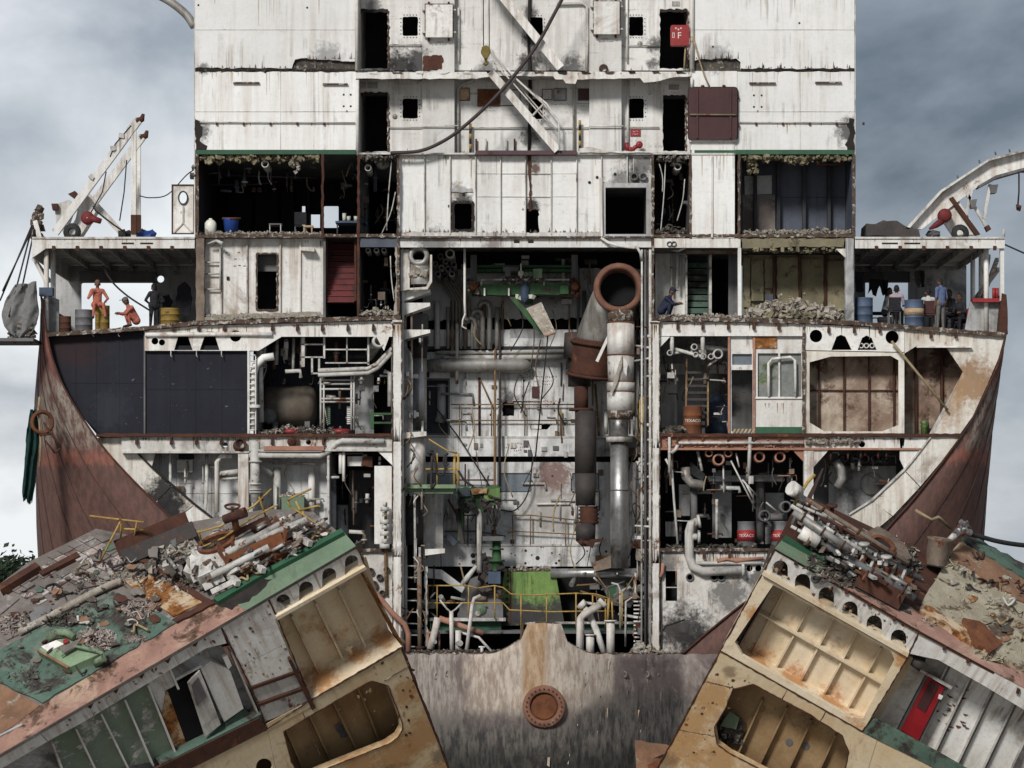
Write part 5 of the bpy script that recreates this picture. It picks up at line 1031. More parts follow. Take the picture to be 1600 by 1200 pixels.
for x in (683, 700, 975, 1010): S('hull_lug', MB().lathe(V(x, 1052 + (x % 7), bulge(x, 0) - .05), (0, -1, 0), [(-.1, .13), (.02, .12), (.03, .06), (-.05, .05)], 12), 'hull_purple')
for x in (690, 742, 938, 1000, 1040): S('hull_seam', MB().tube([V(x, 1026, bulge(x, 0) - .012), V(x + random.uniform(-3, 3), 1100, bulge(x, 0) - .015), V(x + 2, 1130, bulge(x, 0) - .012)], .02, 5), 'dark_rust')
S('cut_edge', MB().tube([V(x, topl(x), bulge(x, 0)) for x in range(630, 1070, 4)], .045, 5), 'rust_edge')

# ================================================================ machines and ducts that stand in the engine room
t = thing('exhaust_trunk', V(968, 620, 1.0), 'wide cut exhaust trunk with a rusty open ring mouth above white pipe', 'exhaust trunk')
MB().lathe(V(967, 450, .2), (0, 1, 0), [(.9, .58), (.15, .60), (.0, .64), (-.05, .70), (.0, .80), (.12, .84), (.25, .80), (.35, .74), (1.6, .74)], 36).build('mouth_ring', 'ring_rust', t)
MB().lathe(V(967, 450, .55), (0, 1, 0), [(0, .585), (.5, .585), (.5, .0)], 28).build('inner_lining', 'black', t)
MB().tube([V(962, 462, 1.5), V(950, 485, 1.9), V(935, 520, 2.2), V(925, 545, 2.3)], [.75, .72, .68, .66], 20).build('elbow', 'duct_grey', t)
q = MB(); pr = []
for i in range(13): pr += [(i * .1, .70 + (.05 if i % 2 else 0))]
q.lathe(V(930, 530, 2.2), V(922, 592, 2.4) - V(930, 530, 2.2), pr, 22); q.build('bellows', 'dark_rust', t)
for f in (.1, 1.2):
    ax = (V(922, 592, 2.4) - V(930, 530, 2.2)).normalized(); MB().lathe(V(930, 530, 2.2) + ax * f, ax, [(0, .66), (0, .83), (.08, .83), (.08, .66)], 22).build('flange', 'dark_rust', t)
MB().bar(V(953, 522, .6), V(933, 565, .7), .1, .1).build('loose_bar', 'white', t)
t = thing('white_exhaust_pipe', V(970, 655, .4), 'thick white vertical pipe with torn lagging under the rusty ring', 'pipe')
xc = V(971, 0, .5).x
def vert(t, x, d, segs, name='segment'):
    for y0, y1, r0, r1, mt in segs:
        MB().tube([Vector((V(x, y0, d).x, d, V(x, y0, d).z)), Vector((V(x, y1, d).x, d, V(x, y1, d).z))], [r0, r1], 22).build(name, mt, t)
vert(t, 970, .5, [(485, 503.6, .44, .44, 'rust_edge'), (504, 555, .45, .46, 'white'), (555.4, 597, .45, .43, 'white_grimy'), (597.3, 612, .47, .47, 'white_grimy'), (612.3, 642, .46, .46, 'white_grimy'), (642.3, 655, .46, .4, 'rust_edge')])
for y in (504, 555, 597, 612): vert(t, 970, .5, [(y - .8, y + .8, .475, .475, 'rust')], 'band')
MB().plate(jag([(972, 554), (965, 575), (958, 600), (953, 612), (957, 614), (964, 600), (972, 570)], 6, .8), -.05, .0).build('torn_lagging', 'rubble', t)
MB().plate(jag([(974, 555), (981, 570), (979, 588), (974, 578)], 5, .8), -.04, 0.0).build('torn_lagging', 'white', t)
t = thing('black_exhaust_pipe', V(918, 860, 2.2), 'sooty black vertical exhaust pipe with ribbed bellows at its torn lower end', 'pipe')
vert(t, 905, 2.6, [(520, 560, .5, .55, 'duct_dark'), (560, 604, .38, .38, 'duct_dark')]); vert(t, 908, 2.3, [(604, 641, .24, .24, 'dark_rust'), (638, 642, .4, .42, 'dark_rust')])
vert(t, 915, 2.2, [(642, 740, .36, .37, 'duct_dark'), (740, 790, .37, .33, 'duct_dark'), (818, 845, .34, .33, 'duct_dark'), (845, 853, .33, .15, 'dark_rust')])
q = MB(); pr = [(i * .0665, .36 if i % 2 else .29) for i in range(10)]; q.lathe(V(920, 819, 2.2), (0, 0, 1), pr, 20); q.build('bellows', 'dark_rust', t)
MB().plate(jag([(905, 842), (948, 842), (948, 845), (930, 848), (926, 857), (915, 850)], 5, 1), 1.9, 2.0).build('torn_edge', 'dark_rust', t)
t = thing('silver_pipe', V(972, 888, 2.5), 'tall shiny silver pipe streaked with soot behind the white pipe', 'pipe')
vert(t, 968, 2.6, [(650, 682, .3, .3, 'silver'), (692, 888, .31, .31, 'silver')]); vert(t, 968, 2.6, [(683, 691, .45, .45, 'white_grimy')], 'collar'); vert(t, 968, 2.6, [(765, 767, .325, .325, 'dark_grey')], 'band')
t = thing('silver_duct', V(656, 690, 1.6), 'dented silver duct standing beside the tall inner doorway', 'duct')
vert(t, 656, 1.8, [(530, 560, .28, .24, 'duct_dark'), (560, 672, .23, .23, 'silver')])
t = thing('white_funnel_duct', V(648, 757, .8), 'plain white round duct standing on green gallery', 'duct'); vert(t, 648, .9, [(684, 756, .36, .36, 'white')])
t = thing('soot_blotched_duct', V(648, 855, 1.2), 'blackened silver duct below the green gallery', 'duct'); vert(t, 648, 1.5, [(775, 852, .3, .3, 'duct_dark')]); vert(t, 656, 1.6, [(775, 852, .18, .18, 'silver')])
t = thing('white_square_duct', V(676, 855, 2), 'pale square duct with sooty foot below the green gallery', 'duct'); MB().bx(662, 772, 692, 858, 2.5, 3.5).build('casing', 'white_grimy', t)
t = thing('lagged_pipe', V(760, 580, 6), 'thick lagged horizontal pipe with rounded end across the engine room wall', 'pipe')
MB().tube([V(668, 572, 6.2), V(690, 570, 6.2), V(815, 571, 6.2), V(824, 571.5, 6.2), V(830, 572, 6.2)], [.22, .25, .25, .2, .08], 14).build('lagging', 'duct_grey', t)
MB().tp([(680, 551, 6.0), (890, 549, 6.0)], .07, 8).build('thin_pipe', 'pipe', t); MB().tp([(694, 559, 6.1), (890, 558, 6.1)], .09, 8).build('thin_pipe', 'pipe', t)
t = thing('cut_ducts', V(655, 450, .2), 'two cut round ducts full of ragged lagging on white bracket', 'duct')
MB().lathe(V(654, 399, .2), (0, 1, 0), [(1.5, .2), (0, .2), (0, .32), (.1, .36), (1.5, .34)], 20).build('duct_mouth', 'duct_grey', t)
q = MB(); q.lathe(V(655, 445, .6), (0, 0, 1), [(0, .33), (.2, .37), (.3, .33), (.5, .38), (.75, .36), (.8, .3)], 18); q.build('duct_body', 'duct_grey', t)
q = MB()
for i in range(26): q.chunk(V(655 + random.uniform(-14, 14), random.uniform(418, 432), .5 + random.uniform(-.3, .3)), random.uniform(.05, .13))
q.build('ragged_lagging', 'rubble', t)
MB().plate([(626, 390), (640, 390), (640, 452), (626, 455)], .3, .5).build('bracket', 'white', t); MB().plate([(672, 398), (675, 398), (675, 440), (668, 452), (640, 453), (640, 450), (666, 448), (671, 438)], .1, .5).build('strap', 'white', t)

# green travelling crane
t = thing('travelling_crane', V(820, 462, 2), 'green overhead travelling crane with grey hoist trolley under the deck girder', 'crane')
MB().plate(jag([(750, 444), (885, 441), (890, 446), (890, 460), (752, 461)], 9, .6), 2.0, 2.5).build('girder', 'machine_green', t)
MB().bx(740, 414, 900, 418, 3.4, 3.8).build('rear_girder', 'green_paint', t); MB().bx(740, 420, 900, 425, 3.4, 3.8).build('rear_girder', 'machine_green', t)
MB().tp([(752, 437, 2.0), (890, 437, 2.0)], .035, 6).tp([(752, 437, 2), (752, 446, 2)], .03, 6).tp([(850, 437, 2), (850, 446, 2)], .03, 6).build('guard_rail', 'pipe', t)
for x in (740, 898):
    MB().bx(x - 5, 398, x + 5, 440, 2.3, 2.5).build('end_hanger', 'dark_grey', t)
    c = MB(); c.lathe(V(x, 447, 1.9), (0, 1, 0), [(0, .02), (0, .13), (.3, .15), (.35, .05)], 12); c.build('wheel', 'rust', t)
    q = MB()
    for i in range(9): q.chunk(V(x + random.uniform(-8, 8), random.uniform(438, 462), 2.1), random.uniform(.05, .11))
    q.build('wheel_carriage', 'rust_edge' if x < 800 else 'dark_rust', t)
MB().bx(786, 417, 810, 424, 2.2, 3.0).bx(789, 424.2, 798, 432, 2.2, 2.8).build('trolley', 'dark_grey', t); MB().bx(833, 420, 847, 436, 2.1, 2.7).build('motor_box', 'pale_green', t)
MB().lathe(V(814, 427, 1.9), (0, 1, 0), [(0, .02), (0, .09), (.1, .11), (.3, .1)], 12).build('drum', 'white_grimy', t); MB().tp([(814, 412, 2), (814, 437, 2)], .03, 6).build('spindle', 'white', t)
for x in (822, 829): MB().lathe(V(x, 428, 1.95), (0, 1, 0), [(0, .02), (0, .08), (.2, .08)], 10).build('pulley', 'sage', t)
q = MB()
for i in range(30): q.chunk(V(random.uniform(785, 850), random.uniform(436, 443), 2.0), random.uniform(.03, .09))
q.build('grease_lumps', 'rubble_dark', t)
MB().lathe(V(820, 472, 2), (0, 0, 1), [(0, .06), (.15, .17), (.3, .15), (.45, .17), (.6, .12), (.62, .02)], 12).build('hoist_motor', 'blue_grey', t)
for x in (757, 795): MB().bx(x - 1.2, 450, x + 1.2, 462, 1.85, 1.95).build('hanger_strap', 'white', t)
for x in (809, 831): MB().chunk(V(x, 464, 1.9), .1).build('limit_switch', 'plastic_white', t)
MB().bx(875, 446, 888, 459, 1.85, 2).build('switch_box', 'machine_green', t)
t = thing('bent_chute', V(840, 520, 1.2), 'torn green and grey steel chute hanging below travelling crane', 'chute')
MB().plate([(796, 464), (804, 464), (850, 512), (848, 522), (838, 516)], 1.6, 1.7).build('green_flange', 'machine_green', t)
MB().prism([V(822, 482, 1.4), V(846, 472, 1.4), V(868, 519, 1.0), V(851, 525, 1.0)], Vector((0, .08, 0))).build('plate', 'rubble', t)
MB().tp([(851, 525, .95), (868, 520, .95)], .04, 6).build('lip', 'pink_rust', t)

# green engine block and upright machines
t = thing('engine_casing', V(828, 985, 2.5), 'tapered bright green engine casing with peeling paint behind the yellow rails', 'engine')
MB().prism([V(788, 892, 3.2), V(867, 889, 3.2), V(882, 975, 3.2), V(778, 978, 3.2)], Vector((0, 2.2, 0))).build('casing', 'engine_green', t)
MB().prism([V(780, 888, 3.0), V(868, 887, 3.0), V(868, 891, 3.0), V(780, 893, 3.0)], Vector((0, 2.6, 0))).build('top_flange', 'rust_edge', t)
for i in range(9): MB().lathe(V(794 - i * .3, 899 + i * 9, 3.17), (0, 1, 0), [(-.04, .02), (-.04, .045), (.03, .045)], 8).build('bolt', 'dark_rust', t)
MB().prism([V(797.5, 893, 3.17), V(799, 893, 3.17), V(799, 976, 3.17), V(796, 976, 3.17)], Vector((0, .03, 0))).build('seam', 'dark_rust', t)
q = MB()
for i in range(16): q.chunk(V(random.uniform(795, 860), random.uniform(886, 889), 3.1), random.uniform(.03, .08))
q.build('flange_debris', 'rubble', t)
t = thing('green_gallery', V(670, 770, 1.0), 'pale green gallery with yellow ladder rails and dangling black cables', 'gallery')
MB().bx(627, 757, 712, 763, .6, 2.2).build('edge_beam', 'pale_green', t); MB().bx(632, 763.2, 708, 771, .8, 1.0).build('lower_beam', 'pale_green', t)
for x in (683, 710, 716): MB().tp([(x, 708, .7), (x, 758, .7)], .03 if x < 700 else .045, 6).build('rail_post', 'yellow', t)
MB().tp([(665, 733, .7), (716, 733, .7)], .035, 6).build('rail_bar', 'yellow', t); MB().tp([(668, 685, .5), (700, 705, .6), (714, 708, .7)], .03, 6).build('rail_bar', 'yellow', t)
for pts in ([(668, 708), (676, 708), (680, 722), (682, 738), (692, 742), (696, 730), (697, 712)], [(675, 712), (674, 760), (680, 755)], [(700, 708), (694, 715), (695, 728), (701, 724)], [(716, 735), (727, 752), (740, 760)]):
    MB().tube(bezier([V(x, y, .6) for x, y in pts], 5), .045, 6).build('cable', 'cable', t)
t = thing('control_stand', V(745, 890, 2), 'mangled green control stand on a rusty white post', 'machine')
MB().plate(jag([(715, 762), (782, 760), (783, 788), (768, 790), (768, 800), (752, 802), (750, 795), (716, 795)], 6, 1.4), 2.2, 2.9).build('cabinet', 'machine_green', t)
MB().plate(jag([(718, 765), (735, 764), (735, 775), (718, 776)], 5, .8), 2.1, 2.2).build('panel', 'slate', t); MB().plate(jag([(735, 764), (762, 762), (760, 771), (738, 773)], 5, 1), 2.0, 2.18).build('dirty_plate', 'rust_plate', t)
MB().plate(jag([(756, 764), (781, 763), (781, 780), (757, 782)], 5, 1), 2.1, 2.2).build('door', 'engine_green', t)
MB().tp([(749, 795, 2.3), (749, 895, 2.3)], .09, 8).build('post', 'white_grimy', t)
q = MB()
for i in range(36): q.chunk(V(random.uniform(718, 780), random.uniform(776, 800), 2.15), random.uniform(.04, .12), (1.3, .6, .8))
q.build('torn_innards', 'duct_dark', t)
for i in range(7):
    x = 762 + i * 2.8; MB().tube(bezier([V(x, 795, 2.1), V(x + random.uniform(-4, 4), 806, 2.0), V(x + random.uniform(-5, 6), 815 + random.random() * 8, 2.1)], 4), .03, 5).build('dangling_wire', 'cable', t)
MB().bar(V(722, 772, 2.5), V(720, 845, 2.4), .16).build('leg', 'machine_green', t); MB().bar(V(714, 795, 2.4), V(724, 850, 2.3), .14).build('leg', 'duct_dark', t); MB().bar(V(700, 780, 2.4), V(714, 805, 2.3), .06).build('brace', 'dark_rust', t)
MB().bar(V(697, 835, 3), V(712, 850, 3), .2).build('foot', 'slate', t)
t = thing('green_pump', V(777, 890, 2), 'dark green pump column with black flanges behind the post', 'pump')
MB().lathe(V(776, 892, 2.4), (0, 0, 1), [(0, .2), (.3, .2), (.3, .28), (.38, .28), (.38, .16), (.7, .15), (.7, .24), (.76, .24), (.76, .15), (1.15, .13)], 14).build('column', 'machine_green', t)
MB().bx(754, 838, 787, 845, 2.0, 2.6).build('head_plate', 'dark_grey', t); MB().bx(763, 893, 782, 912, 2.0, 2.5).build('motor', 'blue_grey', t)
q = MB()
for i in range(26): q.chunk(V(random.uniform(750, 785), random.uniform(868, 930), 2.4), random.uniform(.07, .17))
q.build('grimy_lumps', 'duct_dark', t)
MB().tp([(744, 885, 2), (728, 905, 1.8), (720, 915, 1.7)], [.07, .1, .05], 8).build('hose', 'white_grimy', t)
# white pipes standing on the cut
def stand(name, label, pieces, cat='pipe', base=None):
    b0 = pieces[0][0][-1]; t = thing(name, V(*b0), label, cat)
    for k, (pts, r, mt) in enumerate(pieces): MB().tp(pts, r, 10).build('pipe' if k == 0 else 'branch', mt, t)
    return t
stand('bent_white_pipe', 'bright white bent pipe crossing in front of another white pipe', [([(940, 943, .0), (912, 961, .0), (907, 966, .0), (906, 1022, .0)], .13, 'white'), ([(944, 940, .0), (939, 945, .0)], .19, 'white')])
stand('crossed_white_pipe', 'leaning white pipe with a flanged upper end crossing behind the bent one', [([(909, 945, .3), (921, 960, .3), (932, 985, .3), (944, 1021, .3)], .11, 'white'), ([(906, 942, .3), (912, 948, .3)], .18, 'white')])
stand('flanged_white_pipe', 'short upright white pipe with flat flange on top', [([(954, 970, .1), (954, 1022, .1)], .14, 'white'), ([(954, 969, .1), (954, 971, .1)], .22, 'white')])
stand('squat_white_pipe', 'squat white pipe stub under the bent white pipe', [([(922, 992, .2), (922, 1022, .2)], .14, 'white'), ([(922, 991, .2), (922, 993, .2)], .2, 'white')])
stand('leaning_white_pipe', 'thick white pipe leaning left beside the rusty frame', [([(684, 965, .0), (680, 985, .0), (672, 1014, .0)], .12, 'white'), ([(674, 1004, 0), (680, 1002, -.1)], .09, 'pipe')])
stand('thin_white_pipe', 'thin upright white pipe with wire arms at its top', [([(705, 955, .0), (706, 1016, .0)], .07, 'white'), ([(687, 937, .0), (698, 951, .0), (704, 956, .0)], .03, 'pipe'), ([(722, 942, .0), (712, 952, .0), (706, 956, .0)], .03, 'pipe')])
stand('tilted_white_pole', 'long thin white pole leaning with a hooked tip', [([(751, 931, .0), (741, 935, .0), (738, 945, .0), (729, 1018, -.05)], .065, 'white')])
stand('cut_white_pipe', 'broken white pipe with open side branch', [([(716, 985, .1), (716, 1019, .1)], .1, 'white'), ([(716, 1006, .1), (719, 1005, -.1)], .1, 'pipe')])
stand('fallen_rusty_pipe', 'rusty white pipe fallen across the green engine bed', [([(686, 966, .4), (720, 978, .4), (755, 990, .4)], .1, 'pink_rust')])
stand('thin_fallen_rod', 'thin pale rod bent down to the cut hull edge', [([(718, 988, .3), (748, 996, .2), (768, 1018, .0)], .045, 'pipe')])
stand('frame_stub', 'small rusty square frame stub beside leaning pipe', [([(686, 990, .2), (686, 1019, .2)], .04, 'pink_rust'), ([(669, 990, .2), (669, 1019, .2)], .04, 'pink_rust'), ([(668, 989, .2), (687, 989, .2)], .05, 'pink_rust')], 'frame')
stand('flat_topped_stub', 'tiny white stub with flat top on the hull edge', [([(753, 1012, .0), (753, 1022, .0)], .05, 'white'), ([(748, 1011, 0), (758, 1011, 0)], .03, 'white')])
stand('rusty_flanged_pipe', 'rusty upright pipe on a round flange next to white column', [([(655, 870, .2), (656, 1012, .2)], .08, 'pipe_brown'), ([(656, 1010, .2), (656, 1014, .2)], .17, 'dark_rust')])

# ---- the small stuff of the engine room: conduits, boxes, brackets, wires
random.seed(31)
for i in range(46):
    x = random.uniform(640, 1005); y = random.choice([random.uniform(556, 660), random.uniform(725, 830)]); L_ = random.uniform(12, 60)
    S('wall_conduit', MB().tp([(x, y, 7.75), (x + random.uniform(-1, 1), y + L_, 7.75)] if random.random() < .6 else [(x, y, 7.7), (x + L_, y + random.uniform(-1, 1), 7.7), (x + L_ + 2, y + random.uniform(6, 22), 7.7)], random.choice([.02, .03, .045]), 6), random.choice(['pipe', 'pipe', 'dark_grey', 'duct_grey', 'engine_wall']))
for i in range(40):
    x = random.uniform(642, 1000); y = random.choice([random.uniform(556, 675), random.uniform(728, 845), random.uniform(688, 708)]); w_ = random.uniform(3, 9); h_ = random.uniform(3, 10)
    S('junction_box', MB().bx(x, y, x + w_, y + h_, 6.6 if 684 < y < 713 else 7.6, 7.9), random.choice(['duct_grey', 'white_grimy', 'dark_grey', 'pipe_brown', 'dark_rust', 'engine_wall']))
for i in range(60):
    x = random.uniform(640, 1000); y = random.choice([random.uniform(556, 675), random.uniform(728, 845), random.uniform(855, 882)]); r_ = random.uniform(.8, 2.4)
    S('paint_blister', MB().plate(jag(circ(x, y, r_, 7), 2, .6), 6.85 if y > 852 else 7.96, 6.9 if y > 852 else 8.0), random.choice(['soot', 'dark_rust', 'white_grimy', 'rust']))
for i in range(36):
    x = random.uniform(645, 1000); y = random.uniform(390, 900); L_ = random.uniform(25, 90)
    S('loose_cable', MB().tube(bezier([V(x, y, 4), V(x + random.uniform(-10, 10), y + L_ * .5, 3.6), V(x + random.uniform(-14, 14), y + L_, 4)], 5), random.choice([.015, .022, .03]), 5), random.choice(['cable', 'hose', 'pipe_brown', 'rope', 'cable']))
for i in range(34):
    x = random.uniform(668, 930); y = random.uniform(394, 470)
    S('ceiling_gear', MB().bx(x, y, x + random.uniform(4, 22), y + random.uniform(2, 9), 4 + random.random() * 3, 7.5), random.choice(['dark_grey', 'grey_wall', 'machine_green', 'pipe_brown', 'duct_dark']))
for i in range(22):
    x = random.uniform(860, 1000); y = random.uniform(400, 640)
    S('wall_conduit', MB().tp([(x, y, 5.5), (x, y + random.uniform(30, 110), 5.5)], random.choice([.03, .05, .07]), 7), random.choice(['pipe', 'dark_grey', 'duct_grey', 'pipe_brown']))
for i in range(46):
    x = random.choice([random.uniform(640, 755), random.uniform(885, 1000)]); y = random.uniform(892, 985)
    if random.random() < .35: S('bilge_gear', MB().bx(x, y, x + random.uniform(5, 26), y + random.uniform(4, 18), 2.4 + random.random() * 3, 6), random.choice(['dark_grey', 'grey_wall', 'dark_grey', 'duct_dark', 'pipe_brown', 'green_paint']))
    else: S('bilge_pipe', MB().tp([(x, y, 2.2 + random.random() * 2), (x + random.uniform(-20, 40), y + random.uniform(-14, 14), 2.5)], random.choice([.03, .05, .09]), 7), random.choice(['pipe', 'pipe_brown', 'dark_grey', 'rail_rust', 'white_grimy']))
for i in range(40):
    x = random.choice([random.uniform(629, 664), random.uniform(985, 1017)]); y = random.uniform(520, 1000)
    S('side_gear', MB().bx(x, y, x + random.uniform(3, 12), y + random.uniform(2, 12), .3 + random.random(), 1.6), random.choice(['dark_grey', 'white_grimy', 'pipe_brown', 'duct_dark', 'white', 'dark_rust', 'grey_wall']))
for i in range(24):
    x = random.choice([random.uniform(632, 662), random.uniform(988, 1014)]); y = random.uniform(400, 900)
    S('side_pipe', MB().tp([(x, y, .8), (x + random.uniform(-1.5, 1.5), y + random.uniform(40, 140), .8)], random.choice([.025, .04, .07]), 7), random.choice(['pipe', 'dark_grey', 'pipe_brown', 'silver', 'white_grimy']))
SHALLOW[0] = False

# ---- pipes, valves and boxes left hanging in the cut-open side rooms
random.seed(61)
def clutter(x0, x1, y0, y1, d0, d1, n, mats_, lmax=70):
    for i in range(n):
        x, y, d = random.uniform(x0, x1), random.uniform(y0, y1), random.uniform(d0, d1); k = random.random(); r_ = random.choice([.02, .03, .045, .07]); mt = random.choice(mats_)
        if k < .4:
            yb = min(y1, y + random.uniform(10, lmax)); S('room_pipe', MB().tp([(x, y, d), (x + random.uniform(-1, 1), yb, d)], r_, 7), mt)
            S('pipe_collar', MB().tp([(x, (y + yb) / 2, d), (x, (y + yb) / 2 + 2.2, d)], r_ * 1.7, 8), random.choice(['dark_rust', 'pipe', 'dark_grey']))
        elif k < .62: xb = min(x1, x + random.uniform(10, lmax * .7)); S('room_pipe', MB().tp([(x, y, d), (xb, y + random.uniform(-1.5, 1.5), d), (xb + 1, min(y1, y + random.uniform(3, 14)), d)], r_, 7), mt)
        elif k < .8: S('room_box', MB().bx(x, y, min(x1, x + random.uniform(3, 13)), min(y1, y + random.uniform(3, 13)), d, d + .2), mt)
        else: S('room_cable', MB().tube(bezier([V(x, y, d), V(x + random.uniform(-6, 6), min(y1, y + 12), d), V(x + random.uniform(-9, 9), min(y1, y + random.uniform(18, 34)), d)], 4), random.choice([.014, .022]), 5), random.choice(['cable', 'pipe_brown', 'pipe', 'rope']))
GREYS = ['pipe', 'grey_wall', 'dark_grey', 'duct_grey', 'white_grimy', 'pipe_brown', 'dark_rust']
clutter(240, 508, 712, 830, .5, 1.2, 26, ['pipe', 'white_grimy', 'duct_grey', 'pipe_brown', 'white']); clutter(518, 608, 708, 850, .6, 2.6, 30, GREYS); clutter(408, 606, 530, 600, .5, 2.2, 34, GREYS, 40); clutter(500, 608, 600, 672, 1.0, 2.2, 14, GREYS, 30)
clutter(1033, 1136, 527, 600, .4, 2.2, 26, GREYS, 40); clutter(1033, 1136, 600, 672, 1.2, 2.6, 14, GREYS, 40); clutter(1036, 1250, 706, 770, .4, 2.4, 46, GREYS + ['pink_rust'], 50); clutter(1036, 1240, 770, 850, 1.0, 2.6, 26, GREYS, 40); clutter(1274, 1400, 706, 760, .6, 1.9, 22, GREYS, 30)
clutter(320, 500, 250, 300, 1.5, 5, 22, ['dark_grey', 'pipe_brown', 'slate', 'dark_grey'], 30); clutter(564, 618, 250, 350, .8, 4, 16, ['dark_grey', 'slate', 'pipe_brown'], 50); clutter(564, 618, 395, 480, .8, 3, 16, ['dark_grey', 'slate', 'pipe_brown'], 50); clutter(1026, 1074, 255, 350, .8, 3, 14, ['dark_grey', 'slate', 'pipe_brown'], 50); clutter(508, 555, 250, 310, 1.5, 5, 10, ['dark_grey', 'slate'], 30)

# ---- rust and soot runs below (or flame marks above) the torn edges, each strip a couple of millimetres proud of its plate
def runs(x0, x1, y, d, n, l0, l1, material, yfun=None):
    mb = MB()
    for i in range(int(n * (.4 if y < 250 else .6))):
        x = random.uniform(x0, x1); L_ = random.uniform(l0, l1) * random.choice([.25, .4, .6, 1]); w_ = random.uniform(.35, 1.3); yy = (yfun(x) if yfun else y)
        mb.plate([(x - w_, yy), (x + w_, yy), (x + w_ * .3, yy + L_), (x - w_ * .2, yy + L_ * .96)] if L_ > 0 else [(x - w_ * .2, yy + L_), (x + w_ * .3, yy + L_), (x + w_ * 1.3, yy), (x - w_ * 1.2, yy)], d - .006, d - .002)
    return tag(S('rust_runs', mb, material), kind='stuff')
mat('run_rust', (.42, .3, .2), (.28, .17, .095), 3, bump=0); mat('run_soot', (.17, .15, .135), (.07, .06, .055), 3, bump=0); mat('run_pale', (.56, .51, .43), (.46, .395, .31), 3, bump=0)
for x0, x1 in ((307, 555), (1160, 1333)):
    runs(x0, x1, 113, 0, 34, 6, 60, 'run_pale'); runs(x0, x1, 106, -.0, 70, -3, -12, 'run_soot'); runs(x0, x1, 192, 0, 20, 4, 26, 'run_rust'); runs(x0, x1, -5, 0, 12, 20, 90, 'run_pale')
runs(460, 556, 92, 0, 50, -3, -14, 'run_soot'); runs(1088, 1156, 92, 0, 44, -3, -12, 'run_soot')
runs(562, 1078, 111, RD, 150, -2, -10, 'run_soot'); runs(607, 1030, 238, RD, 90, -1, -7, 'run_rust'); runs(558, 1080, 113.5, -.02, 60, 2, 8, 'run_rust'); runs(607, 1030, 126, RD, 60, 3, 26, 'run_pale')
runs(624, 940, 363, PD - .06, 120, -2, -9, 'run_soot'); runs(624, 1018, 243, PD - .025, 70, 4, 40, 'run_pale'); runs(624, 1018, 373, .05, 90, 2, 11, 'run_rust'); runs(700, 742, 316, PD - .04, 24, -3, -11, 'run_soot'); runs(816, 846, 328, PD - .03, 26, -3, -14, 'run_soot')
runs(1082, 1147, 243, -.02, 14, 10, 60, 'run_pale'); runs(320, 504, 376, .4, 50, 3, 30, 'run_pale'); runs(320, 504, 492, .4, 60, -2, -10, 'run_rust')
runs(74, 303, 373, 0, 40, 2, 9, 'run_rust'); runs(1337, 1568, 373, 0, 40, 2, 9, 'run_rust')
runs(228, 612, 0, .12, 110, 3, 20, 'run_rust', lambda x: 516 - (x - 228) * .035); runs(1031, 1254, 505, .1, 60, 3, 14, 'run_rust'); runs(1257, 1412, 511, .09, 40, 3, 20, 'run_rust'); runs(1415, 1540, 520, .1, 34, 3, 20, 'run_rust')
runs(192, 388, 684, .14, 60, 3, 18, 'run_soot'); runs(391, 615, 684, .1, 70, 3, 16, 'run_rust'); runs(1258, 1440, 684, .1, 60, 3, 16, 'run_soot'); runs(1033, 1200, 863, .1, 60, 4, 26, 'run_soot'); runs(1033, 1180, 870, .1, 30, 10, 60, 'run_rust'); runs(1182, 1254, 630, .25, 10, 3, 30, 'run_rust')
for x in (613.6, 627.4, 1018.6, 1030.4): S('column_edge_strip', MB().plate(jag([(x - .9, 506), (x + .9, 506), (x + .9, 1018), (x - .9, 1018)], 7, .5), -.06, -.045), 'rust_edge')  # ragged dark strips drawn down both edges of each column
for x0, x1, y0, y1 in ((614, 627, 820, 870), (1019, 1030, 830, 880), (614, 627, 670, 690), (1019, 1030, 680, 700)): runs(x0, x1, y1, -.05, 26, -6, -40, 'run_soot')
runs(614, 627, 508, -.05, 16, 5, 60, 'run_rust'); runs(1019, 1030, 508, -.05, 16, 5, 60, 'run_rust')
for i in range(70):
    x = random.uniform(640, 1060); y = random.uniform(1030, 1190); b0 = bulge(x, 0) - .03; L_ = random.uniform(3, 22)
    S('hull_scrape', MB().prism([V(x, y, b0), V(x + random.uniform(1, 5), y + random.uniform(-1, 2), b0), V(x + random.uniform(0, 3), y + L_, b0), V(x - 1, y + L_ * .8, b0)], Vector((0, .02, 0))), random.choice(['dark_rust', 'skeg', 'run_rust', 'hull_brown', 'run_soot', 'white_grimy']))
for y in (1062, 1128, 1180): S('hull_seam', MB().tube([V(x, y, bulge(x, 0) - .012) for x in range(640, 1070, 8)], .014, 5), 'hull_brown')

# ================================================================ the two cut-off hull blocks lying in front
def fp(F, t, name, pts, w0, w1, material, holes=()):
    """plate parallel to the block's cut face; pts are photo pixels at distance w0 behind the face"""
    return MB().prism([F.face(x, y, w0) for x, y in pts], F.w * (w1 - w0), [[F.face(x, y, w0) for x, y in h] for h in holes]).build(name, material, t)
def dp(F, t, name, pts, v0, v1, material, holes=()):
    """plate parallel to the block's deck; v negative is above the deck"""
    return MB().prism([F.deck(x, y, v0) for x, y in pts], F.v * (v1 - v0), [[F.deck(x, y, v0) for x, y in h] for h in holes]).build(name, material, t)
def rib(F, t, name, a, b, w0, depth, th, material):
    """stiffener standing out of a wall that lies w0 behind the face"""
    p, q = F.face(*a, w0), F.face(*b, w0); s_ = (q - p).cross(F.w).normalized() * th
    return MB().hexa(p - s_ / 2, p + s_ / 2, q + s_ / 2, q - s_ / 2, -F.w * depth).build(name, material, t)
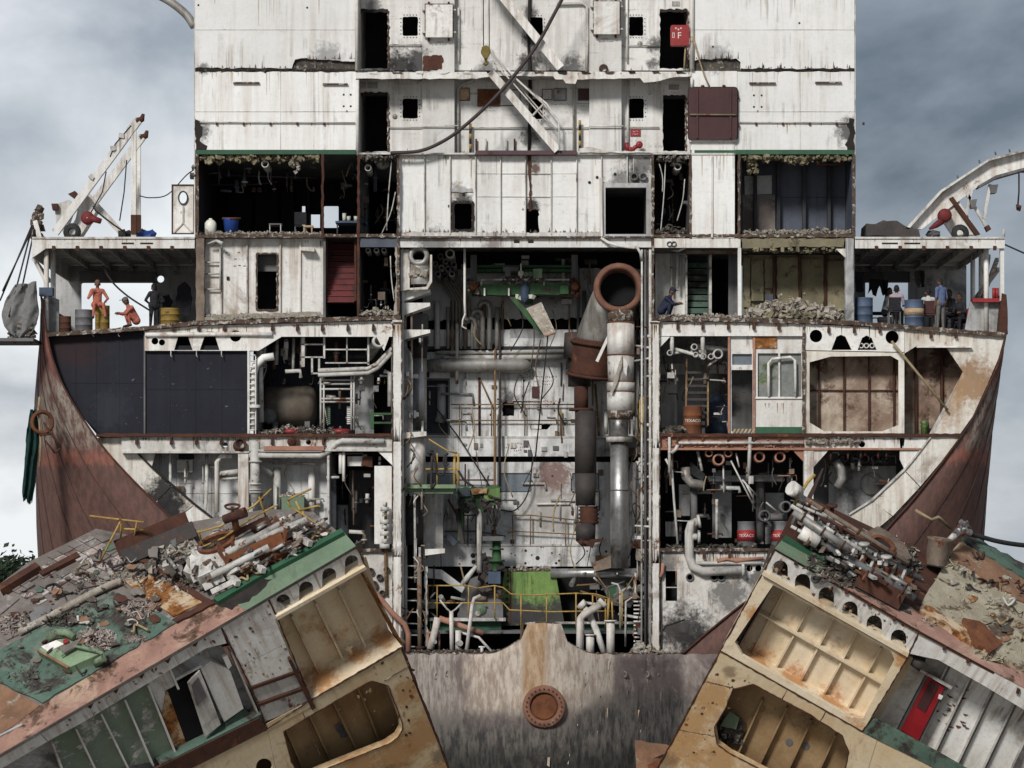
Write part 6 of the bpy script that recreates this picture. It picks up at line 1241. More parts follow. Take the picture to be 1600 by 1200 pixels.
def wrap(F, t, name, pts, w0, w1, material, closed=False):
    """sheet bent along an outline on the face and running back from w0 to w1"""
    k = len(pts)
    for i in range(k if closed else k - 1):
        a, b = F.face(*pts[i], w0), F.face(*pts[(i + 1) % k], w0); n = (b - a).cross(F.w).normalized() * .04
        MB().hexa(a, b, b + n, a + n, F.w * (w1 - w0)).build(name, material, t)
def arch(cx, cy, wd, ht, slope, n=7):
    o = [(cx - wd / 2, cy + ht / 2 - slope * wd / 2), (cx + wd / 2, cy + ht / 2 + slope * wd / 2)]
    for i in range(n + 1):
        a = math.pi * i / n; o.append((cx + wd / 2 * math.cos(a), cy - ht / 2 + wd / 2 - wd / 2 * math.sin(a)))
    return o
GY = 1385   # photo row where the ground would show under the blocks
FLc = Frame(V(556, 852, -17), Vector((.851, .162, .500)), Vector((.28, .66, -.69)), Vector((-.444, .730, .519)))
# make the axes exactly square
u_ = FLc.u; w_ = (FLc.w - u_ * FLc.w.dot(u_)).normalized(); v_ = u_.cross(w_); v_ = v_ if v_.z < 0 else -v_
FL = Frame(FLc.o, u_, v_, w_)
bl = thing('hull_block', None, 'cut hull block lying tilted, green deck, pink primer strip and white door inside', 'hull block', 'cut hull blocks lying in front of the ship', FL.mat)
LB = 1.2
def ospots(F, pts, c=(.42, .19, .06), st=.85): return [(tuple(F.mat.inverted() @ F.face(x, y, w)), r, c, st) for x, y, w, r in pts]
OK_ = dict(c1=(.72, .63, .48), c2=(.64, .52, .35), s=.7, rust=(.43, .20, .065), rt=.605, rw=.16, streak=.15, sc=(.40, .22, .09), rs=.75, rough=.7, grime=(.33, .25, .17), gt=.67, fine=.07)
mat('ochre_left', spots=ospots(FL, [(600, 1000, .7, .55), (560, 1025, .6, .5), (505, 1065, .5, .7), (575, 915, 1.4, .35), (583, 950, 1.4, .3), (590, 975, 1.4, .3), (545, 930, 1.5, .35), (470, 1075, .2, .5)]), **OK_)
mat('ochre_face_left', (.62, .52, .36), (.54, .40, .235), .45, rust=(.34, .16, .055), rt=.595, rw=.14, streak=.2, sc=(.27, .15, .06), rs=.6, rough=.7, grime=(.2, .14, .09), gt=.66, fine=.08, spots=ospots(FL, [(640, 1080, 0, .8), (660, 1150, 0, 1.1), (620, 1180, 0, 1.0), (560, 1200, 0, 1.0), (680, 1230, 0, 1.2)], (.36, .18, .06), .75) + ospots(FL, [(690, 1180, 0, .5), (600, 1240, 0, 1.2)], (.12, .08, .05), .7))
# face: webs, tanks, room
fp(FL, bl, 'arched_web', [(419, 934), (556, 854), (562, 862), (571, 886), (433, 963)], 0, .08, 'white', [arch(443, 942, 23, 27, -.56), arch(479, 922, 23, 27, -.56), arch(515, 901, 23, 27, -.56), arch(550, 881, 22, 27, -.56)])
fp(FL, bl, 'web_back', [(430, 918), (566, 845), (570, 890), (440, 965)], .9, .95, 'rubble_dark')
fp(FL, bl, 'flange', [(432, 964), (571, 885.5), (574, 889), (434, 969)], -.12, .3, 'ochre_left')
WB = 1.0
fp(FL, bl, 'tank_wall', [(405, 955), (572, 870), (612, 1000), (478, 1080)], WB, WB + .08, 'ochre_left')
for a, b in (((452, 957), (500, 1058)), ((489, 937), (538, 1038)), ((525, 915), (573, 1018))): rib(FL, bl, 'tank_rib', a, b, WB, .22, .06, 'ochre_left')
dpts = [(486, 1093), (628, 1010), (594, 990), (470, 1062)]
a, b = FL.face(486, 1093, 0), FL.face(628, 1010, 0)
MB().hexa(a, b, b + FL.v * .08, a + FL.v * .08, FL.w * WB).build('tank_shelf', 'ochre_left', bl)
a, b = FL.face(433, 966, 0), FL.face(486, 1093, 0); MB().hexa(a, b, b - FL.u * .07, a - FL.u * .07, FL.w * WB).build('tank_side', 'ochre_left', bl)
a, b = FL.face(574, 890, 0), FL.face(628, 1010, .3); a = FL.face(568, 896, .4); MB().hexa(a, b, b + FL.u * .06, a + FL.u * .06, FL.w * (WB - .4)).build('tank_side', 'rust_plate', bl)
hole = [(443, 1143), (575, 1066), (581, 1064), (607, 1072), (628, 1128), (629, 1140), (622, 1152), (606, 1163), (560, 1181), (505, 1203), (470, 1218), (455, 1190)]
fp(FL, bl, 'tank_face', [(486, 1094), (628, 1011), (640, 1040), (691, 1172), (760, 1355), (500, GY), (470, GY), (418, 1138)], 0, .08, 'ochre_face_left', [hole])
wrap(FL, bl, 'hole_rim', hole, .08, .35, 'ochre_face_left', True)
fp(FL, bl, 'tank_wall', [(400, 1115), (600, 1035), (690, 1240), (480, 1290)], 1.1, 1.2, 'ochre_dark')
for a, b in (((437, 1120), (490, 1240)), ((473, 1098), (530, 1220)), ((510, 1078), (565, 1190)), ((550, 1057), (600, 1180))): rib(FL, bl, 'tank_rib', a, b, 1.1, .2, .06, 'ochre_dark')
fp(FL, bl, 'tank_patch', jag([(522, 1135), (530, 1128), (545, 1140), (542, 1152), (533, 1153)], 5, 1.5), 1.08, 1.09, 'drum_grey')
q = MB(); c = FL.face(545, 1012, WB - .25); q.tube([c, c + FL.v * .35], .06, 8); q.tube([c + FL.u * -.12, c + FL.u * .12], .06, 8); q.build('valve', 'ochre_left', bl)
# side frame plates going back at the right-hand end
a, b = FL.face(691, 1172, 0), FL.face(628, 1011, 0); MB().hexa(a, b, b - FL.u * .05, a - FL.u * .05, FL.w * LB).build('end_wall', 'hull_brown', bl)
a, b = FL.face(760, 1355, 0), FL.face(691, 1172, 0); MB().hexa(a, b, b - FL.u * .05, a - FL.u * .05, FL.w * LB).build('end_wall', 'hull_brown', bl)
# grey panel and boards
fp(FL, bl, 'side_panel', [(345, 978), (419, 935), (433, 965), (450, 1004), (376, 1041)], 0, .08, 'white'); fp(FL, bl, 'side_panel', [(376.3, 1042), (450.2, 1005), (470, 1049), (393, 1076)], .0, .08, 'white')
for i in range(2):
    o = i * 26; fp(FL, bl, 'rusty_board', [(394 + i * 11, 1078 + o), (470 + i * 10, 1051 + o), (479 + i * 10, 1073 + o), (404 + i * 11, 1101 + o)], .02 + .01 * i, .1, 'white_grimy')
    fp(FL, bl, 'board_batten', [(393 + i * 11, 1074 + o), (469 + i * 10, 1047 + o), (471 + i * 10, 1051 + o), (395 + i * 11, 1078 + o)], -.07, .02, 'dark_rust')
fp(FL, bl, 'batten', [(451, 1032), (455, 1030), (494, 1106), (488, 1110)], -.1, .0, 'dark_rust')
fp(FL, bl, 'lower_strip', [(415, 1132), (486, 1094), (490, 1102), (418, 1142)], -.02, .0, 'ochre_face_left')
# room with the green wall
fp(FL, bl, 'edge_web', [(344, 979), (354, 1005), (322, 1013), (127, 1130), (75, 1158), (62, 1144)], 0, .08, 'white')
fp(FL, bl, 'edge_web', [(61, 1145), (74, 1159), (-60, 1237), (-70, 1221)], 0, .08, 'white')
for x, y in ((262, 1030), (221, 1054), (181, 1077), (141, 1101), (305, 1004)):
    fp(FL, bl, 'web_notch', [(x - 5, y + 3), (x + 5, y - 2), (x + 1, y + 7)], -.03, .0, 'dark_rust')
def z4(*p): return [(x / 3.81, y / 3.81 + 960) for x, y in p]
RW = .4
fp(FL, bl, 'room_wall', [(-80, 1190), (330, 985), (440, 1150), (200, 1290), (-80, 1390)], RW + .1, RW + .18, 'grey_wall')
for k, pl in enumerate((((300, 740), (435, 665), (560, 914), (380, 990)), ((445, 660), (585, 575), (750, 900), (570, 960)), ((595, 570), (725, 490), (895, 880), (760, 905)), ((735, 485), (865, 405), (1020, 800), (905, 875)))):
    fp(FL, bl, 'wall_panel', z4(*pl), RW, RW + .08, 'green_wall')
for a, b in (((440, 662), (565, 920)), ((590, 572), (755, 905)), ((730, 487), (900, 880)), ((868, 400), (1030, 800)), ((300, 745), (390, 985))):
    a, b = z4(a, b); rib(FL, bl, 'wall_rib', a, b, RW, .2, .05, 'white')
fp(FL, bl, 'wall_panel', z4((875, 395), (1000, 325), (1045, 425), (990, 450), (970, 600)), RW - .02, RW + .06, 'white')
fp(FL, bl, 'wall_panel', z4((1005, 322), (1230, 200), (1260, 280), (1045, 395)), RW - .03, RW + .06, 'grey_wall')
fp(FL, bl, 'rust_wedge', z4((990, 455), (1000, 460), (1110, 770), (1020, 800), (965, 610)), RW - .06, RW + .05, 'rust_plate')
fp(FL, bl, 'doorway', z4((1000, 455), (1185, 335), (1290, 690), (1112, 790)), RW - .05, RW + .06, 'black')
dr = fp(FL, bl, 'door', z4((1118, 410), (1140, 385), (1190, 335), (1225, 420), (1315, 655), (1222, 728)), RW - .34, RW - .28, 'white_grimy')
fp(FL, dr, 'door_window', z4((1140, 420), (1180, 375), (1232, 490), (1172, 545)), RW - .37, RW - .34, 'dark_grey')
fp(FL, bl, 'wall_panel', z4((1195, 325), (1255, 278), (1370, 335), (1450, 560), (1335, 640)), RW - .25, RW + .05, 'white')
fp(FL, bl, 'green_corner', z4((1340, 650), (1455, 560), (1560, 660), (1350, 740)), RW - .2, RW + .05, 'deck_green')
fp(FL, bl, 'lamp_box', z4((1330, 260), (1355, 245), (1380, 305), (1360, 328)), RW - .3, RW - .15, 'white')
rib(FL, bl, 'pipe_rail', *z4((1040, 385), (1200, 300)), RW - .2, .06, .06, 'white'); rib(FL, bl, 'hanger', *z4((1010, 325), (1060, 440)), RW - .22, .06, .06, 'white')
wrap(FL, bl, 'room_side', z4((1375, 60 + 170), (1560, 650)), .1, RW, 'white_grimy')
a, b = FL.face(250, 1195, 0), FL.face(410, 1115, 0); MB().hexa(a, b, b + FL.v * .1, a + FL.v * .1, FL.w * RW).build('room_floor', 'deck_green', bl)
fp(FL, bl, 'floor_edge', [(215, 1215), (405, 1122), (419, 1139), (240, 1230)], -.03, .05, 'dark_rust')
fp(FL, bl, 'tank_face', [(240, 1231), (418, 1141), (469, GY), (180, GY)], 0.01, .09, 'ochre_face_left', [circ(413, 1198, 13, 14)])
fp(FL, bl, 'tank_back', [(200, 1200), (480, 1120), (520, GY), (180, GY)], 2.3, 2.4, 'ochre_dark')
fp(FL, bl, 'lower_face', [(-80, 1400), (-80, 1330), (215, 1216), (238, 1231), (178, GY)], .02, .1, 'dark_grey')
# deck
dp(FL, bl, 'deck', [(-90, 1232), (556, 853), (490, 800), (420, 795), (300, 815), (200, 836), (150, 826), (45, 878), (0, 912), (-90, 985)], 0, .1, 'board')
for a, b in (((490, 800), (420, 795)), ((420, 795), (300, 815)), ((300, 815), (200, 836)), ((200, 836), (150, 826)), ((150, 826), (45, 878)), ((45, 878), (0, 912)), ((0, 912), (-90, 985))):
    a, b = FL.deck(*a, .1), FL.deck(*b, .1); MB().hexa(a, b, b + FL.v * 5, a + FL.v * 5, FL.w * -.06).build('back_wall', 'hull_brown', bl)
dp(FL, bl, 'primer_strip', [(-90, 1231), (87, 1127), (361, 967), (400, 944), (350, 935), (275, 973), (68, 1100), (-90, 1180)], -.012, 0, 'primer_pink')
dp(FL, bl, 'edge_coaming', [(385, 953), (556, 853), (537, 831), (402, 903), (350, 935)], -.02, 0, 'sage')
dp(FL, bl, 'dark_coaming', [(340, 940), (402, 903), (537, 831), (533, 825), (400, 897), (333, 934)], -.16, -.02, 'green_paint')
dp(FL, bl, 'burnt_deck', jag([(325, 940), (395, 905), (425, 905), (400, 930), (362, 953)], 7, 2), -.03, -.02, 'soot')
dp(FL, bl, 'green_deck', jag([(-90, 1066), (0, 1015), (105, 958), (177, 923), (203, 936), (275, 972), (66, 1098), (0, 1066), (-90, 1118)], 12, 1.5), -.06, -.0, 'deck_green')
dp(FL, bl, 'primer_deck', [(-90, 1118), (0, 1068), (62, 1102), (20, 1135), (-90, 1195)], -.03, 0, 'rot_wood')
dp(FL, bl, 'rust_plate', jag([(193, 908), (234, 897), (318, 940), (270, 963)], 9, 1), -.05, 0, 'rust_plate')
dp(FL, bl, 'gutter', jag([(181, 852), (188, 848), (336, 942), (276, 972), (268, 968), (318, 941)], 10, 1.2), -.09, -.0, 'dark_rust')
# board rows (tiles laid in strips)
rows = [((8, 914), (150, 827)), ((22, 930), (186, 842))]
def lerp(a, b, t): return (a[0] + (b[0] - a[0]) * t, a[1] + (b[1] - a[1]) * t)
quads = [((2, 915), (70, 872), (92, 889), (30, 928)), ((72, 869), (152, 825), (190, 847), (104, 884)), ((32, 931), (100, 889), (132, 905), (60, 945)), ((120, 884), (192, 849), (232, 873), (160, 905))]
for k, (A, B, C, D_) in enumerate(quads):
    for i in range(5):
        for j in range(3):
            if random.random() < .22: continue
            p = [lerp(lerp(A, B, s1), lerp(D_, C, s1), s2) for s1, s2 in ((i / 5 + .008, j / 3 + .015), ((i + 1) / 5 - .008, j / 3 + .015), ((i + 1) / 5 - .008, (j + 1) / 3 - .015), (i / 5 + .008, (j + 1) / 3 - .015))]
            p = [(x + random.uniform(-.7, .7), y + random.uniform(-.5, .5)) for x, y in p]; dp(FL, bl, 'deck_tile', p, -.04 - random.random() * .05, 0, random.choice(['tile', 'board', 'board', 'rubble_pink']))
dp(FL, bl, 'deck_board', [(60, 955), (150, 905), (170, 918), (105, 955), (10, 1000), (0, 985)], -.05, 0, 'board')
dp(FL, bl, 'deck_board', [(-90, 935), (0, 925), (30, 935), (0, 960), (-90, 1000)], -.05, 0, 'board')
dp(FL, bl, 'cut_beam', [(0, 912), (55, 878), (62, 884), (0, 922)], -.3, -.02, 'dark_rust'); dp(FL, bl, 'cut_beam', [(60, 893), (120, 862), (125, 868), (66, 898)], -.14, -.02, 'dark_rust')
q = MB(); q.tube(bezier([FL.deck(30, 988, -.1), FL.deck(75, 965, -.12), (FL.deck(130, 935, -.1)), FL.deck(170, 915, -.14), FL.deck(190, 908, -.12)], 6), .12, 6); o = q.build('rolled_sheet', 'rubble', bl)
dp(FL, bl, 'plastic_sheet', jag([(45, 960), (62, 947), (80, 950), (78, 962), (55, 978)], 6, 2), -.16, -.1, 'tarp')
# loose rubbish on the deck (too small to count)
def litter(F, t, cx, cy, rx, ry, n, s0, s1, material, h=.2, name='rubbish', sq=(1.6, .7, .5)):
    q = MB()
    for i in range(n * 3):
        a = random.uniform(0, 6.28); k = math.sqrt(random.random())
        q.chunk(F.deck(cx + rx * k * math.cos(a), cy + ry * k * math.sin(a), -.04 - random.random() * h * .7 * (1 - k)), random.uniform(s0, s1) * random.choice([.3, .45, .7]), (sq[0] * 1.3, sq[1], sq[2] * .55))
    return tag(q.build(name, material, t), kind='stuff')
litter(FL, bl, 150, 1000, 32, 20, 130, .04, .13, 'rubble_pink', .5); litter(FL, bl, 218, 950, 30, 14, 80, .04, .13, 'rubble_pink', .4); litter(FL, bl, 212, 998, 20, 6, 30, .03, .1, 'rubble_pink')
litter(FL, bl, 100, 965, 60, 14, 70, .04, .11, 'rubble_dark', .3); litter(FL, bl, 20, 975, 30, 18, 50, .04, .12, 'rubble_pink', .3); litter(FL, bl, 40, 1055, 30, 22, 40, .03, .08, 'rubble_dark', .1)
litter(FL, bl, 262, 905, 55, 30, 60, .03, .09, 'rubble', .1); litter(FL, bl, 280, 862, 30, 22, 110, .06, .2, 'rubble', .6); litter(FL, bl, 300, 900, 40, 25, 80, .05, .15, 'rubble_dark', .3); litter(FL, bl, 170, 900, 60, 12, 60, .03, .09, 'rubble', .1)
litter(FL, bl, 400, 850, 60, 30, 160, .05, .16, 'rubble_dark', .25); litter(FL, bl, 390, 850, 70, 35, 60, .05, .14, 'rubble', .25)
# things standing and lying on the deck
def onF(F, x, y, h=0.): return F.deck(x, y, 0) - F.v * h
hb = thing('tipped_hatch', onF(FL, 105, 1020), 'pale green tipped hatch lid with bent pipes on green deck', 'hatch')
dp(FL, hb, 'lid', [(57, 1016), (105, 1044), (155, 1022), (105, 992)], -.30, -.06, 'pale_green'); dp(FL, hb, 'lid_stripe', [(64, 1010), (88, 1000), (100, 1006), (75, 1018)], -.34, -.305, 'white'); dp(FL, hb, 'lid_edge', [(57, 1016), (60, 1014), (108, 1041), (105, 1044)], -.36, -.30, 'rot_wood')
MB().tube([FL.deck(76, 998, -.35), FL.deck(88, 988, -.5), FL.deck(104, 988, -.5), FL.deck(116, 996, -.4)], .11, 8).build('pipe', 'mint', hb); MB().tube([FL.deck(150, 1036, -.15), FL.deck(162, 1028, -.4), FL.deck(160, 1018, -.4), FL.deck(118, 1010, -.45), FL.deck(95, 1025, -.4)], [.12, .11, .08, .04, .03], 8).build('pipe', 'mint', hb)
dp(FL, hb, 'red_scrap', [(98, 1000), (106, 997), (107, 1003), (99, 1006)], -.42, -.38, 'red'); dp(FL, hb, 'loose_board', [(92, 1012), (120, 1000), (128, 996), (120, 1008), (100, 1020)], -.48, -.44, 'board')
t = thing('steel_trough', onF(FL, 245, 855), 'dark rusty steel trough lying across the block', 'beam')
a, b = FL.deck(190, 868, -.35), FL.deck(302, 822, -.5)
MB().bar(a + FL.v * .1, b + FL.v * .1, .06, .45).build('side', 'duct_dark', t); MB().bar(a + FL.w * .5 + FL.v * .1, b + FL.w * .5 + FL.v * .1, .06, .5).build('side', 'dark_rust', t); MB().bar(a + FL.w * .25 + FL.v * .3, b + FL.w * .25 + FL.v * .3, .5, .05).build('floor', 'soot', t)
t = thing('white_tank', onF(FL, 335, 880), 'white steel casing with a rusty oval manhole beside yellow rails', 'tank')
dp(FL, t, 'casing', [(286, 892), (303, 856), (385, 826), (410, 842), (396, 862), (310, 902)], -.45, -.03, 'white_grimy')
def ell(cx, cy, a, b, rot, n=20): return [(cx + a * math.cos(i * 6.2832 / n) * math.cos(rot) - b * math.sin(i * 6.2832 / n) * math.sin(rot), cy + a * math.cos(i * 6.2832 / n) * math.sin(rot) + b * math.sin(i * 6.2832 / n) * math.cos(rot)) for i in range(n)]
dp(FL, t, 'manhole_rim', jag(ell(337, 846, 32, 13, -.38), 6, .8), -.55, -.455, 'rust', [ell(337, 846, 26, 9, -.38)]); dp(FL, t, 'manhole', ell(337, 846, 27, 10, -.38), -.47, -.452, 'soot')
def dh(x, y, h):
    """deck point that, raised h metres off the deck, shows at photo pixel x y"""
    p = FL.deck(x, y, -h); return p
def yr(label, paths):
    t = thing('yellow_rail', dh(*paths[0][-1]), label, 'handrail', 'bent yellow handrails on the cut block')
    for p in paths: MB().tube([dh(*q) for q in p], .03, 6).build('bar', 'yellow', t)
yr('bent yellow handrail around the white casing', [[(310, 830, 1.0), (313, 840, .7), (325, 876, 0)], [(309, 832, 1.0), (345, 822, 1.1), (397, 790, 1.2), (424, 764, 1.3)], [(318, 854, .5), (350, 840, .6), (390, 812, .7), (430, 790, .9)], [(366, 810, 1.1), (378, 845, .1)], [(405, 777, 1.2), (419, 818, .1)]])
yr('twisted yellow handrail by sage cabinet', [[(450, 782, .9), (455, 778, 1.0), (486, 764, 1.2)], [(450, 782, .9), (452, 790, .7), (475, 805, .6), (515, 833, .1)], [(462, 783, .9), (478, 815, .3), (489, 840, .05)], [(468, 797, .7), (498, 790, .9)], [(472, 797, .7), (485, 835, .1)], [(497, 826, .3), (488, 845, 0)]])
yr('thin yellow handrail leaning over the tiled deck', [[(140, 806, 1.0), (190, 812, 1.0), (225, 816, 1.0)], [(188, 815, 1.0), (155, 880, 0)], [(190, 826, .7), (226, 828, .6)], [(190, 812, 1.0), (188, 850, .05)], [(214, 815, 1.0), (208, 850, 0.05)]])
t = thing('rusty_valve', onF(FL, 368, 830), 'rusty valve with a small hand wheel above white casing', 'valve')
MB().tube([FL.deck(350, 812, -1.3), FL.deck(384, 800, -1.4)], [.13, .15], 10).build('body', 'dark_rust', t); MB().tube([FL.deck(365, 806, -1.2), FL.deck(363, 793, -1.5)], .05, 8).build('stem', 'dark_rust', t); MB().lathe(FL.deck(363, 792, -1.5), (0, -.4, 1), [(-.03, .2), (.03, .24), (.03, .18), (-.03, .2)], 14).build('wheel', 'dark_rust', t); MB().tube([FL.deck(366, 807, -1.3), FL.deck(372, 845, 0)], .1, 8).build('riser', 'rust', t)
t = thing('rusty_box_girder', onF(FL, 410, 880), 'open rusty box girder along the deck edge of green coaming', 'girder')
A, B = FL.deck(362, 903, 0), FL.deck(452, 862, 0)
MB().bar(A - FL.v * .35, B - FL.v * .35, .06, .7).build('side', 'rust', t); MB().bar(A - FL.v * .35 + FL.w * .9, B - FL.v * .35 + FL.w * .9, .06, .7).build('side', 'dark_rust', t)
for p in (A, B): MB().bar(p - FL.v * .35, p - FL.v * .35 + FL.w * .9, .06, .7).build('end_plate', 'rust', t)
t = thing('wrecked_rack', onF(FL, 400, 850), 'grimy white pipe rack frame lying on the block beside rusty girder', 'frame')
for a, b, wd in (((300, 905), (455, 832), .22), ((318, 918), (350, 902), .2), ((350, 890), (372, 912), .16), ((385, 870), (412, 892), .16), ((345, 880), (452, 820), .18), ((430, 840), (460, 862), .16), ((455, 832), (485, 850), .16), ((330, 925), (365, 908), .14)):
    MB().bar(FL.deck(*a, -.3), FL.deck(*b, -.3), wd, wd).build('bar', 'white_grimy', t)
for a, b in (((330, 900), (420, 855)), ((350, 868), (440, 818)), ((400, 845), (480, 812))): MB().tube([FL.deck(*a, -.55), FL.deck(*b, -.55)], .1, 8).build('pipe', 'pipe', t)
t = thing('white_scrap_panels', onF(FL, 255, 880), 'crumpled white scrap panels heaped beside trough', 'scrap')
for k in range(22):
    x, y = random.uniform(225, 305), random.uniform(838, 895); h = random.uniform(.1, .6); s_ = random.uniform(5, 15)
    dp(FL, t, 'panel', jag([(x, y), (x + s_, y - random.uniform(0, 8)), (x + s_, y + random.uniform(4, 14)), (x + 2, y + random.uniform(5, 14))], 5, 1.5), -h, -h + .03, random.choice(['white_grimy', 'white_grimy', 'dark_grey', 'rubble', 'rubble_dark', 'board', 'dark_rust']))

# ---------------------------------------------------------------- right-hand block
ra, pa = R(29.5), R(30)
v0 = Vector((-math.sin(ra), 0, -math.cos(ra)))
FR = Frame(V(1211, 855, -17), Vector((math.cos(ra), 0, -math.sin(ra))), v0 * math.cos(pa) + Vector((0, math.sin(pa), 0)), -v0 * math.sin(pa) + Vector((0, math.cos(pa), 0)))
mat('ochre_right', spots=ospots(FR, [(1150, 1005, .6, .5), (1185, 1030, .6, .6), (1240, 1062, .6, .6), (1300, 1095, .6, .6), (1340, 1125, .3, .6), (1212, 925, 1.2, .4), (1200, 955, 1.2, .4), (1180, 960, 0, .4), (1290, 970, 1.3, .3), (1410, 1030, 0, .4)]), **OK_)
mat('ochre_face_right', (.62, .52, .36), (.54, .40, .235), .45, rust=(.34, .16, .055), rt=.595, rw=.14, streak=.2, sc=(.27, .15, .06), rs=.6, rough=.7, grime=(.2, .14, .09), gt=.66, fine=.08, spots=ospots(FR, [(1110, 1090, 0, .9), (1080, 1130, 0, 1.0), (1060, 1170, 0, 1.1), (1120, 1190, 0, 1.0), (1180, 1230, 0, 1.2)], (.38, .2, .07), .75) + ospots(FR, [(1035, 1190, 0, .7), (1140, 1050, 0, .3)], (.14, .09, .05), .7))
br = thing('hull_block', None, 'cut hull block lying tilted, stained tank bays, red door and crumbling screed on deck', 'hull block', 'cut hull blocks lying in front of the ship', FR.mat)
archs = [arch(x, y, 24, 27, .58) for x, y in ((1219, 889), (1254, 910), (1291, 931), (1328, 953), (1366, 975), (1404, 997))]
fp(FR, br, 'arched_web', [(1203, 868), (1211, 856), (1437, 985), (1420, 1021), (1193, 893)], 0, .08, 'white', archs)
fp(FR, br, 'web_back', [(1205, 850), (1440, 985), (1430, 1030), (1190, 890)], .9, .95, 'rubble_dark')
for x, y in ((1243, 877), (1281, 899), (1322, 922), (1358, 942), (1397, 965), (1475, 1010), (1512, 1030), (1590, 1078)): fp(FR, br, 'web_lug', [(x - 1, y - 2), (x + 4, y + 1), (x + 2, y + 7), (x - 3, y + 5)], -.08, .0, 'dark_rust')
ring = MB(); c = FR.face(1274, 905, -.15); ring.lathe(c, -FR.w, [(-.15, .14), (0, .14), (0, .08), (-.15, .08)], 14); ring.build('pipe_end', 'dark_grey', br)
fp(FR, br, 'flange', [(1193, 893), (1420, 1021), (1418, 1027), (1190, 898)], -.14, .3, 'ochre_right')
of = [(1190, 899), (1418, 1028), (1348, 1142), (1126, 1016)]
fp(FR, br, 'tank_frame', of, -.02, .1, 'ochre_right', [[(1208, 914), (1222, 921), (1392, 1017), (1398, 1031), (1349, 1122), (1330, 1121), (1160, 1024), (1148, 1003)]])
TB = .9
fp(FR, br, 'tank_wall', [(1205, 885), (1440, 1015), (1370, 1130), (1140, 995)], TB, TB + .08, 'ochre_right')
def z5(x, y): return (x / 3.243 + 980, y / 3.243 + 830)
for a, b in (((800, 290), (630, 625)), ((935, 360), (750, 695)), ((1050, 430), (875, 760)), ((1170, 500), (990, 835)), ((1290, 580), (1110, 905))): rib(FR, br, 'tank_rib', z5(*a), z5(*b), TB, .16, .05, 'ochre_right')
rib(FR, br, 'tank_stringer', z5(640, 375), z5(1320, 765), TB, .25, .06, 'ochre_right')
for a, b in (((1126, 1016), (1348, 1142)), ): 
    p, q_ = FR.face(*a, .1), FR.face(*b, .1); MB().hexa(p, q_, q_ - FR.v * .05, p - FR.v * .05, FR.w * (TB - .1)).build('tank_shelf', 'ochre_right', br)
for a, b in (((1190, 899), (1126, 1016)), ((1418, 1028), (1348, 1142))):
    p, q_ = FR.face(*a, .1), FR.face(*b, .1); MB().hexa(p, q_, q_ + FR.u * .05, p + FR.u * .05, FR.w * (TB - .1)).build('tank_side', 'ochre_right', br)
holeR = [(1145, 1077), (1177, 1069), (1267, 1117), (1316, 1150), (1326, 1175), (1318, 1215), (1200, 1208), (1140, 1177), (1120, 1162), (1116, 1136), (1133, 1108)]
fp(FR, br, 'tank_face', [(1125, 1018), (1347, 1144), (1370, 1157), (1300, GY), (930, GY), (1025, 1205)], 0, .08, 'ochre_face_right', [holeR])
wrap(FR, br, 'hole_rim', holeR, .08, .35, 'ochre_face_right', True)
fp(FR, br, 'tank_wall', [(1130, 1040), (1350, 1150), (1330, 1290), (1080, 1240)], 1.0, 1.1, 'ochre_dark')
for a, b in (((690, 840), (560, 1130)), ((815, 880), (670, 1180)), ((940, 940), (800, 1240)), ((1060, 1020), (930, 1300))): rib(FR, br, 'tank_rib', z5(*a), z5(*b), 1.0, .2, .05, 'ochre_dark')
for x, y in ((1233, 1160), (1259, 1166)): fp(FR, br, 'tank_patch', jag(circ(x, y, 6, 8), 4, 1.2), .98, .99, 'drum_grey')
q = MB()
for i in range(40): q.chunk(FR.face(1142 + random.uniform(-14, 14), 1140 + random.uniform(-18, 20), .85), random.uniform(.05, .16), (1.5, .5, .8))
tag(q.build('wreckage', 'rubble_dark', br), kind='stuff')
fp(FR, br, 'torn_panel', jag([(1125, 1135), (1140, 1112), (1155, 1122), (1150, 1140)], 6, 1), .6, .65, 'sage')
a, b = FR.face(1146, 1026, 0.1), FR.face(955, GY, 0.1); MB().hexa(a, b, b + FR.u * .05, a + FR.u * .05, FR.w * 6).build('end_wall', 'hull_brown', br)
a, b = FR.face(1229, 868, 0.1), FR.face(1146, 1026, 0.1); MB().hexa(a, b, b + FR.u * .05, a + FR.u * .05, FR.w * 6).build('end_wall', 'hull_brown', br)
# white room with red door
def z6(*p): return [(x / 2.608 + 1200, y / 2.608 + 740) for x, y in p]
fp(FR, br, 'edge_web', [(1437, 986), (1600, 1074), (1720, 1140), (1720, 1175), (1600, 1109), (1537, 1071), (1466, 1031), (1420, 1021)], 0, .08, 'white')
RB = 1.2
fp(FR, br, 'room_wall', [(1425, 985), (1760, 1170), (1700, 1330), (1330, 1140)], RB + .1, RB + .18, 'white_grimy')
for k in range(4):
    x = 745 + k * 92; y = 760 + k * 48
    fp(FR, br, 'wall_panel', z6((x + 8, y + 10), (x + 88, y + 55), (x - 90, y + 420), (x - 170, y + 375)), RB, RB + .08, 'white')
for k in range(5):
    x = 740 + k * 92; y = 760 + k * 48; rib(FR, br, 'wall_rib', z6((x, y))[0], z6((x - 175, y + 370))[0], RB, .18, .05, 'white_grimy')
fp(FR, br, 'wall_panel', z6((545, 760), (640, 820), (522, 1042), (432, 990)), RB - .25, RB + .05, 'white')
dr = fp(FR, br, 'door', z6((652, 828), (720, 872), (612, 1088), (540, 1045)), RB - .35, RB - .27, 'red_door')
fp(FR, dr, 'door_window', z6((662, 845), (695, 868), (640, 972), (606, 950)), RB - .38, RB - .35, 'maroon')
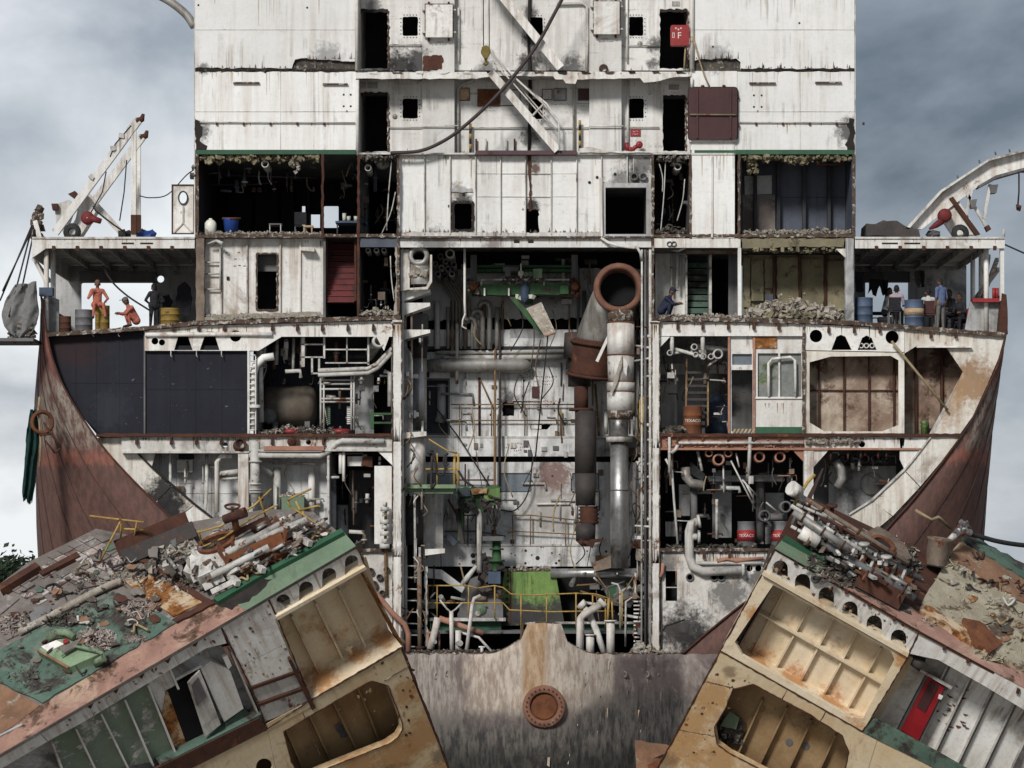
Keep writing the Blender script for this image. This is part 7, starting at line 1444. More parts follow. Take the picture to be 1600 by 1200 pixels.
fp(FR, dr, 'door_frame', z6((645, 818), (735, 872), (620, 1098), (527, 1045)), RB - .30, RB - .1, 'dark_grey'); fp(FR, dr, 'door_handle', z6((695, 905), (712, 912), (706, 922), (692, 916)), RB - .45, RB - .35, 'white')
rib(FR, br, 'wall_pipe', *z6((620, 795), (750, 870)), RB - .4, .08, .08, 'white'); q = MB(); q.tube([FR.face(*z6((590, 760))[0], .3), FR.face(*z6((630, 780))[0], .3)], [.16, .22], 10); q.build('pipe_stub', 'duct_dark', br)
for i in range(26):
    x, y = random.uniform(680, 800), random.uniform(860, 1060)
    fp(FR, br, 'paint_chip', jag(z6((x, y), (x + random.uniform(8, 26), y + random.uniform(4, 12)), (x + 6, y + 9)), 4, .6), RB - .03, RB - .01, random.choice(['dark_rust', 'rust', 'text_dark']))
fp(FR, br, 'floor_edge', z6((430, 1000), (700, 1145), (900, 1260), (880, 1300), (640, 1180), (385, 1055)), -.02, .1, 'deck_green')
fp(FR, br, 'tank_face', [(1348, 1145), (1440, 1190), (1540, 1245), (1480, GY), (1302, GY)], .02, .1, 'ochre_face_right'); fp(FR, br, 'lower_face', [(1541, 1245), (1720, 1335), (1720, GY), (1482, GY)], .02, .1, 'dark_grey')
wrap(FR, br, 'room_side', z6((555, 735), (395, 1050)), .1, RB, 'white_grimy')
# deck of the right block
dp(FR, br, 'deck', [(1211, 855), (1437, 985), (1720, 1140), (1720, 930), (1600, 880), (1503, 838), (1450, 862), (1380, 832), (1262, 776), (1238, 800)], 0, .1, 'dark_rust')
dp(FR, br, 'edge_coaming', [(1211, 856), (1278, 894), (1300, 892), (1286, 877), (1224, 841)], -.03, 0, 'sage'); dp(FR, br, 'dark_coaming', [(1224, 841), (1287, 876), (1296, 877), (1228, 836)], -.12, -.0, 'green_paint')
dp(FR, br, 'primer_strip', [(1279, 894), (1437, 985), (1720, 1140), (1720, 1118), (1600, 1046), (1438, 955), (1300, 890)], -.02, 0, 'primer_pink')
dp(FR, br, 'burnt_deck', jag([(1290, 880), (1360, 915), (1420, 945), (1425, 960), (1370, 938), (1290, 895)], 8, 2), -.04, -.02, 'rubble_dark')
dp(FR, br, 'screed', jag([(1439, 954), (1452, 920), (1480, 870), (1503, 843), (1600, 900), (1720, 960), (1720, 1115), (1600, 1044)], 12, 2.5), -.14, 0, 'screed')
dp(FR, br, 'rotten_planking', jag([(1484, 868), (1504, 845), (1600, 900), (1720, 960), (1720, 1000), (1600, 940), (1540, 905)], 10, 2.5), -.2, -.0, 'rot_wood')
dp(FR, br, 'green_edge', jag([(1502, 842), (1520, 835), (1600, 882), (1720, 940), (1720, 960), (1600, 902)], 10, 1.5), -.26, 0, 'deck_green')
dp(FR, br, 'rust_plate', jag([(1438, 952), (1448, 945), (1500, 975), (1562, 1010), (1545, 1020)], 9, 2), -.17, -.0, 'rust_plate'); dp(FR, br, 'rust_plate', jag([(1505, 965), (1530, 970), (1567, 1002), (1548, 1018), (1520, 1000)], 9, 2), -.24, -.1, 'rust')
litter(FR, br, 1530, 930, 75, 50, 320, .04, .15, 'screed', .12, 'crumbled_screed', (1.4, 1, .5)); litter(FR, br, 1570, 1010, 50, 25, 120, .04, .13, 'screed', .15, 'crumbled_screed', (1.4, 1, .5)); litter(FR, br, 1530, 910, 70, 30, 60, .03, .1, 'rubble_dark', .1); litter(FR, br, 1490, 965, 50, 18, 80, .03, .1, 'rubble', .12)
litter(FR, br, 1350, 880, 90, 40, 240, .05, .15, 'rubble_dark', .3); litter(FR, br, 1350, 870, 90, 40, 70, .05, .13, 'rubble', .3)
# pipes and machinery on the right block
def rp(x, y, h): return FR.deck(x, y, -h)
t = thing('pipe_rack', rp(1300, 880, 0), 'rack of grimy pipes and broken machinery on tilted block deck', 'pipe rack')
for a, b, r, mt in (((1240, 770, .6), (1400, 870, .6), .15, 'white_grimy'), ((1236, 790, .6), (1370, 875, .6), .09, 'pipe'), ((1240, 800, .9), (1330, 860, .9), .15, 'duct_grey'), ((1260, 780, .9), (1420, 880, .9), .1, 'pipe_brown'), ((1290, 850, .5), (1430, 935, .5), .16, 'dark_grey'), ((1236, 822, .5), (1290, 852, .5), .07, 'pipe'), ((1240, 812, .4), (1340, 872, .4), .06, 'pipe_brown'), ((1330, 845, .5), (1440, 905, .5), .12, 'dark_grey'), ((1300, 815, .8), (1400, 872, .8), .06, 'dark_rust'), ((1245, 788, 1.2), (1300, 812, 1.2), .06, 'pipe')):
    MB().tube([rp(*a), rp(*b)], r * .68, 10).build('pipe', mt, t)
    for k in (.15, .5, .85): MB().tube([rp(*[a[j] + (b[j] - a[j]) * k for j in range(3)]), rp(*[a[j] + (b[j] - a[j]) * (k + .02) for j in range(3)])], r * 1.0, 10).build('flange', 'dark_rust', t)
MB().tube([rp(1236, 762, .9), rp(1248, 770, .8)], [.22, .2], 10).build('pipe_flange', 'white_grimy', t); MB().tube([rp(1252, 830, .5), rp(1280, 846, .5)], .22, 12).build('motor', 'white', t); MB().tube([rp(1262, 838, .45), rp(1268, 841, .45)], .26, 12).build('motor_band', 'pipe_brown', t)
for i in range(24):
    x = random.uniform(1245, 1420); y = 790 + (x - 1240) * .58 + random.uniform(-18, 22); h = random.uniform(.2, .8)
    MB().bar(rp(x, y, 0), rp(x + random.uniform(-8, 8), y - random.uniform(4, 16), h), random.uniform(.05, .12)).build('bracket', random.choice(['white_grimy', 'pipe_brown', 'dark_rust', 'pipe', 'dark_grey']), t)
for i in range(12):
    x = 1250 + i * 15; y = 800 + i * 9; MB().bar(rp(x, y - 8, .55), rp(x - 12, y + 20, .45), .08).build('cross_bar', random.choice(['white_grimy', 'dark_grey', 'pipe_brown']), t)
for x, y in ((1275, 800), (1300, 790), (1350, 850), (1385, 870)): MB().lathe(rp(x, y, 1.0), (0, -.3, 1), [(-.25, .06), (-.03, .06), (-.03, .16), (.03, .16), (.03, .02)], 12).build('valve', 'dark_rust' if x < 1310 else 'pipe', t)
t = thing('rusty_drum_head', rp(1380, 850, 0), 'burnt round casing with rusty open mouth on the tilted block', 'casing')
dp(FR, t, 'shell', jag([(1335, 838), (1372, 822), (1412, 848), (1425, 872), (1395, 880), (1350, 862)], 8, 1.5), -.5, -.03, 'pipe_brown')
dp(FR, t, 'rim', ell(1380, 848, 21, 10, .45), -.58, -.505, 'rust', [ell(1380, 848, 15, 6.5, .45)]); dp(FR, t, 'mouth', ell(1380, 848, 16, 7, .45), -.52, -.503, 'soot')
t = thing('grey_stub_pipe', rp(1468, 880, 0), 'short dented grey pipe standing open beside the screed', 'pipe')
MB().lathe(rp(1462, 884, 0), (.15, -.1, 1), [(0, .3), (.4, .33), (.72, .34), (.78, .38), (.82, .35), (.5, .3)], 20).build('wall', 'pipe_brown', t); MB().lathe(rp(1462, 884, .2), (.15, -.1, 1), [(0, 0), (0, .31)], 18).build('inside', 'soot', t)
t = thing('rust_trough', rp(1350, 905, 0), 'dark rusty trough on the deck edge of the block', 'trough')
dp(FR, t, 'floor', [(1340, 902), (1352, 884), (1420, 918), (1410, 940)], -.1, -.04, 'dark_rust'); A, B = rp(1340, 902, .3), rp(1410, 940, .3); MB().bar(A, B, .06, .5).build('side', 'dark_rust', t); A, B = rp(1352, 884, .3), rp(1420, 918, .3); MB().bar(A, B, .06, .5).build('side', 'rust', t)
t = thing('yellow_bar', rp(1235, 800, 0), 'thin yellow bar propped up against white pipe', 'bar'); MB().tube([rp(1237, 795, .2), rp(1262, 753, 1.0), rp(1273, 742, 1.2)], .05, 6).build('bar', 'yellow', t)
t = thing('mooring_hose', rp(1525, 838, 0), 'black hose running off white bent pipe at block end', 'hose')
MB().tube(bezier([rp(1504, 832, .5), rp(1530, 838, .5), rp(1560, 846, .5), rp(1600, 852, .5), rp(1680, 858, .4)], 6), .07, 8).build('hose', 'rubber', t); MB().tube([rp(1478, 850, .4), rp(1490, 838, .7), rp(1500, 828, .8), rp(1516, 832, .6)], .1, 8).build('elbow', 'white_grimy', t)
q = MB()
for i in range(14): q.chunk(rp(1500 + random.uniform(-7, 12), 826 + random.uniform(-8, 10), .8), random.uniform(.06, .15))
q.build('clamp', 'dark_grey', t); MB().tube([rp(1430, 797, .9), rp(1455, 812, .9), rp(1466, 808, 1), rp(1485, 825, .6)], .05, 6).build('wire', 'rope', t)
# torn stub beside the block's foot
t = thing('torn_hull_flap', V(1010, 1190, -10), 'torn rusty flap of hull plate at the foot of block', 'scrap')
MB().prism([V(992, 1157, -9), V(1000, 1160, -9), V(1030, 1163, -9), V(1052, 1172, -9), V(1020, 1185, -9), V(1016, 1200, -9), V(1004, 1420, -9)], Vector((.2, .08, 0))).build('plate', 'rot_wood', t)
MB().prism([V(1012, 1195, -9.4), V(1060, 1170, -9.4), V(1085, 1220, -9.4), V(1030, 1380, -9.4)], Vector((.2, .1, 0))).build('plate', 'rust', t)

def scrap_bars(F, t, poly, n, seed):
    random.seed(seed); A, B, C, D_ = poly
    for i in range(n):
        s1, s2 = random.random(), random.random(); x, y = lerp(lerp(A, B, s1), lerp(D_, C, s1), s2); ln_ = random.uniform(8, 34); al = random.random() < .7
        sl = (.86, -.5) if F is FL else (.86, .5)
        dx, dy = (ln_ * sl[0], ln_ * sl[1]) if al else (ln_ * .4 * random.choice([-1, 1]), ln_ * .55)
        h0, h1 = random.uniform(.05, .6), random.uniform(.05, .7)
        mt = random.choice(['white_grimy', 'pipe_brown', 'pipe', 'dark_rust', 'rust', 'dark_grey', 'pipe_brown', 'rubble_dark', 'duct_grey'])
        p0_, p1_ = F.deck(x, y, -h0), F.deck(x + dx, y + dy, -h1)
        (MB().tube([p0_, p1_], random.uniform(.02, .06), 7) if random.random() < .4 else MB().bar(p0_, p1_, random.uniform(.04, .14), random.uniform(.03, .1))).build('scrap_bar', mt, t)
t = thing('scrap_metal', FL.deck(380, 870, 0), 'tangle of cut bars and pipes between white casing and green coaming', 'scrap'); scrap_bars(FL, t, ((245, 872), (455, 805), (515, 828), (325, 925)), 120, 11)
t = thing('scrap_metal', FR.deck(1330, 870, 0), 'tangle of cut bars and pipes under pipe rack beside the arched web', 'scrap'); scrap_bars(FR, t, ((1246, 800), (1400, 870), (1425, 930), (1290, 872)), 110, 12)
random.seed(21)

def torn_sheets(F, t, poly, n, seed, mats_):
    random.seed(seed); A, B, C, D_ = poly
    for i in range(n):
        s1, s2 = random.random(), random.random(); x, y = lerp(lerp(A, B, s1), lerp(D_, C, s1), s2); k = random.uniform(3, 13); a0 = random.random() * 6.28
        pts = [(x + k * random.uniform(.5, 1.1) * math.cos(a0 + j * 1.05), y + k * .6 * random.uniform(.5, 1.1) * math.sin(a0 + j * 1.05)) for j in range(6)]; h = random.uniform(.07, .22)
        dp(F, t, 'torn_sheet', pts, -h, -h + .02, random.choice(mats_))
    for i in range(n // 2):
        s1, s2 = random.random(), random.random(); x, y = lerp(lerp(A, B, s1), lerp(D_, C, s1), s2)
        MB().tube(bezier([F.deck(x + j * random.uniform(2, 10), y + random.uniform(-7, 7), -random.uniform(.06, .35)) for j in range(4)], 5), random.choice([.015, .025, .04]), 5).build('cable_end', random.choice(['cable', 'rope', 'pipe', 'dark_rust', 'hose']), t)
torn_sheets(FL, bl, ((0, 930), (180, 850), (270, 965), (60, 1080)), 70, 41, ['board', 'board', 'dark_rust', 'rubble_dark', 'deck_green', 'rot_wood', 'rubble_dark', 'board'])
torn_sheets(FL, bl, ((215, 870), (420, 810), (515, 835), (330, 925)), 60, 42, ['white_grimy', 'dark_rust', 'rubble_dark', 'rubble_dark', 'dark_grey', 'rust'])
torn_sheets(FR, br, ((1250, 800), (1400, 860), (1430, 940), (1290, 880)), 50, 43, ['white_grimy', 'dark_rust', 'rubble', 'rubble_dark', 'dark_grey', 'rust'])
torn_sheets(FR, br, ((1460, 890), (1510, 855), (1640, 930), (1600, 1030)), 60, 44, ['screed', 'rot_wood', 'rubble', 'rust_plate', 'rubble_dark', 'screed'])
def face_marks(F, t, poly, n, seed, mats_, w=0.):
    """flaked paint and scrapes on a block's cut face"""
    random.seed(seed); A, B, C, D_ = poly
    for i in range(n):
        s1, s2 = random.random(), random.random(); x, y = lerp(lerp(A, B, s1), lerp(D_, C, s1), s2); k = random.uniform(.8, 4)
        fp(F, t, 'paint_flake', [(x + k * random.uniform(.3, 1.1) * math.cos(j * 1.26), y + k * random.uniform(.3, 1.1) * math.sin(j * 1.26)) for j in range(5)], w - .012, w - .003, random.choice(mats_))
face_marks(FL, bl, ((495, 1092), (628, 1018), (650, 1050), (640, 1180)), 40, 51, ['rust', 'run_rust', 'ochre_dark', 'dark_rust']); face_marks(FL, bl, ((345, 985), (418, 940), (468, 1048), (392, 1072)), 40, 52, ['run_rust', 'run_soot', 'run_pale', 'rust'])
face_marks(FR, br, ((1125, 1022), (1180, 1050), (1110, 1190), (1030, 1200)), 40, 53, ['rust', 'run_rust', 'ochre_dark', 'dark_rust']); face_marks(FL, bl, ((100, 1130), (340, 985), (350, 1000), (110, 1140)), 30, 54, ['run_rust', 'run_soot', 'rust']); face_marks(FR, br, ((1215, 862), (1430, 985), (1420, 1015), (1200, 890)), 40, 55, ['run_rust', 'run_soot', 'rust'])
random.seed(77)

def edge_line(F, t, pts, r=.028, closed=False, w=-.01, material='dark_rust'):
    """rough torch-cut lip along an outline of the face"""
    P_ = jag(pts, 6, .5, closed) + ([pts[0]] if closed else [])
    MB().tube([F.face(x, y, w) for x, y in P_], [r * random.uniform(.5, 1.3) for _ in P_], 5).build('cut_lip', material, t)
for pts in ([(556, 854), (562, 862), (571, 886)], [(486, 1094), (628, 1011), (640, 1040), (691, 1172), (720, 1250)], [(433, 965), (486, 1093), (418, 1138)], [(419, 935), (433, 964)], [(345, 978), (393, 1076), (418, 1138)]): edge_line(FL, bl, pts)
edge_line(FL, bl, hole, .02, True); edge_line(FR, br, holeR, .02, True)
for pts in ([(1211, 856), (1193, 893), (1126, 1016), (1025, 1205)], [(1126, 1017), (1348, 1143)], [(1418, 1028), (1348, 1143)], [(1437, 986), (1420, 1021)]): edge_line(FR, br, pts)
for a, b in (((500, 1120), (690, 1168)), ((560, 1052), (600, 1180))): pass
for F, t, a, b in ((FL, bl, (640, 1040), (600, 1064)), (FL, bl, (470, 1105), (500, 1180)), (FR, br, (1100, 1064), (1150, 1076)), (FR, br, (1060, 1140), (1116, 1150)), (FR, br, (1230, 1078), (1222, 1092)), (FR, br, (1290, 1112), (1282, 1126))): edge_line(F, t, [a, b], .014, False, -.002, 'rust_edge')
random.seed(78)

# ================================================================ loose things on the ship
def at(x, y, d, floor_y): return Vector((V(x, 0, d).x, d, zf(floor_y)))
# stairway hanging from the balcony
t = thing('gangway_stair', V(870, 236, -.3), 'white steel stairway with handrails hanging across the recess, lower flight', 'stairway')
for off in (0, ):
    for dd in (-.2, .7):
        MB().bar(V(766, 112, dd), V(871, 235, dd), .06, .26).build('stringer', 'white', t)
for i in range(11):
    k = (i + .5) / 11; MB().bar(V(766 + 105 * k, 113 + 123 * k, -.18), V(766 + 105 * k, 113 + 123 * k, .7), .22, .03).build('tread', 'rust_edge', t)
for dd, mt in ((-.25, 'white'), (.75, 'white')):
    o = 0 if dd < 0 else 5
    MB().tp([(752 + o, 58 + o, dd), (803, 120, dd), (849 + o, 162, dd), (873, 190, dd), (874, 234, dd)], .035, 6).build('handrail', mt, t)
    MB().tp([(772 + o, 98, dd), (800 + o, 128, dd), (850 + o, 185, dd), (872, 206, dd)], .025, 6).build('midrail', mt, t)
    MB().tp([(791, 137, dd), (806, 120, dd)], .04, 6).build('rail_post', mt, t); MB().tp([(832, 181, dd), (849, 163, dd)], .04, 6).build('rail_post', mt, t)
t = thing('upper_stair', V(876, 108, -.2), 'white stair flight slanting down from the roof onto torn balcony', 'stairway')
for dd in (-.1, .8): MB().bar(V(757, -40, dd), V(876, 106, dd), .06, .28).build('stringer', 'white', t)
for i in range(12):
    k = (i + .5) / 12; MB().bar(V(757 + 119 * k, -38 + 146 * k, -.08), V(757 + 119 * k, -38 + 146 * k, .8), .22, .03).build('tread', 'rust_edge', t)
solo('hanging_hose', MB().tube(bezier([V(893, -30, -.3), V(868, 18, -.3), (V(838, 72, -.3)), V(800, 122, -.35), V(764, 162, -.35), V(722, 200, -.35), V(690, 222, -.3), V(655, 236, -.25), V(610, 239, -.2)], 7), .058, 8), 'hose', 'long brown hose sagging diagonally across the white recess', 'hose')
t = thing('hook_block', V(759, 101, -.6), 'yellow and black hook block hanging on two wires', 'hook')
MB().lathe(V(759, 81, -.6), (0, 1, 0), [(-.12, .02), (-.12, .12), (-.06, .16), (.06, .16), (.12, .12), (.12, .02)], 14).build('sheave', 'brass', t)
MB().plate([(752.5, 74), (759, 70.5), (765.5, 74), (765, 84), (761, 91), (757, 91), (753, 84)], -.75, -.45).build('cheek', 'brass', t)
MB().tube(bezier([V(759, 91, -.6), V(759, 95, -.6), V(762, 98, -.6), V(759, 101.5, -.6), V(756, 98.5, -.6)], 4), .04, 6).build('hook', 'brass', t)
for x in (755, 764): MB().tp([(x, -55, -.6), (x + .5, 74, -.6)], .016, 5).build('wire', 'cable', t)
t = thing('fire_box', V(1062, 72, -.1), 'red fire equipment box lettered F hung on white pipe', 'fire box')
bo = MB().plate(rrect(1048, 39, 1077, 71, 2.5), -.25, .05).build('box', 'red', t)
lettering(t, 'F', 1061.5, 60, -.256, 10, 'text_white'); MB().plate(rect(1050.5, 51, 1054, 59), -.26, -.252, [rect(1051.2, 51.8, 1053.2, 58.2)]).build('handle_mark', 'text_white', t)
for x in (1056, 1060, 1064): MB().tp([(x, 44 + (x == 1060) * 2, -.256), (x, 44 + (x == 1060) * 2, -.25)], .03, 6).build('mark', 'text_white', t)
MB().tp([(1077, 58, -.1), (1083, 58, -.15), (1083, 64, -.15), (1078, 66, -.1)], .03, 6).build('clamp', 'yellow', t)
solo('hatch_rope', MB().tp([(1083, 60, -.2), (1092, 92, -.25), (1101, 120, -.25), (1110, 138, -.22)], .025, 5).tp([(1072, 62, -.1), (1070, 90, -.1), (1069, 108, -.1)], .03, 5), 'rope', 'tan rope tied to the white pipe holding up brown hatch', 'rope')
t = thing('hatch_cover', V(1114, 218, -.2), 'square maroon hatch cover hung by a rope on white wall', 'hatch')
MB().plate(rrect(1076, 137, 1152, 218, 5), -.22, -.08).build('plate', 'maroon', t)
for x in (1088, 1140): MB().bx(x, 139, x + 3, 216, -.27, -.22).build('stiffener', 'maroon', t)
MB().tp([(1078, 179, -.27), (1150, 179.5, -.27)], .03, 6).build('bar', 'pipe_brown', t); MB().plate(rrect(1074.5, 135.5, 1153.5, 219.5, 6), -.09, -.05, [rrect(1077, 138, 1151, 217, 5)]).build('seal', 'rubber', t)
for x, y in ((1098, 136), (1131, 136), (1153, 152), (1153, 196), (1075, 160), (1075, 200)): MB().chunk(V(x, y, -.1), .06).build('dog', 'dark_rust', t)
t = thing('oval_door', V(286, 363, .2), 'white steel weather door with oval window standing open at deckhouse', 'door')
MB().plate(rect(269, 289, 303, 365), .2, .26, [[(286 + 6 * math.cos(a * .524), 309 + 9 * math.sin(a * .524)) for a in range(12)]]).build('leaf', 'white', t)
MB().plate(rect(268, 288, 304, 366), .17, .2, [rect(270, 290, 302, 364)]).build('edge', 'dark_rust', t); MB().plate([(286 + 8 * math.cos(a * .393), 309 + 11 * math.sin(a * .393)) for a in range(16)], .14, .2, [[(286 + 6 * math.cos(a * .393), 309 + 9 * math.sin(a * .393)) for a in range(16)]]).build('window_rim', 'rubber', t)
MB().bar(V(286, 322, .17), V(286, 348, .17), .05).bar(V(286, 348, .17), V(272, 363, .17), .04).bar(V(286, 348, .17), V(300, 363, .17), .04).build('stiffener', 'white_grimy', t)
solo('bunting_wire', MB().tube(bezier([V(218, 306, .5), V(235, 309, .5), V(262, 304, .5), V(290, 275, .5), V(303, 265, .1)], 5), .02, 5), 'cable', 'thin black wire strung from crane post to deckhouse', 'wire')
for x, y in ((303, 262), (302, 275)): S('side_lamp', MB().chunk(V(x, y, .1), .1), 'dark_grey')

# davits and roof gear
t = thing('boat_davit', V(170, 370, 1.5), 'white twin-armed davit crane on the roof with red winch', 'davit')
for a, b, dd in (((86, 364), (216, 188), .6), ((122, 350), (222, 214), 2.4)): MB().bar(V(*a, dd), V(*b, dd), .2, .26).build('arm', 'white', t)
for x, dd in ((209, .6), (216, 2.4)): MB().bar(V(x, 192 if x < 212 else 215, dd), V(x, 370, dd), .16, .16).build('post', 'white', t)
for x, dd in ((209, .55), (216, 2.35)): MB().bar(V(x, 336, dd), V(x, 366, dd), .18, .18).build('post_foot', 'dark_rust', t)
for x, y, dd in ((218, 184, .6), (224, 210, 2.4)):
    MB().tp([(x - 5, y + 6, dd), (x + 4, y + 2, dd), (x + 6, y - 6, dd)], [.13, .1, .05], 8).build('hook_head', 'dark_rust', t)
MB().plate([(105, 365), (118, 342), (128, 297), (140, 308), (150, 330), (126, 368)], .9, 1.6).build('winch_frame', 'white', t); MB().plate([(128, 300), (134, 296), (190, 358), (196, 366), (186, 367), (140, 318)], 1.4, 1.7).build('brace_plate', 'white', t)
MB().plate([(85, 320), (108, 312), (116, 320), (100, 364), (88, 352)], 1.4, 2.0).build('frame_plate', 'white_grimy', t); MB().plate([(106, 303), (117, 298), (124, 306), (118, 312)], .8, 1.2).build('cap', 'dark_rust', t); MB().plate([(80, 318), (90, 318), (90, 328), (82, 328)], 1.2, 1.5).build('lamp', 'dark_rust', t)
MB().lathe(V(136, 340, .3), (0, 1, 0), [(0, .02), (0, .15), (.08, .22), (.3, .22), (.35, .1)], 16).build('winch_drum', 'winch_red', t); MB().tp([(140, 340, .4), (158, 346, .4)], [.12, .09], 8).build('winch_motor', 'winch_red', t)
MB().lathe(V(112, 362, .3), (0, 1, 0), [(0, .12), (0, .26), (.12, .3), (.24, .26), (.24, .12)], 18).build('fender_wheel', 'rubber', t)
for pts in ([(166, 268), (160, 300), (140, 336)], [(198, 250), (194, 300), (187, 345)], [(205, 196), (180, 225), (172, 245)]): MB().tp([(x, y, .5) for x, y in pts], .022, 5).build('wire', 'cable', t)
MB().tp([(145, 322, .4), (150, 330, .4), (176, 350, .4), (195, 363, .4)], .03, 5).build('wire', 'cable', t)
for x, y in ((143, 276), (178, 231), (190, 212)): MB().chunk(V(x, y, .5), .1).build('sheave', 'white_grimy', t)
t = thing('davit_boom', V(1455, 370, 1.0), 'massive curved white davit boom with red winch on the roof above crowd', 'davit')
MB().plate([(1415, 358), (1470, 298), (1545, 249), (1600, 235), (1660, 226), (1660, 268), (1600, 263), (1555, 275), (1530, 290), (1440, 358)], .8, 1.1).build('boom_web', 'white', t)
MB().prism([V(1415, 357, .5), V(1470, 297, .5), V(1545, 248, .5), V(1600, 234, .5), V(1660, 225, .5), V(1660, 228, .5), V(1600, 237, .5), V(1546, 251, .5), V(1472, 300, .5), V(1420, 358, .5)], Vector((0, .9, 0))).build('boom_flange', 'white_grimy', t)
MB().prism([V(1528, 290, .6), V(1556, 274, .6), V(1600, 262, .6), V(1660, 266, .6), V(1660, 270, .6), V(1600, 266, .6), V(1558, 278, .6), V(1530, 293, .6)], Vector((0, .7, 0))).build('boom_flange', 'dark_grey', t)
MB().plate([(1482, 312), (1495, 308), (1530, 366), (1490, 368), (1470, 338)], .9, 1.3).build('pedestal', 'white', t); MB().plate([(1483, 310), (1489, 307), (1532, 366), (1525, 368)], .7, .9).build('pedestal_flange', 'dark_rust', t)
MB().lathe(V(1477, 336, .4), (0, 1, 0), [(0, .02), (0, .15), (.08, .23), (.3, .23), (.35, .1)], 16).build('winch_drum', 'winch_red', t); MB().tp([(1452, 358, .5), (1462, 352, .5), (1472, 345, .5)], [.04, .1, .12], 8).build('winch_motor', 'winch_red', t)
MB().lathe(V(1501, 364, .3), (0, 1, 0), [(0, .12), (0, .26), (.12, .3), (.24, .26), (.24, .12)], 18).build('fender_wheel', 'rubber', t)
for a, b in (((1511, 303), (1540, 352)), ((1518, 296), (1508, 338)), ((1547, 288), (1537, 342))): MB().bar(V(*a, .8), V(*b, .8), .1).build('strut', 'white_grimy', t)
for x, y, s_ in ((1521, 317, 6), (1553, 294, 7)): MB().plate([(x - s_, y - 5), (x + s_, y - 6), (x + s_ - 3, y + 7), (x - s_ + 3, y + 8)], .6, 1.0).build('floodlight', 'dark_grey', t)
MB().plate([(1539, 354), (1545, 351), (1549, 358), (1543, 362)], .6, .9).build('red_stop', 'dark_rust', t)
MB().tp([(1592, 271, .7), (1592, 300, .7), (1590, 325, .7)], .03, 5).build('chain', 'cable', t); MB().chunk(V(1591, 325, .7), .1).build('chain_hook', 'dark_rust', t)
for x, y in ((1497, 279), (1531, 255), (1556, 242), (1578, 238)): MB().tp([(x, y, .8), (x - 1, y - 5, .8)], .03, 5).build('lug', 'dark_grey', t)
solo('wrecked_sheet', MB().plate(jag([(1353, 368), (1354, 349), (1368, 350), (1380, 344), (1402, 345), (1418, 355), (1436, 360), (1438, 370)], 7, 1.2), .5, 2.2), 'duct_dark', 'dark rusty buckled sheet lying on the roof beside davit boom', 'scrap')
for x, w_, mt, lb in ((201, 12, 'rubber', 'black rubber lump lying on roof beside davit post'), (228, 8, 'blue', 'small blue bundle lying on roof between davit post and oval-window door'), (1459, 5, 'dark_grey', 'small dark box on roof near davit boom')):
    q = MB()
    for i in range(7): q.chunk(V(x + random.uniform(-w_, w_), 367, 1 + random.random() * .5), .14)
    solo('roof_bundle', q, mt, lb, 'bundle')
solo('roof_antenna', MB().tp([(1568, 372, .1), (1569, 358, .1)], .05, 6), 'white_grimy', 'short white post at the roof corner above the crowd', 'post')
solo('shore_wire', MB().tp([(1570, 382, .1), (1700, 440, -6)], .03, 5), 'cable', 'thin wire running off the roof corner above the crowd', 'wire')
t = thing('wing_windlass', V(58, 372, .5), 'rusty broken fairlead at the roof corner above tarpaulin', 'fairlead')
q = MB()
for i in range(26): q.chunk(V(58 + random.uniform(-6, 6), random.uniform(322, 372), .4 + random.random() * .4), random.uniform(.06, .14))
q.build('wreck', 'rust_edge', t); MB().bar(V(55, 345, .3), V(62, 372, .3), .15).build('stub', 'white', t)
solo('bow_antenna', MB().tube(bezier([V(238, -12, 3), V(265, 2, 3), V(290, 22, 3), V(304, 42, 3)], 5), .14, 8), 'duct_grey', 'curved grey pipe end reaching in behind the deckhouse top', 'pipe')

# tarpaulin, cloths and ropes on the left
def drape(name, outline_l, outline_r, d0, amp, folds, material, label, cat, n=26, mcol=22, thick=.02):
    """cloth hanging between two edge lines, with vertical folds"""
    A = bezier([V(x, y, d0) for x, y in outline_l], 8); B = bezier([V(x, y, d0) for x, y in outline_r], 8)
    rs_ = lambda P, t: P[min(len(P) - 1, int(t * (len(P) - 1) + .5))]
    vs_, fs = [], []
    for i in range(n + 1):
        a, b = rs_(A, i / n), rs_(B, i / n)
        for j in range(mcol + 1):
            t = j / mcol; p = a.lerp(b, t); p = p + Vector((0, math.sin(t * folds * 6.28 + i * .12) * amp + random.uniform(-1, 1) * amp * .3 + math.sin(t * 23 + i * .9) * amp * .25, math.sin(t * 9 + i) * amp * .2 + (random.uniform(-.12, .12) if i == n else 0))); vs_.append(p)
    for i in range(n):
        for j in range(mcol): fs.append((i * (mcol + 1) + j, i * (mcol + 1) + j + 1, (i + 1) * (mcol + 1) + j + 1, (i + 1) * (mcol + 1) + j))
    mb = MB(); mb.add(vs_, fs, True); o = solo(name, mb, material, label, cat)
    s_ = o.modifiers.new('thickness', 'SOLIDIFY'); s_.thickness = thick; return o
drape('grey_tarpaulin', [(24, 445), (9, 468), (2, 492), (9, 514), (24, 527)], [(57, 440), (58, 465), (60, 490), (52, 514), (36, 529)], -.4, .09, 2, 'tarp', 'torn grey tarpaulin slung outside the bulwark at the hull top', 'tarpaulin')
drape('green_cloth', [(48, 640), (41, 680), (38, 720), (34, 765), (36, 780)], [(57, 640), (61, 680), (58, 715), (54, 755), (49, 786)], -.2, .1, 2, 'green_cloth', 'dark green rag hanging off the hull side', 'cloth')
solo('blue_bundle', MB().bx(61, 449, 82, 462, .1, .5), 'blue_grey', 'flat blue bundle tied to post at the hull top', 'bundle')
t = thing('hull_coil', V(65, 690, -.2), 'rusty coil and bent rack hung by rope on hull side', 'coil')
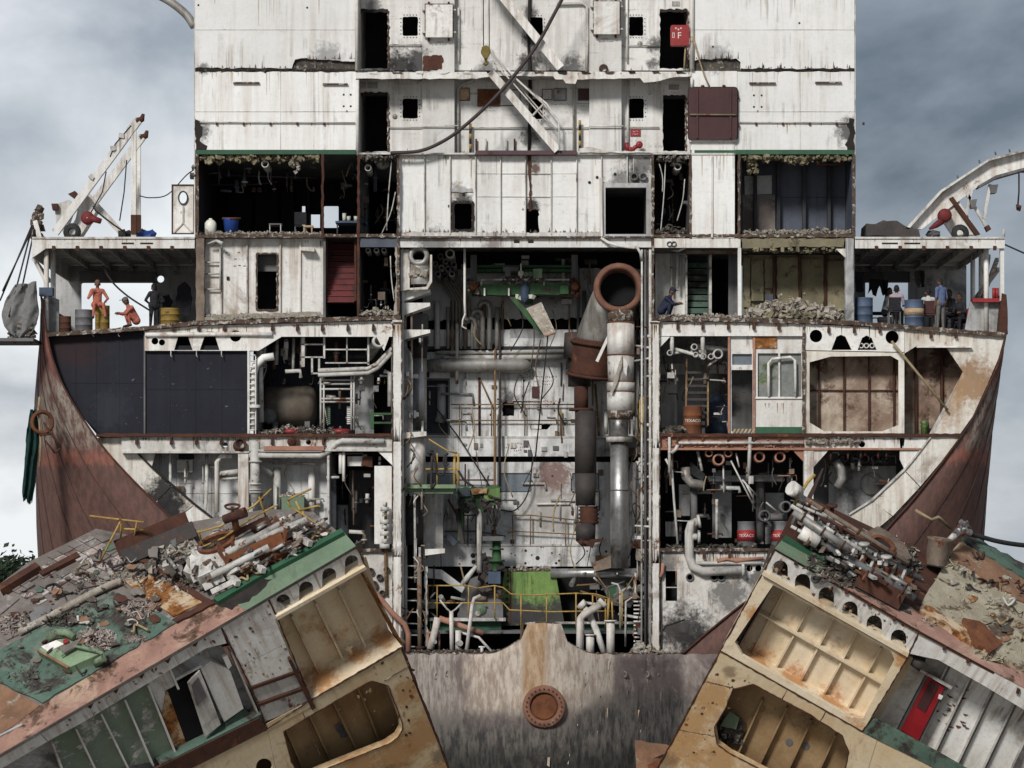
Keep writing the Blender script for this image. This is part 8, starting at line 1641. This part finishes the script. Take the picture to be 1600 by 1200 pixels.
MB().lathe(V(66, 660, -.3), (.5, -1, 0), [(-.1, .35), (0, .42), (.1, .35), (0, .28), (-.1, .35)], 18).build('coil', 'rust', t); MB().tp([(62, 620, -.3), (60, 640, -.3), (64, 690, -.3), (62, 730, -.3)], .04, 6).build('rope', 'rope', t)
for a, b in (((62, 680), (82, 678)), ((82, 678), (95, 700)), ((95, 700), (86, 708)), ((86, 708), (70, 688)), ((68, 660), (95, 700))): MB().tp([(*a, -.35), (*b, -.35)], .035, 5).build('rack', 'dark_rust', t)
for i, (a, b) in enumerate((((50, 352), (0, 470)), ((52, 354), (4, 455)), ((50, 356), (14, 495)), ((54, 358), (34, 452)))): solo('mooring_rope', MB().tp([(*a, .2), (*b, -.5)], .03, 5), 'cable', 'dark rope running from roof corner down to tarpaulin', 'rope', 'ropes holding the tarpaulin')
q = MB()
for i in range(40): q.chunk(V(random.uniform(8, 55), random.uniform(505, 532), -.3 + random.random() * .3), random.uniform(.05, .14), (1.8, .6, .5))
tag(solo('sling_rubbish', q, 'rubble_dark', 'ropes and rubbish sagging in the tarpaulin', 'rubbish'), kind='stuff')
S('side_platform', MB().bx(-20, 528, 52, 533, -.6, 1.5), 'dark_grey')

# drums, buckets and furniture
def drum(name, x, d, fy, h, r, body, label, band=None, text=None, tcol='text_white', group=None, cat='drum', bandmat='red'):
    p = at(x, 0, d, fy); t = thing(name, p, label, cat, group)
    pr = [(0, .0), (0, r), (.03, r * 1.03), (.05, r), (h * .33, r), (h * .34, r * 1.04), (h * .36, r), (h * .65, r), (h * .66, r * 1.04), (h * .68, r), (h - .03, r), (h, r * 1.03), (h, r * .97), (h - .03, r * .95), (h - .03, 0)]
    MB().lathe(p, (0, 0, 1), pr, 20).build('shell', body, t)
    if band: MB().lathe(p, (0, 0, 1), [(h * band[0], r * 1.01), (h * band[0], r * 1.05), (h * band[1], r * 1.05), (h * band[1], r * 1.01)], 20).build('band', bandmat, t)
    if text:
        vs_, fs = textmesh(text, h * .15); mb = MB(); zc = h * .43
        mb.add([p + Vector((math.sin(q.x / r) * r * 1.065, -math.cos(q.x / r) * r * 1.065, zc + q.y)) for q in vs_], fs); mb.build('lettering', tcol, t)
    return t
drum('drum', 1166, .9, 857, .9, .29, 'drum_grey', 'grey oil drum with red lettered band standing in clear', (.28, .68), 'TEXACO'); drum('drum', 1219, .9, 857, .9, .29, 'drum_grey', 'grey oil drum with red lettered band half hidden by block', (.28, .68), 'TEXACO')
drum('drum', 1082, .5, 678, .93, .31, 'rust', 'rusty red lettered oil drum in the ladder bay', None, 'TEXACO')
drum('drum', 1350, .6, 504, .86, .29, 'blue_grey', 'plain dull blue drum beside column by the bright opening'); drum('drum', 1428, .5, 509, .88, .31, 'blue_grey', 'blue drum with a cream band of dark lettering', (.42, .68), 'OCEAN', 'text_dark', bandmat='wood')
drum('drum', 131, .6, 519, .78, .29, 'drum_grey', 'grey drum beside the seated man in orange'); drum('drum', 160, .7, 516, .86, .24, 'drum_yellow', 'yellow drum under the seated man in orange'); drum('drum', 266, 1.2, 507, .62, .32, 'drum_yellow', 'short yellow drum beside dark standing figure')
drum('drum', 102, .8, 520, .6, .19, 'dark_rust', 'small rusty drum beside the grey drum'); drum('drum', 1518, .9, 518, .8, .16, 'red', 'thin red cylinder standing by the bulwark with red rail')
t = thing('blue_bucket', at(361, 0, .4, 366), 'bright blue plastic bucket with red rim cloth', 'bucket'); MB().lathe(at(361, 0, .4, 366), (0, 0, 1), [(0, 0), (0, .2), (.5, .26), (.54, .28), (.54, .25), (.1, .19)], 18).build('pail', 'blue', t); MB().tube([at(348, 0, .3, 340), at(361, 0, .15, 341), at(376, 0, .3, 340)], .05, 6).build('cloth', 'dark_rust', t)
t = thing('jerrycan', at(329, 0, .4, 366), 'white plastic jerrycan beside blue bucket', 'can'); MB().lathe(at(329, 0, .4, 366), (0, 0, 1), [(0, 0), (0, .19), (.4, .2), (.5, .12), (.52, .06), (.56, .06), (.57, 0)], 16).build('body', 'plastic_white', t)
t = thing('wooden_stool', at(481, 0, .5, 366), 'small pale wooden stool in dark room', 'stool'); MB().bx(474, 352, 489, 355, .3, .7).build('seat', 'wood', t)
for x in (475, 487):
    for dd in (.32, .62): MB().bx(x - 1, 355.1, x + 1.2, 366.5, dd, dd + .05).build('leg', 'wood', t)
t = thing('metal_table', at(427, 0, .6, 366), 'thin metal-legged table in the dark room', 'table'); MB().bx(420, 349, 440, 351, .5, 1.2).build('top', 'dark_grey', t)
for x in (421.5, 438.5): MB().bx(x - .7, 351.1, x + .7, 366.5, .5, .54).build('leg', 'pipe', t); MB().bx(x - .7, 351.1, x + .7, 366.5, 1.15, 1.19).build('leg', 'pipe', t)
t = thing('blue_table', at(545, 0, 2.0, 366), 'dark blue table with small cups before bright window', 'table'); MB().bx(524, 345, 572, 348, 1.8, 2.8).build('top', 'blue_grey', t)
for x in (527, 569): MB().bx(x - 1, 348.1, x + 1, 378, 1.85, 1.92).build('leg', 'dark', t)
for i, x in enumerate((538, 545, 556)): solo('cup', MB().lathe(V(x, 345, 2.2), (0, 0, 1), [(.005, 0), (.005, .06), (.15 + .1 * (i == 0), .07), (.15 + .1 * (i == 0), .0)], 10), 'plastic_white', ('tall white cup on blue table', 'low white cup between two others on blue table', 'white cup at the far end of the blue table')[i], 'cup', 'cups on the blue table')
def chair(x, d, fy, mt, label, group, rot=0):
    p = at(x, 0, d, fy); t = thing('chair', p, label, 'chair', group); s_ = .2
    MB().hexa(p + Vector((-s_, -s_, .44)), p + Vector((s_, -s_, .44)), p + Vector((s_, s_, .44)), p + Vector((-s_, s_, .44)), Vector((0, 0, .04))).build('seat', mt, t)
    for i in (-1, 1):
        for j in (-1, 1): MB().bar(p + Vector((i * s_ * .9, j * s_ * .9, 0)), p + Vector((i * s_ * .9, j * s_ * .9, .44)), .035).build('leg', 'dark_grey', t)
    MB().hexa(p + Vector((-s_, -s_, .5)), p + Vector((s_, -s_, .5)), p + Vector((s_, -s_ + .03, .5)), p + Vector((-s_, -s_ + .03, .5)), Vector((0, -.05, .42))).build('backrest', mt, t)
chair(1397, .8, 506, 'cloth_dark', 'dark chair under the person in the pink shirt', 'chairs in the crowded wing'); chair(1452, .9, 511, 'maroon', 'brown-backed chair under the person in white shirt', 'chairs in the crowded wing')
chair(470, 2, 366, 'cloth_dark', 'black chair standing in dark room', None)
t = thing('wing_table', at(1372, 0, 4, 505), 'thin dark table against the bright wing opening', 'table'); MB().bx(1345, 487, 1385, 489, 3.6, 4.6).build('top', 'dark', t); MB().bx(1345, 496, 1385, 497.5, 3.6, 3.7).build('stretcher', 'dark', t)
for x in (1346, 1384): MB().bx(x - 1, 489.1, x + 1, 520, 3.6, 3.7).build('leg', 'dark', t)
def garment(pts, d, mt, label): return solo('hanging_clothes', MB().plate(jag(pts, 5, 1), d, d + .12), mt, label, 'clothes', 'clothes hung up to dry')
garment([(1335, 424), (1348, 424), (1350, 455), (1338, 455)], 2.5, 'cloth_dark', 'black garment hanging beside the column above plain blue drum'); garment([(1360, 436), (1382, 436), (1386, 458), (1380, 462), (1375, 446), (1369, 463), (1364, 460), (1362, 452), (1356, 459)], 5, 'cloth_dark', 'dark trousers hanging in the bright opening'); garment([(1380, 438), (1388, 438), (1388, 462), (1384, 470)], 5, 'cloth_dark', 'narrow dark cloth hanging next to trousers')
garment([(1430, 424), (1437, 422), (1440, 436), (1436, 450), (1430, 440)], 6, 'cloth_grey', 'grey shirt hanging on the wing wall'); garment([(1438, 422), (1444, 423), (1445, 448), (1440, 449)], 5.8, 'cloth_dark', 'black shirt hanging on the wing wall')
garment([(278, 448), (288, 440), (298, 450), (300, 470), (296, 492), (280, 492), (274, 468)], 2.5, 'cloth_dark', 'black overcoat hanging beside brown column near short yellow drum'); garment([(254, 462), (264, 460), (270, 470), (266, 480), (254, 478)], 4, 'cloth_dark', 'dark rag hanging under round porthole')
solo('slack_cable', MB().tube(bezier([V(160, 415, 1), V(175, 440, 1), V(200, 463, 1), V(234, 485, 1)], 5), .035, 6), 'cable', 'black cable slanting down across the opening behind men in orange', 'cable')
solo('green_canister', MB().lathe(at(1445, 0, 1.0, 678), (0, 0, 1), [(0, 0), (0, .13), (.25, .13), (.26, .15), (.4, .13), (.48, .13), (.48, 0)], 14), 'engine_green', 'bright green canister in the dark wing tank', 'canister')
t = thing('boiler_tank', V(452, 676, 2), 'big grimy cylindrical tank with round manhole in side room', 'tank')
MB().lathe(V(411, 634, 2.4), (1, 0, 0), [(0, 0), (.0, .5), (.1, .62), (.2, .68), (1.55, .68), (1.7, .6), (1.8, .42), (1.83, 0)], 26).build('shell', 'boiler', t)
MB().lathe(V(420, 650, 1.75), (0, 1, 0), [(-.05, .02), (-.05, .2), (0, .26), (.1, .26)], 18).build('manhole', 'dark_grey', t)
for x in (430, 480): MB().bx(x - 4, 655, x + 4, 692, 2.0, 2.8).build('saddle', 'dark_grey', t)
for x, lb in ((455, 'red flat hose coil beside tank among rubbish'), (532, 'red flat hose coil in front of the gate')):
    solo('red_hose_coil', MB().lathe(at(x, 0, .3, 677.5), (0, 0, 1), [(0, .1), (.0, .3), (.08, .34), (.16, .28), (.16, .1)], 18), 'red', lb, 'hose', 'red hose coils')

# rubbish heaps along the cut decks
def heap(x0, x1, y, hpx, n, s0, s1, material, label, d0=.0, d1=.9, name='rubble_heap', hump=True):
    q = MB()
    for i in range(int(n * 2.6)):
        t = random.random(); x = x0 + (x1 - x0) * t; k = (math.sin(t * math.pi) ** .5 if hump else 1) * hpx
        q.chunk(V(x, y - abs(random.gauss(0, .5)) * k, random.uniform(d0, d1)), random.uniform(s0, s1) * random.choice([.3, .4, .7]), (1.7, 1, .5))
    return tag(solo(name, q, material, label, 'rubble'), kind='stuff')
heap(1162, 1314, 497, 22, 420, .05, .17, 'rubble', 'heap of pale broken insulation on insulated room floor', .1, 1.6); heap(1168, 1300, 497, 10, 120, .06, .2, 'insul', 'yellowish insulation scraps on the insulated room floor', .0, 1.4)
heap(1160, 1332, 365, 5, 160, .03, .1, 'rubble', 'pale rubble along the slate room floor', .0, .8, hump=False); heap(1024, 1076, 365, 9, 90, .03, .11, 'rubble_dark', 'dark rubble on the narrow room floor', .0, .8)
heap(310, 502, 366, 3, 120, .03, .08, 'rubble', 'pale crumbs along dark room floor edge', .0, .4, hump=False); heap(320, 505, 496, 4, 160, .03, .09, 'rubble', 'pale crumbs along white room floor edge', -.02, .3, hump=False)
heap(560, 622, 492, 8, 120, .03, .11, 'rubble', 'rubble at the foot of dark doorway room', .0, .8); heap(1030, 1155, 496, 4, 110, .03, .09, 'rubble', 'rubble strip below the squatting man', .0, .5, hump=False)
heap(405, 545, 677, 9, 190, .03, .1, 'rubble_dark', 'tangled scrap on tank room floor', .0, .9); heap(410, 540, 677, 8, 60, .03, .09, 'rubble', 'pale scrap on tank room floor', .0, .7)
heap(1034, 1076, 677, 9, 70, .04, .14, 'rubble_dark', 'dark scrap beside the rusty drum', .1, .9); heap(1040, 1180, 856, 4, 120, .04, .12, 'rubble_dark', 'dark scrap on the drum room floor', .1, 1.4, hump=False)
heap(986, 1026, 1020, 12, 70, .05, .16, 'rubble', 'white rags and scrap on hull edge', -.2, .6); heap(640, 780, 1020, 4, 110, .03, .1, 'rubble_dark', 'scrap along the cut hull edge', -.3, .4, hump=False); heap(1030, 1062, 1020, 4, 30, .04, .1, 'rubble', 'pale scrap by the lower bulkhead', -.1, .4)
heap(440, 475, 776, 5, 50, .04, .1, 'rubble', 'rubble on top of the sage cabinet', .3, 1.0)
heap(1031, 1255, 700, 12, 220, .03, .11, 'pink_rust', 'rusty torn pipe lagging under the lower deck beam', .0, .5, 'torn_lagging', False); heap(1260, 1345, 692, 6, 70, .03, .1, 'rubble', 'torn lagging on the tank deck beam', -.05, .1, 'torn_lagging', False)
def hang(x0, x1, y, drop, n, material, label, d0=0., d1=.6):
    q = MB()
    for i in range(int(n * 1.4)): q.chunk(V(random.uniform(x0, x1), y + abs(random.gauss(0, .4)) * drop, random.uniform(d0, d1)), random.uniform(.02, .075), (1.2, .7, 1.3))
    return tag(solo('hanging_insulation', q, material, label, 'insulation'), kind='stuff')
hang(309, 502, 243, 10, 220, 'insul', 'torn insulation along ceiling of the dark room'); hang(455, 472, 246, 20, 30, 'rubble', 'pale insulation clump hanging from dark room ceiling', .2, .5); hang(562, 620, 243, 9, 80, 'rubble_dark', 'dark insulation along ceiling of narrow room beside plated casing'); hang(1160, 1332, 243, 9, 200, 'insul', 'torn insulation along the slate room ceiling')
hang(1168, 1183, 246, 32, 50, 'insul', 'long insulation clump hanging before pale window sheet', .2, .6); hang(1225, 1262, 246, 14, 60, 'insul', 'insulation tuft hanging from slate room ceiling', .1, .5); hang(1024, 1076, 244, 12, 80, 'rubble_dark', 'burnt insulation along ceiling of narrow room beside white column'); hang(1160, 1320, 387, 7, 110, 'insul', 'insulation under the beam of insulated room')
hang(315, 500, 110, 3, 40, 'rubble_dark', 'burnt crumbs in burnt seam of the white wall', .02, .1)
for x0, y0, x1, y1 in ((1030, 255, 1035, 300), (1040, 250, 1032, 365), (1070, 280, 1058, 345), (612, 250, 604, 360), (610, 400, 616, 470), (618, 300, 596, 366)): S('dangling_wire', MB().tube(bezier([V(x0, y0, .3), V((x0 + x1) / 2 + random.uniform(-4, 4), (y0 + y1) / 2, .3), V(x1, y1, .3)], 6), .02, 5), 'pipe')

# ================================================================ people
def person(label, base, joints, mats_, hat=None, name='person', hair='hair', group=None):
    """joints: dict of positions in metres relative to base (x right, y away, z up); one continuous skin over them"""
    J = {k: Vector(v) for k, v in joints.items()}
    segs = []   # (a, b, ra, rb, material slot)
    def sg(a, b, ra, rb, s_): segs.append((Vector(a), Vector(b), ra, rb, s_))
    hip, chest, neck, head = J['hip'], J['chest'], J['neck'], J['head']
    side = (J['shr'] - J['shl']).normalized()
    fwd = J.get('look', Vector((0, -1, 0))).normalized()
    sg(hip, chest, .145, .155, 0); sg(hip - side * .08, hip + side * .08, .13, .13, 1); sg(J['shl'] + side * .03, J['shr'] - side * .03, .085, .085, 0); sg(chest, neck, .13, .07, 0); sg(neck, head, .055, .06, 2)
    upv = (head - neck).normalized()
    sg(head + upv * .02, head + upv * .07, .095, .09, 2); sg(head + fwd * .03 - upv * .03, head + fwd * .035 - upv * .06, .07, .055, 2)
    sg(head + fwd * .10 + upv * .0, head + fwd * .115 - upv * .02, .016, .018, 2)
    for s_ in (-1, 1): sg(head + side * .088 * s_, head + side * .095 * s_ - upv * .03, .022, .016, 2)
    sg(head + upv * .07 - fwd * .025, head + upv * .10 - fwd * .02, .097, .08, 3); sg(head + upv * .03 - fwd * .05, head - fwd * .055 - upv * .02, .075, .05, 3)
    for q in 'lr':
        sh, el, ha, hp, kn, an, to = (J[n + q] for n in ('sh', 'el', 'ha', 'hp', 'kn', 'an', 'to'))
        sg(sh, el, .062, .048, 0); sl = 0 if mats_.get('sleeve', True) else 2; sg(el, el.lerp(ha, .85), .045, .034, sl); sg(el.lerp(ha, .85), ha, .03, .036, 2)
        dv = (ha - el).normalized(); sv = dv.cross(Vector((0, 1, 0))); sv = sv.normalized() if sv.length > .1 else Vector((1, 0, 0))
        sg(ha, ha + dv * .05, .036, .034, 2)
        for k, (o, L_) in enumerate(((-.028, .07), (-.009, .085), (.010, .08), (.028, .06))):
            r0 = ha + dv * .05 + sv * o; r1 = r0 + dv * L_ * .55; sg(r0, r1, .011, .010, 2); sg(r1, r1 + (dv * .7 - Vector((0, 0, .5))).normalized() * L_ * .5, .010, .008, 2)
        sg(ha + sv * .025, ha + sv * .065 + dv * .035, .014, .010, 2)
        sg(hp, kn, .088, .064, 1); sg(kn, kn.lerp(an, .9), .062, .045, 1); sg(kn.lerp(an, .88), an, .042, .042, 4); sg(an, to, .048, .038, 4)
    mb = MB()
    for a, b, ra, rb, s_ in segs:
        k = max(2, int((b - a).length / .05)); pts = [a.lerp(b, i / k) for i in range(k + 1)]
        ax = (b - a).normalized() if (b - a).length > 1e-5 else Vector((0, 0, 1))
        pr = [(-ra, 0.0005)] + [(-ra * math.cos(g), ra * math.sin(g)) for g in (.4, .8, 1.2)] + [((b - a).length * i / k, ra + (rb - ra) * i / k) for i in range(k + 1)] + [((b - a).length + rb * math.sin(g), rb * math.cos(g)) for g in (.4, .8, 1.2)] + [((b - a).length + rb, .0005)]
        mb.lathe(a, ax, pr, 10)
    me = bpy.data.meshes.new('body'); me.from_pydata([tuple(p) for p in mb.v], [], mb.f)
    tmp = bpy.data.objects.new('body', me); COL.objects.link(tmp)
    r_ = tmp.modifiers.new('skin', 'REMESH'); r_.mode = 'VOXEL'; r_.voxel_size = .014; r_.use_smooth_shade = True
    sm_ = tmp.modifiers.new('smooth', 'SMOOTH'); sm_.iterations = 2; sm_.factor = .5
    dg = bpy.context.evaluated_depsgraph_get(); fin = bpy.data.meshes.new_from_object(tmp.evaluated_get(dg)); bpy.data.objects.remove(tmp); bpy.data.meshes.remove(me)
    for q in ('top', 'legs', 'skin', 'hair', 'shoes'): fin.materials.append(MATS[mats_.get(q, {'skin': 'skin', 'hair': hair, 'shoes': 'rubber'}.get(q, 'cloth_dark'))])
    AB = [(a, b - a, max((b - a).length_squared, 1e-8), ra, rb, s_) for a, b, ra, rb, s_ in segs]
    idx = []
    for p in fin.polygons:
        c = p.center; best = 9; bs_ = 0
        for a, ab, l2, ra, rb, s_ in AB:
            t = max(0., min(1., (c - a).dot(ab) / l2)); dist = (c - a - ab * t).length - (ra + (rb - ra) * t)
            if dist < best: best = dist; bs_ = s_
        idx.append(bs_)
    fin.polygons.foreach_set('material_index', idx); fin.polygons.foreach_set('use_smooth', [True] * len(idx))
    o = bpy.data.objects.new(name, fin); COL.objects.link(o); o.location = base
    tag(o, label, 'person', group)
    if hat:
        h = MB(); c = base + head + upv * .08 - fwd * .01; h.lathe(c, upv, [(-.02, .115), (.04, .11), (.08, .08), (.1, .0)], 14); h.prism([c - upv * .015 + fwd * .08 + side * .09, c - upv * .015 + fwd * .08 - side * .09, c - upv * .03 + fwd * .2 - side * .06, c - upv * .03 + fwd * .2 + side * .06], upv * .015)
        h.v = [p - base for p in h.v]; me2 = h.build('cap', hat); me2.parent = o
    return o
def seated(sd=1, seat=.45, lean=.1, look=(0, -1, 0), hands='lap'):
    f = Vector(look).normalized(); s_ = Vector((-f.y, f.x, 0)); s_ = -s_ if False else s_
    J = {}; hip = Vector((0, 0, seat + .1)); J['hip'] = hip; ch = hip + Vector((0, 0, .36)) + f * lean; J['chest'] = ch; J['neck'] = ch + Vector((0, 0, .17)) + f * .02; J['head'] = J['neck'] + Vector((0, 0, .15)) + f * .03; J['look'] = f
    for q, k in (('l', -1), ('r', 1)):
        sv = s_ * k
        J['sh' + q] = ch + Vector((0, 0, .10)) + sv * .19; J['el' + q] = J['sh' + q] + Vector((0, 0, -.26)) + sv * .06 + f * .06; J['ha' + q] = J['el' + q] + f * .22 - sv * .05 + Vector((0, 0, -.02 if hands == 'lap' else .16))
        J['hp' + q] = hip + sv * .09; J['kn' + q] = J['hp' + q] + f * .42 + sv * .06 + Vector((0, 0, -.02)); J['an' + q] = J['kn' + q] + Vector((0, 0, -(seat + .02) + .0)) + f * .02; J['to' + q] = J['an' + q] + f * .16 - Vector((0, 0, .03))
    return J
def squat(look=(-1, -.3, 0)):
    f = Vector(look).normalized(); s_ = Vector((-f.y, f.x, 0)); J = {}
    hip = Vector((0, 0, .24)); J['hip'] = hip; ch = hip + Vector((0, 0, .33)) + f * .2; J['chest'] = ch; J['neck'] = ch + Vector((0, 0, .15)) + f * .08; J['head'] = J['neck'] + Vector((0, 0, .13)) + f * .07; J['look'] = f
    for q, k in (('l', -1), ('r', 1)):
        sv = s_ * k; J['sh' + q] = ch + Vector((0, 0, .08)) + sv * .19; J['hp' + q] = hip + sv * .1; J['kn' + q] = hip + f * .34 + sv * .16 + Vector((0, 0, .26)); J['an' + q] = hip + f * .22 + sv * .14 + Vector((0, 0, -.16)); J['to' + q] = J['an' + q] + f * .17 - Vector((0, 0, .03))
        J['el' + q] = J['sh' + q] + f * .2 + Vector((0, 0, -.2)) + sv * .03; J['ha' + q] = J['el' + q] + f * .2 + Vector((0, 0, .02)) - sv * .1
    return J
def standing(h=1.68, look=(0, -1, 0), arms='down'):
    f = Vector(look).normalized(); s_ = Vector((-f.y, f.x, 0)); k0 = h / 1.72; J = {}
    hip = Vector((0, 0, .92 * k0)); J['hip'] = hip; ch = hip + Vector((0, 0, .36 * k0)); J['chest'] = ch; J['neck'] = ch + Vector((0, 0, .18 * k0)); J['head'] = J['neck'] + Vector((0, 0, .14 * k0)) + f * .03; J['look'] = f
    for q, k in (('l', -1), ('r', 1)):
        sv = s_ * k; J['sh' + q] = ch + Vector((0, 0, .1)) + sv * .19 * k0; J['el' + q] = J['sh' + q] + Vector((0, 0, -.28 * k0)) + sv * (.05 if arms == 'down' else .16) - f * .03; J['ha' + q] = J['el' + q] + (Vector((0, 0, -.25 * k0)) + f * .06 if arms == 'down' else -sv * .2 + f * .1 + Vector((0, 0, -.12)))
        J['hp' + q] = hip + sv * .09; J['kn' + q] = J['hp' + q] + Vector((0, 0, -.43 * k0)) + sv * .02 + f * .02; J['an' + q] = J['kn' + q] + Vector((0, 0, -.42 * k0)) + sv * .02; J['to' + q] = J['an' + q] + f * .17 - Vector((0, 0, .03))
    return J
OR = {'top': 'orange', 'legs': 'orange', 'shoes': 'rubber'}
# man on the drum: one hand raised to the chest, the other on the knee
p0 = at(152, 0, .55, 517); J = seated(seat=.80, look=(.25, -1, 0), lean=.02)
J['hal'] = J['chest'] + Vector((-.1, -.2, .05)); J['ell'] = J['shl'] + Vector((-.1, -.06, -.24)); J['har'] = J['knr'] + Vector((.06, .02, .1)); J['elr'] = J['shr'] + Vector((.16, -.05, -.25))
for q, o in (('l', -.1), ('r', .18)): J['an' + q] = J['kn' + q] + Vector((o * .4, .02, -.42)); J['to' + q] = J['an' + q] + Vector((o * .3, -.15, -.05))
person('man in salmon orange overalls sitting on yellow drum, hand raised to chest', p0, J, OR)
person('man in orange overalls and grey cap squatting at deck edge', at(213, 0, .4, 511), squat((-1, -.35, 0)), OR, hat='cloth_grey')
person('slim person in dark clothes standing with hands on hips behind the deck edge', at(241, 0, 1.4, 509), standing(1.45, (-.5, 1, 0), 'hips'), {'top': 'cloth_dark', 'legs': 'cloth_dark'})
person('man in navy clothes and dark cap squatting with his hands together', at(1034, 0, .3, 496), squat((1, -.25, 0)), {'top': 'cloth_navy', 'legs': 'cloth_navy'}, hat='cloth_navy')
person('man in blue shirt and grey trousers standing beside lettered drum', at(1470, 0, .6, 513), standing(1.66, (-.6, .8, 0)), {'top': 'cloth_blue', 'legs': 'cloth_grey', 'shoes': 'skin', 'sleeve': False})
person('person in pink shirt seated with back turned beside lettered drum', at(1400, 0, 1.0, 507), seated(look=(.25, 1, 0)), {'top': 'cloth_pink', 'legs': 'cloth_grey', 'sleeve': False})
person('person in white shirt seated with back turned on brown chair', at(1453, 0, 1.1, 511), seated(look=(-.2, 1, 0), lean=.15), {'top': 'cloth_white', 'legs': 'cloth_grey', 'sleeve': False})
person('person in pale shirt seated behind the pink-shirted one', at(1383, 0, 3.0, 506), seated(seat=.5, look=(1, -.4, 0)), {'top': 'cloth_white', 'legs': 'cloth_dark'})
person('person in dark jacket and pale shirt front seated behind standing man', at(1489, 0, 2.6, 513), seated(seat=.55, look=(-1, -.5, 0)), {'top': 'cloth_dark', 'legs': 'cloth_dark'})
person('person in dark clothes seated by the bulwark with red rail, head low', at(1506, 0, 2.2, 515), seated(seat=.42, look=(-.8, -.8, 0), lean=.2), {'top': 'cloth_dark', 'legs': 'cloth_dark'})
for x, d, fy, sh, lb in ((1489, 2.6, 513, .5, 'dark crate seat under person in dark jacket'), (1506, 2.2, 515, .36, 'low dark crate seat near bulwark with red rail'), (1383, 3.0, 506, .45, 'dark crate seat behind the pink-shirted person')):
    p = at(x, 0, d, fy); c = thing('crate', p, lb, 'crate')
    for k in range(3): MB().hexa(p + Vector((-.25, -.2, .02 + k * sh / 3)), p + Vector((.25, -.2, .02 + k * sh / 3)), p + Vector((.25, .2, .02 + k * sh / 3)), p + Vector((-.25, .2, .02 + k * sh / 3)), Vector((0, 0, sh / 3 - .04))).build('slat', 'dark', c)
    MB().hexa(p + Vector((-.23, -.18, 0)), p + Vector((.23, -.18, 0)), p + Vector((.23, .18, 0)), p + Vector((-.23, .18, 0)), Vector((0, 0, sh + .0))).build('core', 'dark', c)

# ================================================================ trees beyond the stern
def tree(x, d, h, label, seed):
    random.seed(seed); s_ = (CAM_D + d) / (CAM_D * PXM); base = Vector(((x - 800) * s_, d, 0)); t = thing('tree', base, label, 'tree', 'trees on the far shore')
    tr = MB(); tr.tube([base, base + Vector((.2, 0, h * .4)), base + Vector((0, .2, h * .75))], [.3, .22, .1], 8); limbs = []
    for i in range(9):
        a = random.uniform(0, 6.28); z = h * random.uniform(.35, .75); e_ = base + Vector((math.cos(a) * h * .28, math.sin(a) * h * .28, z + h * .18)); tr.tube([base + Vector((.1, .1, z)), e_], [.1, .04], 6); limbs.append(e_)
    tr.build('trunk', 'bark', t); q = MB()
    for e_ in limbs + [base + Vector((0, 0, h * .88)), base + Vector((.6, 0, h * .8))]:
        for i in range(170):
            dv = Vector((random.gauss(0, 1), random.gauss(0, 1), random.gauss(0, .7))) * h * .07; c = e_ + dv; s2 = random.uniform(.12, .3); n = Vector((random.gauss(0, 1), random.gauss(0, 1), random.gauss(0, 1))).normalized(); a = n.orthogonal() * s2; b = n.cross(a) * .6
            q.add([c - a, c - b, c + a, c + b], [(0, 1, 2, 3)])
    q.build('crown', 'foliage', t)
tree(20, 150, 11.2, 'dark leafy tree showing above the green-decked block', 3); tree(-12, 160, 10.4, 'thin-crowned dark tree standing behind the other far trees', 4); tree(44, 170, 9.6, 'lower dark tree beside the leafy one on far shore', 5)
for o in bpy.data.objects:
    if o.name.split('.')[0] in ('grease_lumps', 'flange_debris', 'torn_innards', 'grimy_lumps', 'ragged_lagging', 'window_bolts', 'flange_bolts', 'wheel_carriage', 'wreck', 'clamp'): o['kind'] = 'stuff'
bpy.context.view_layer.update()
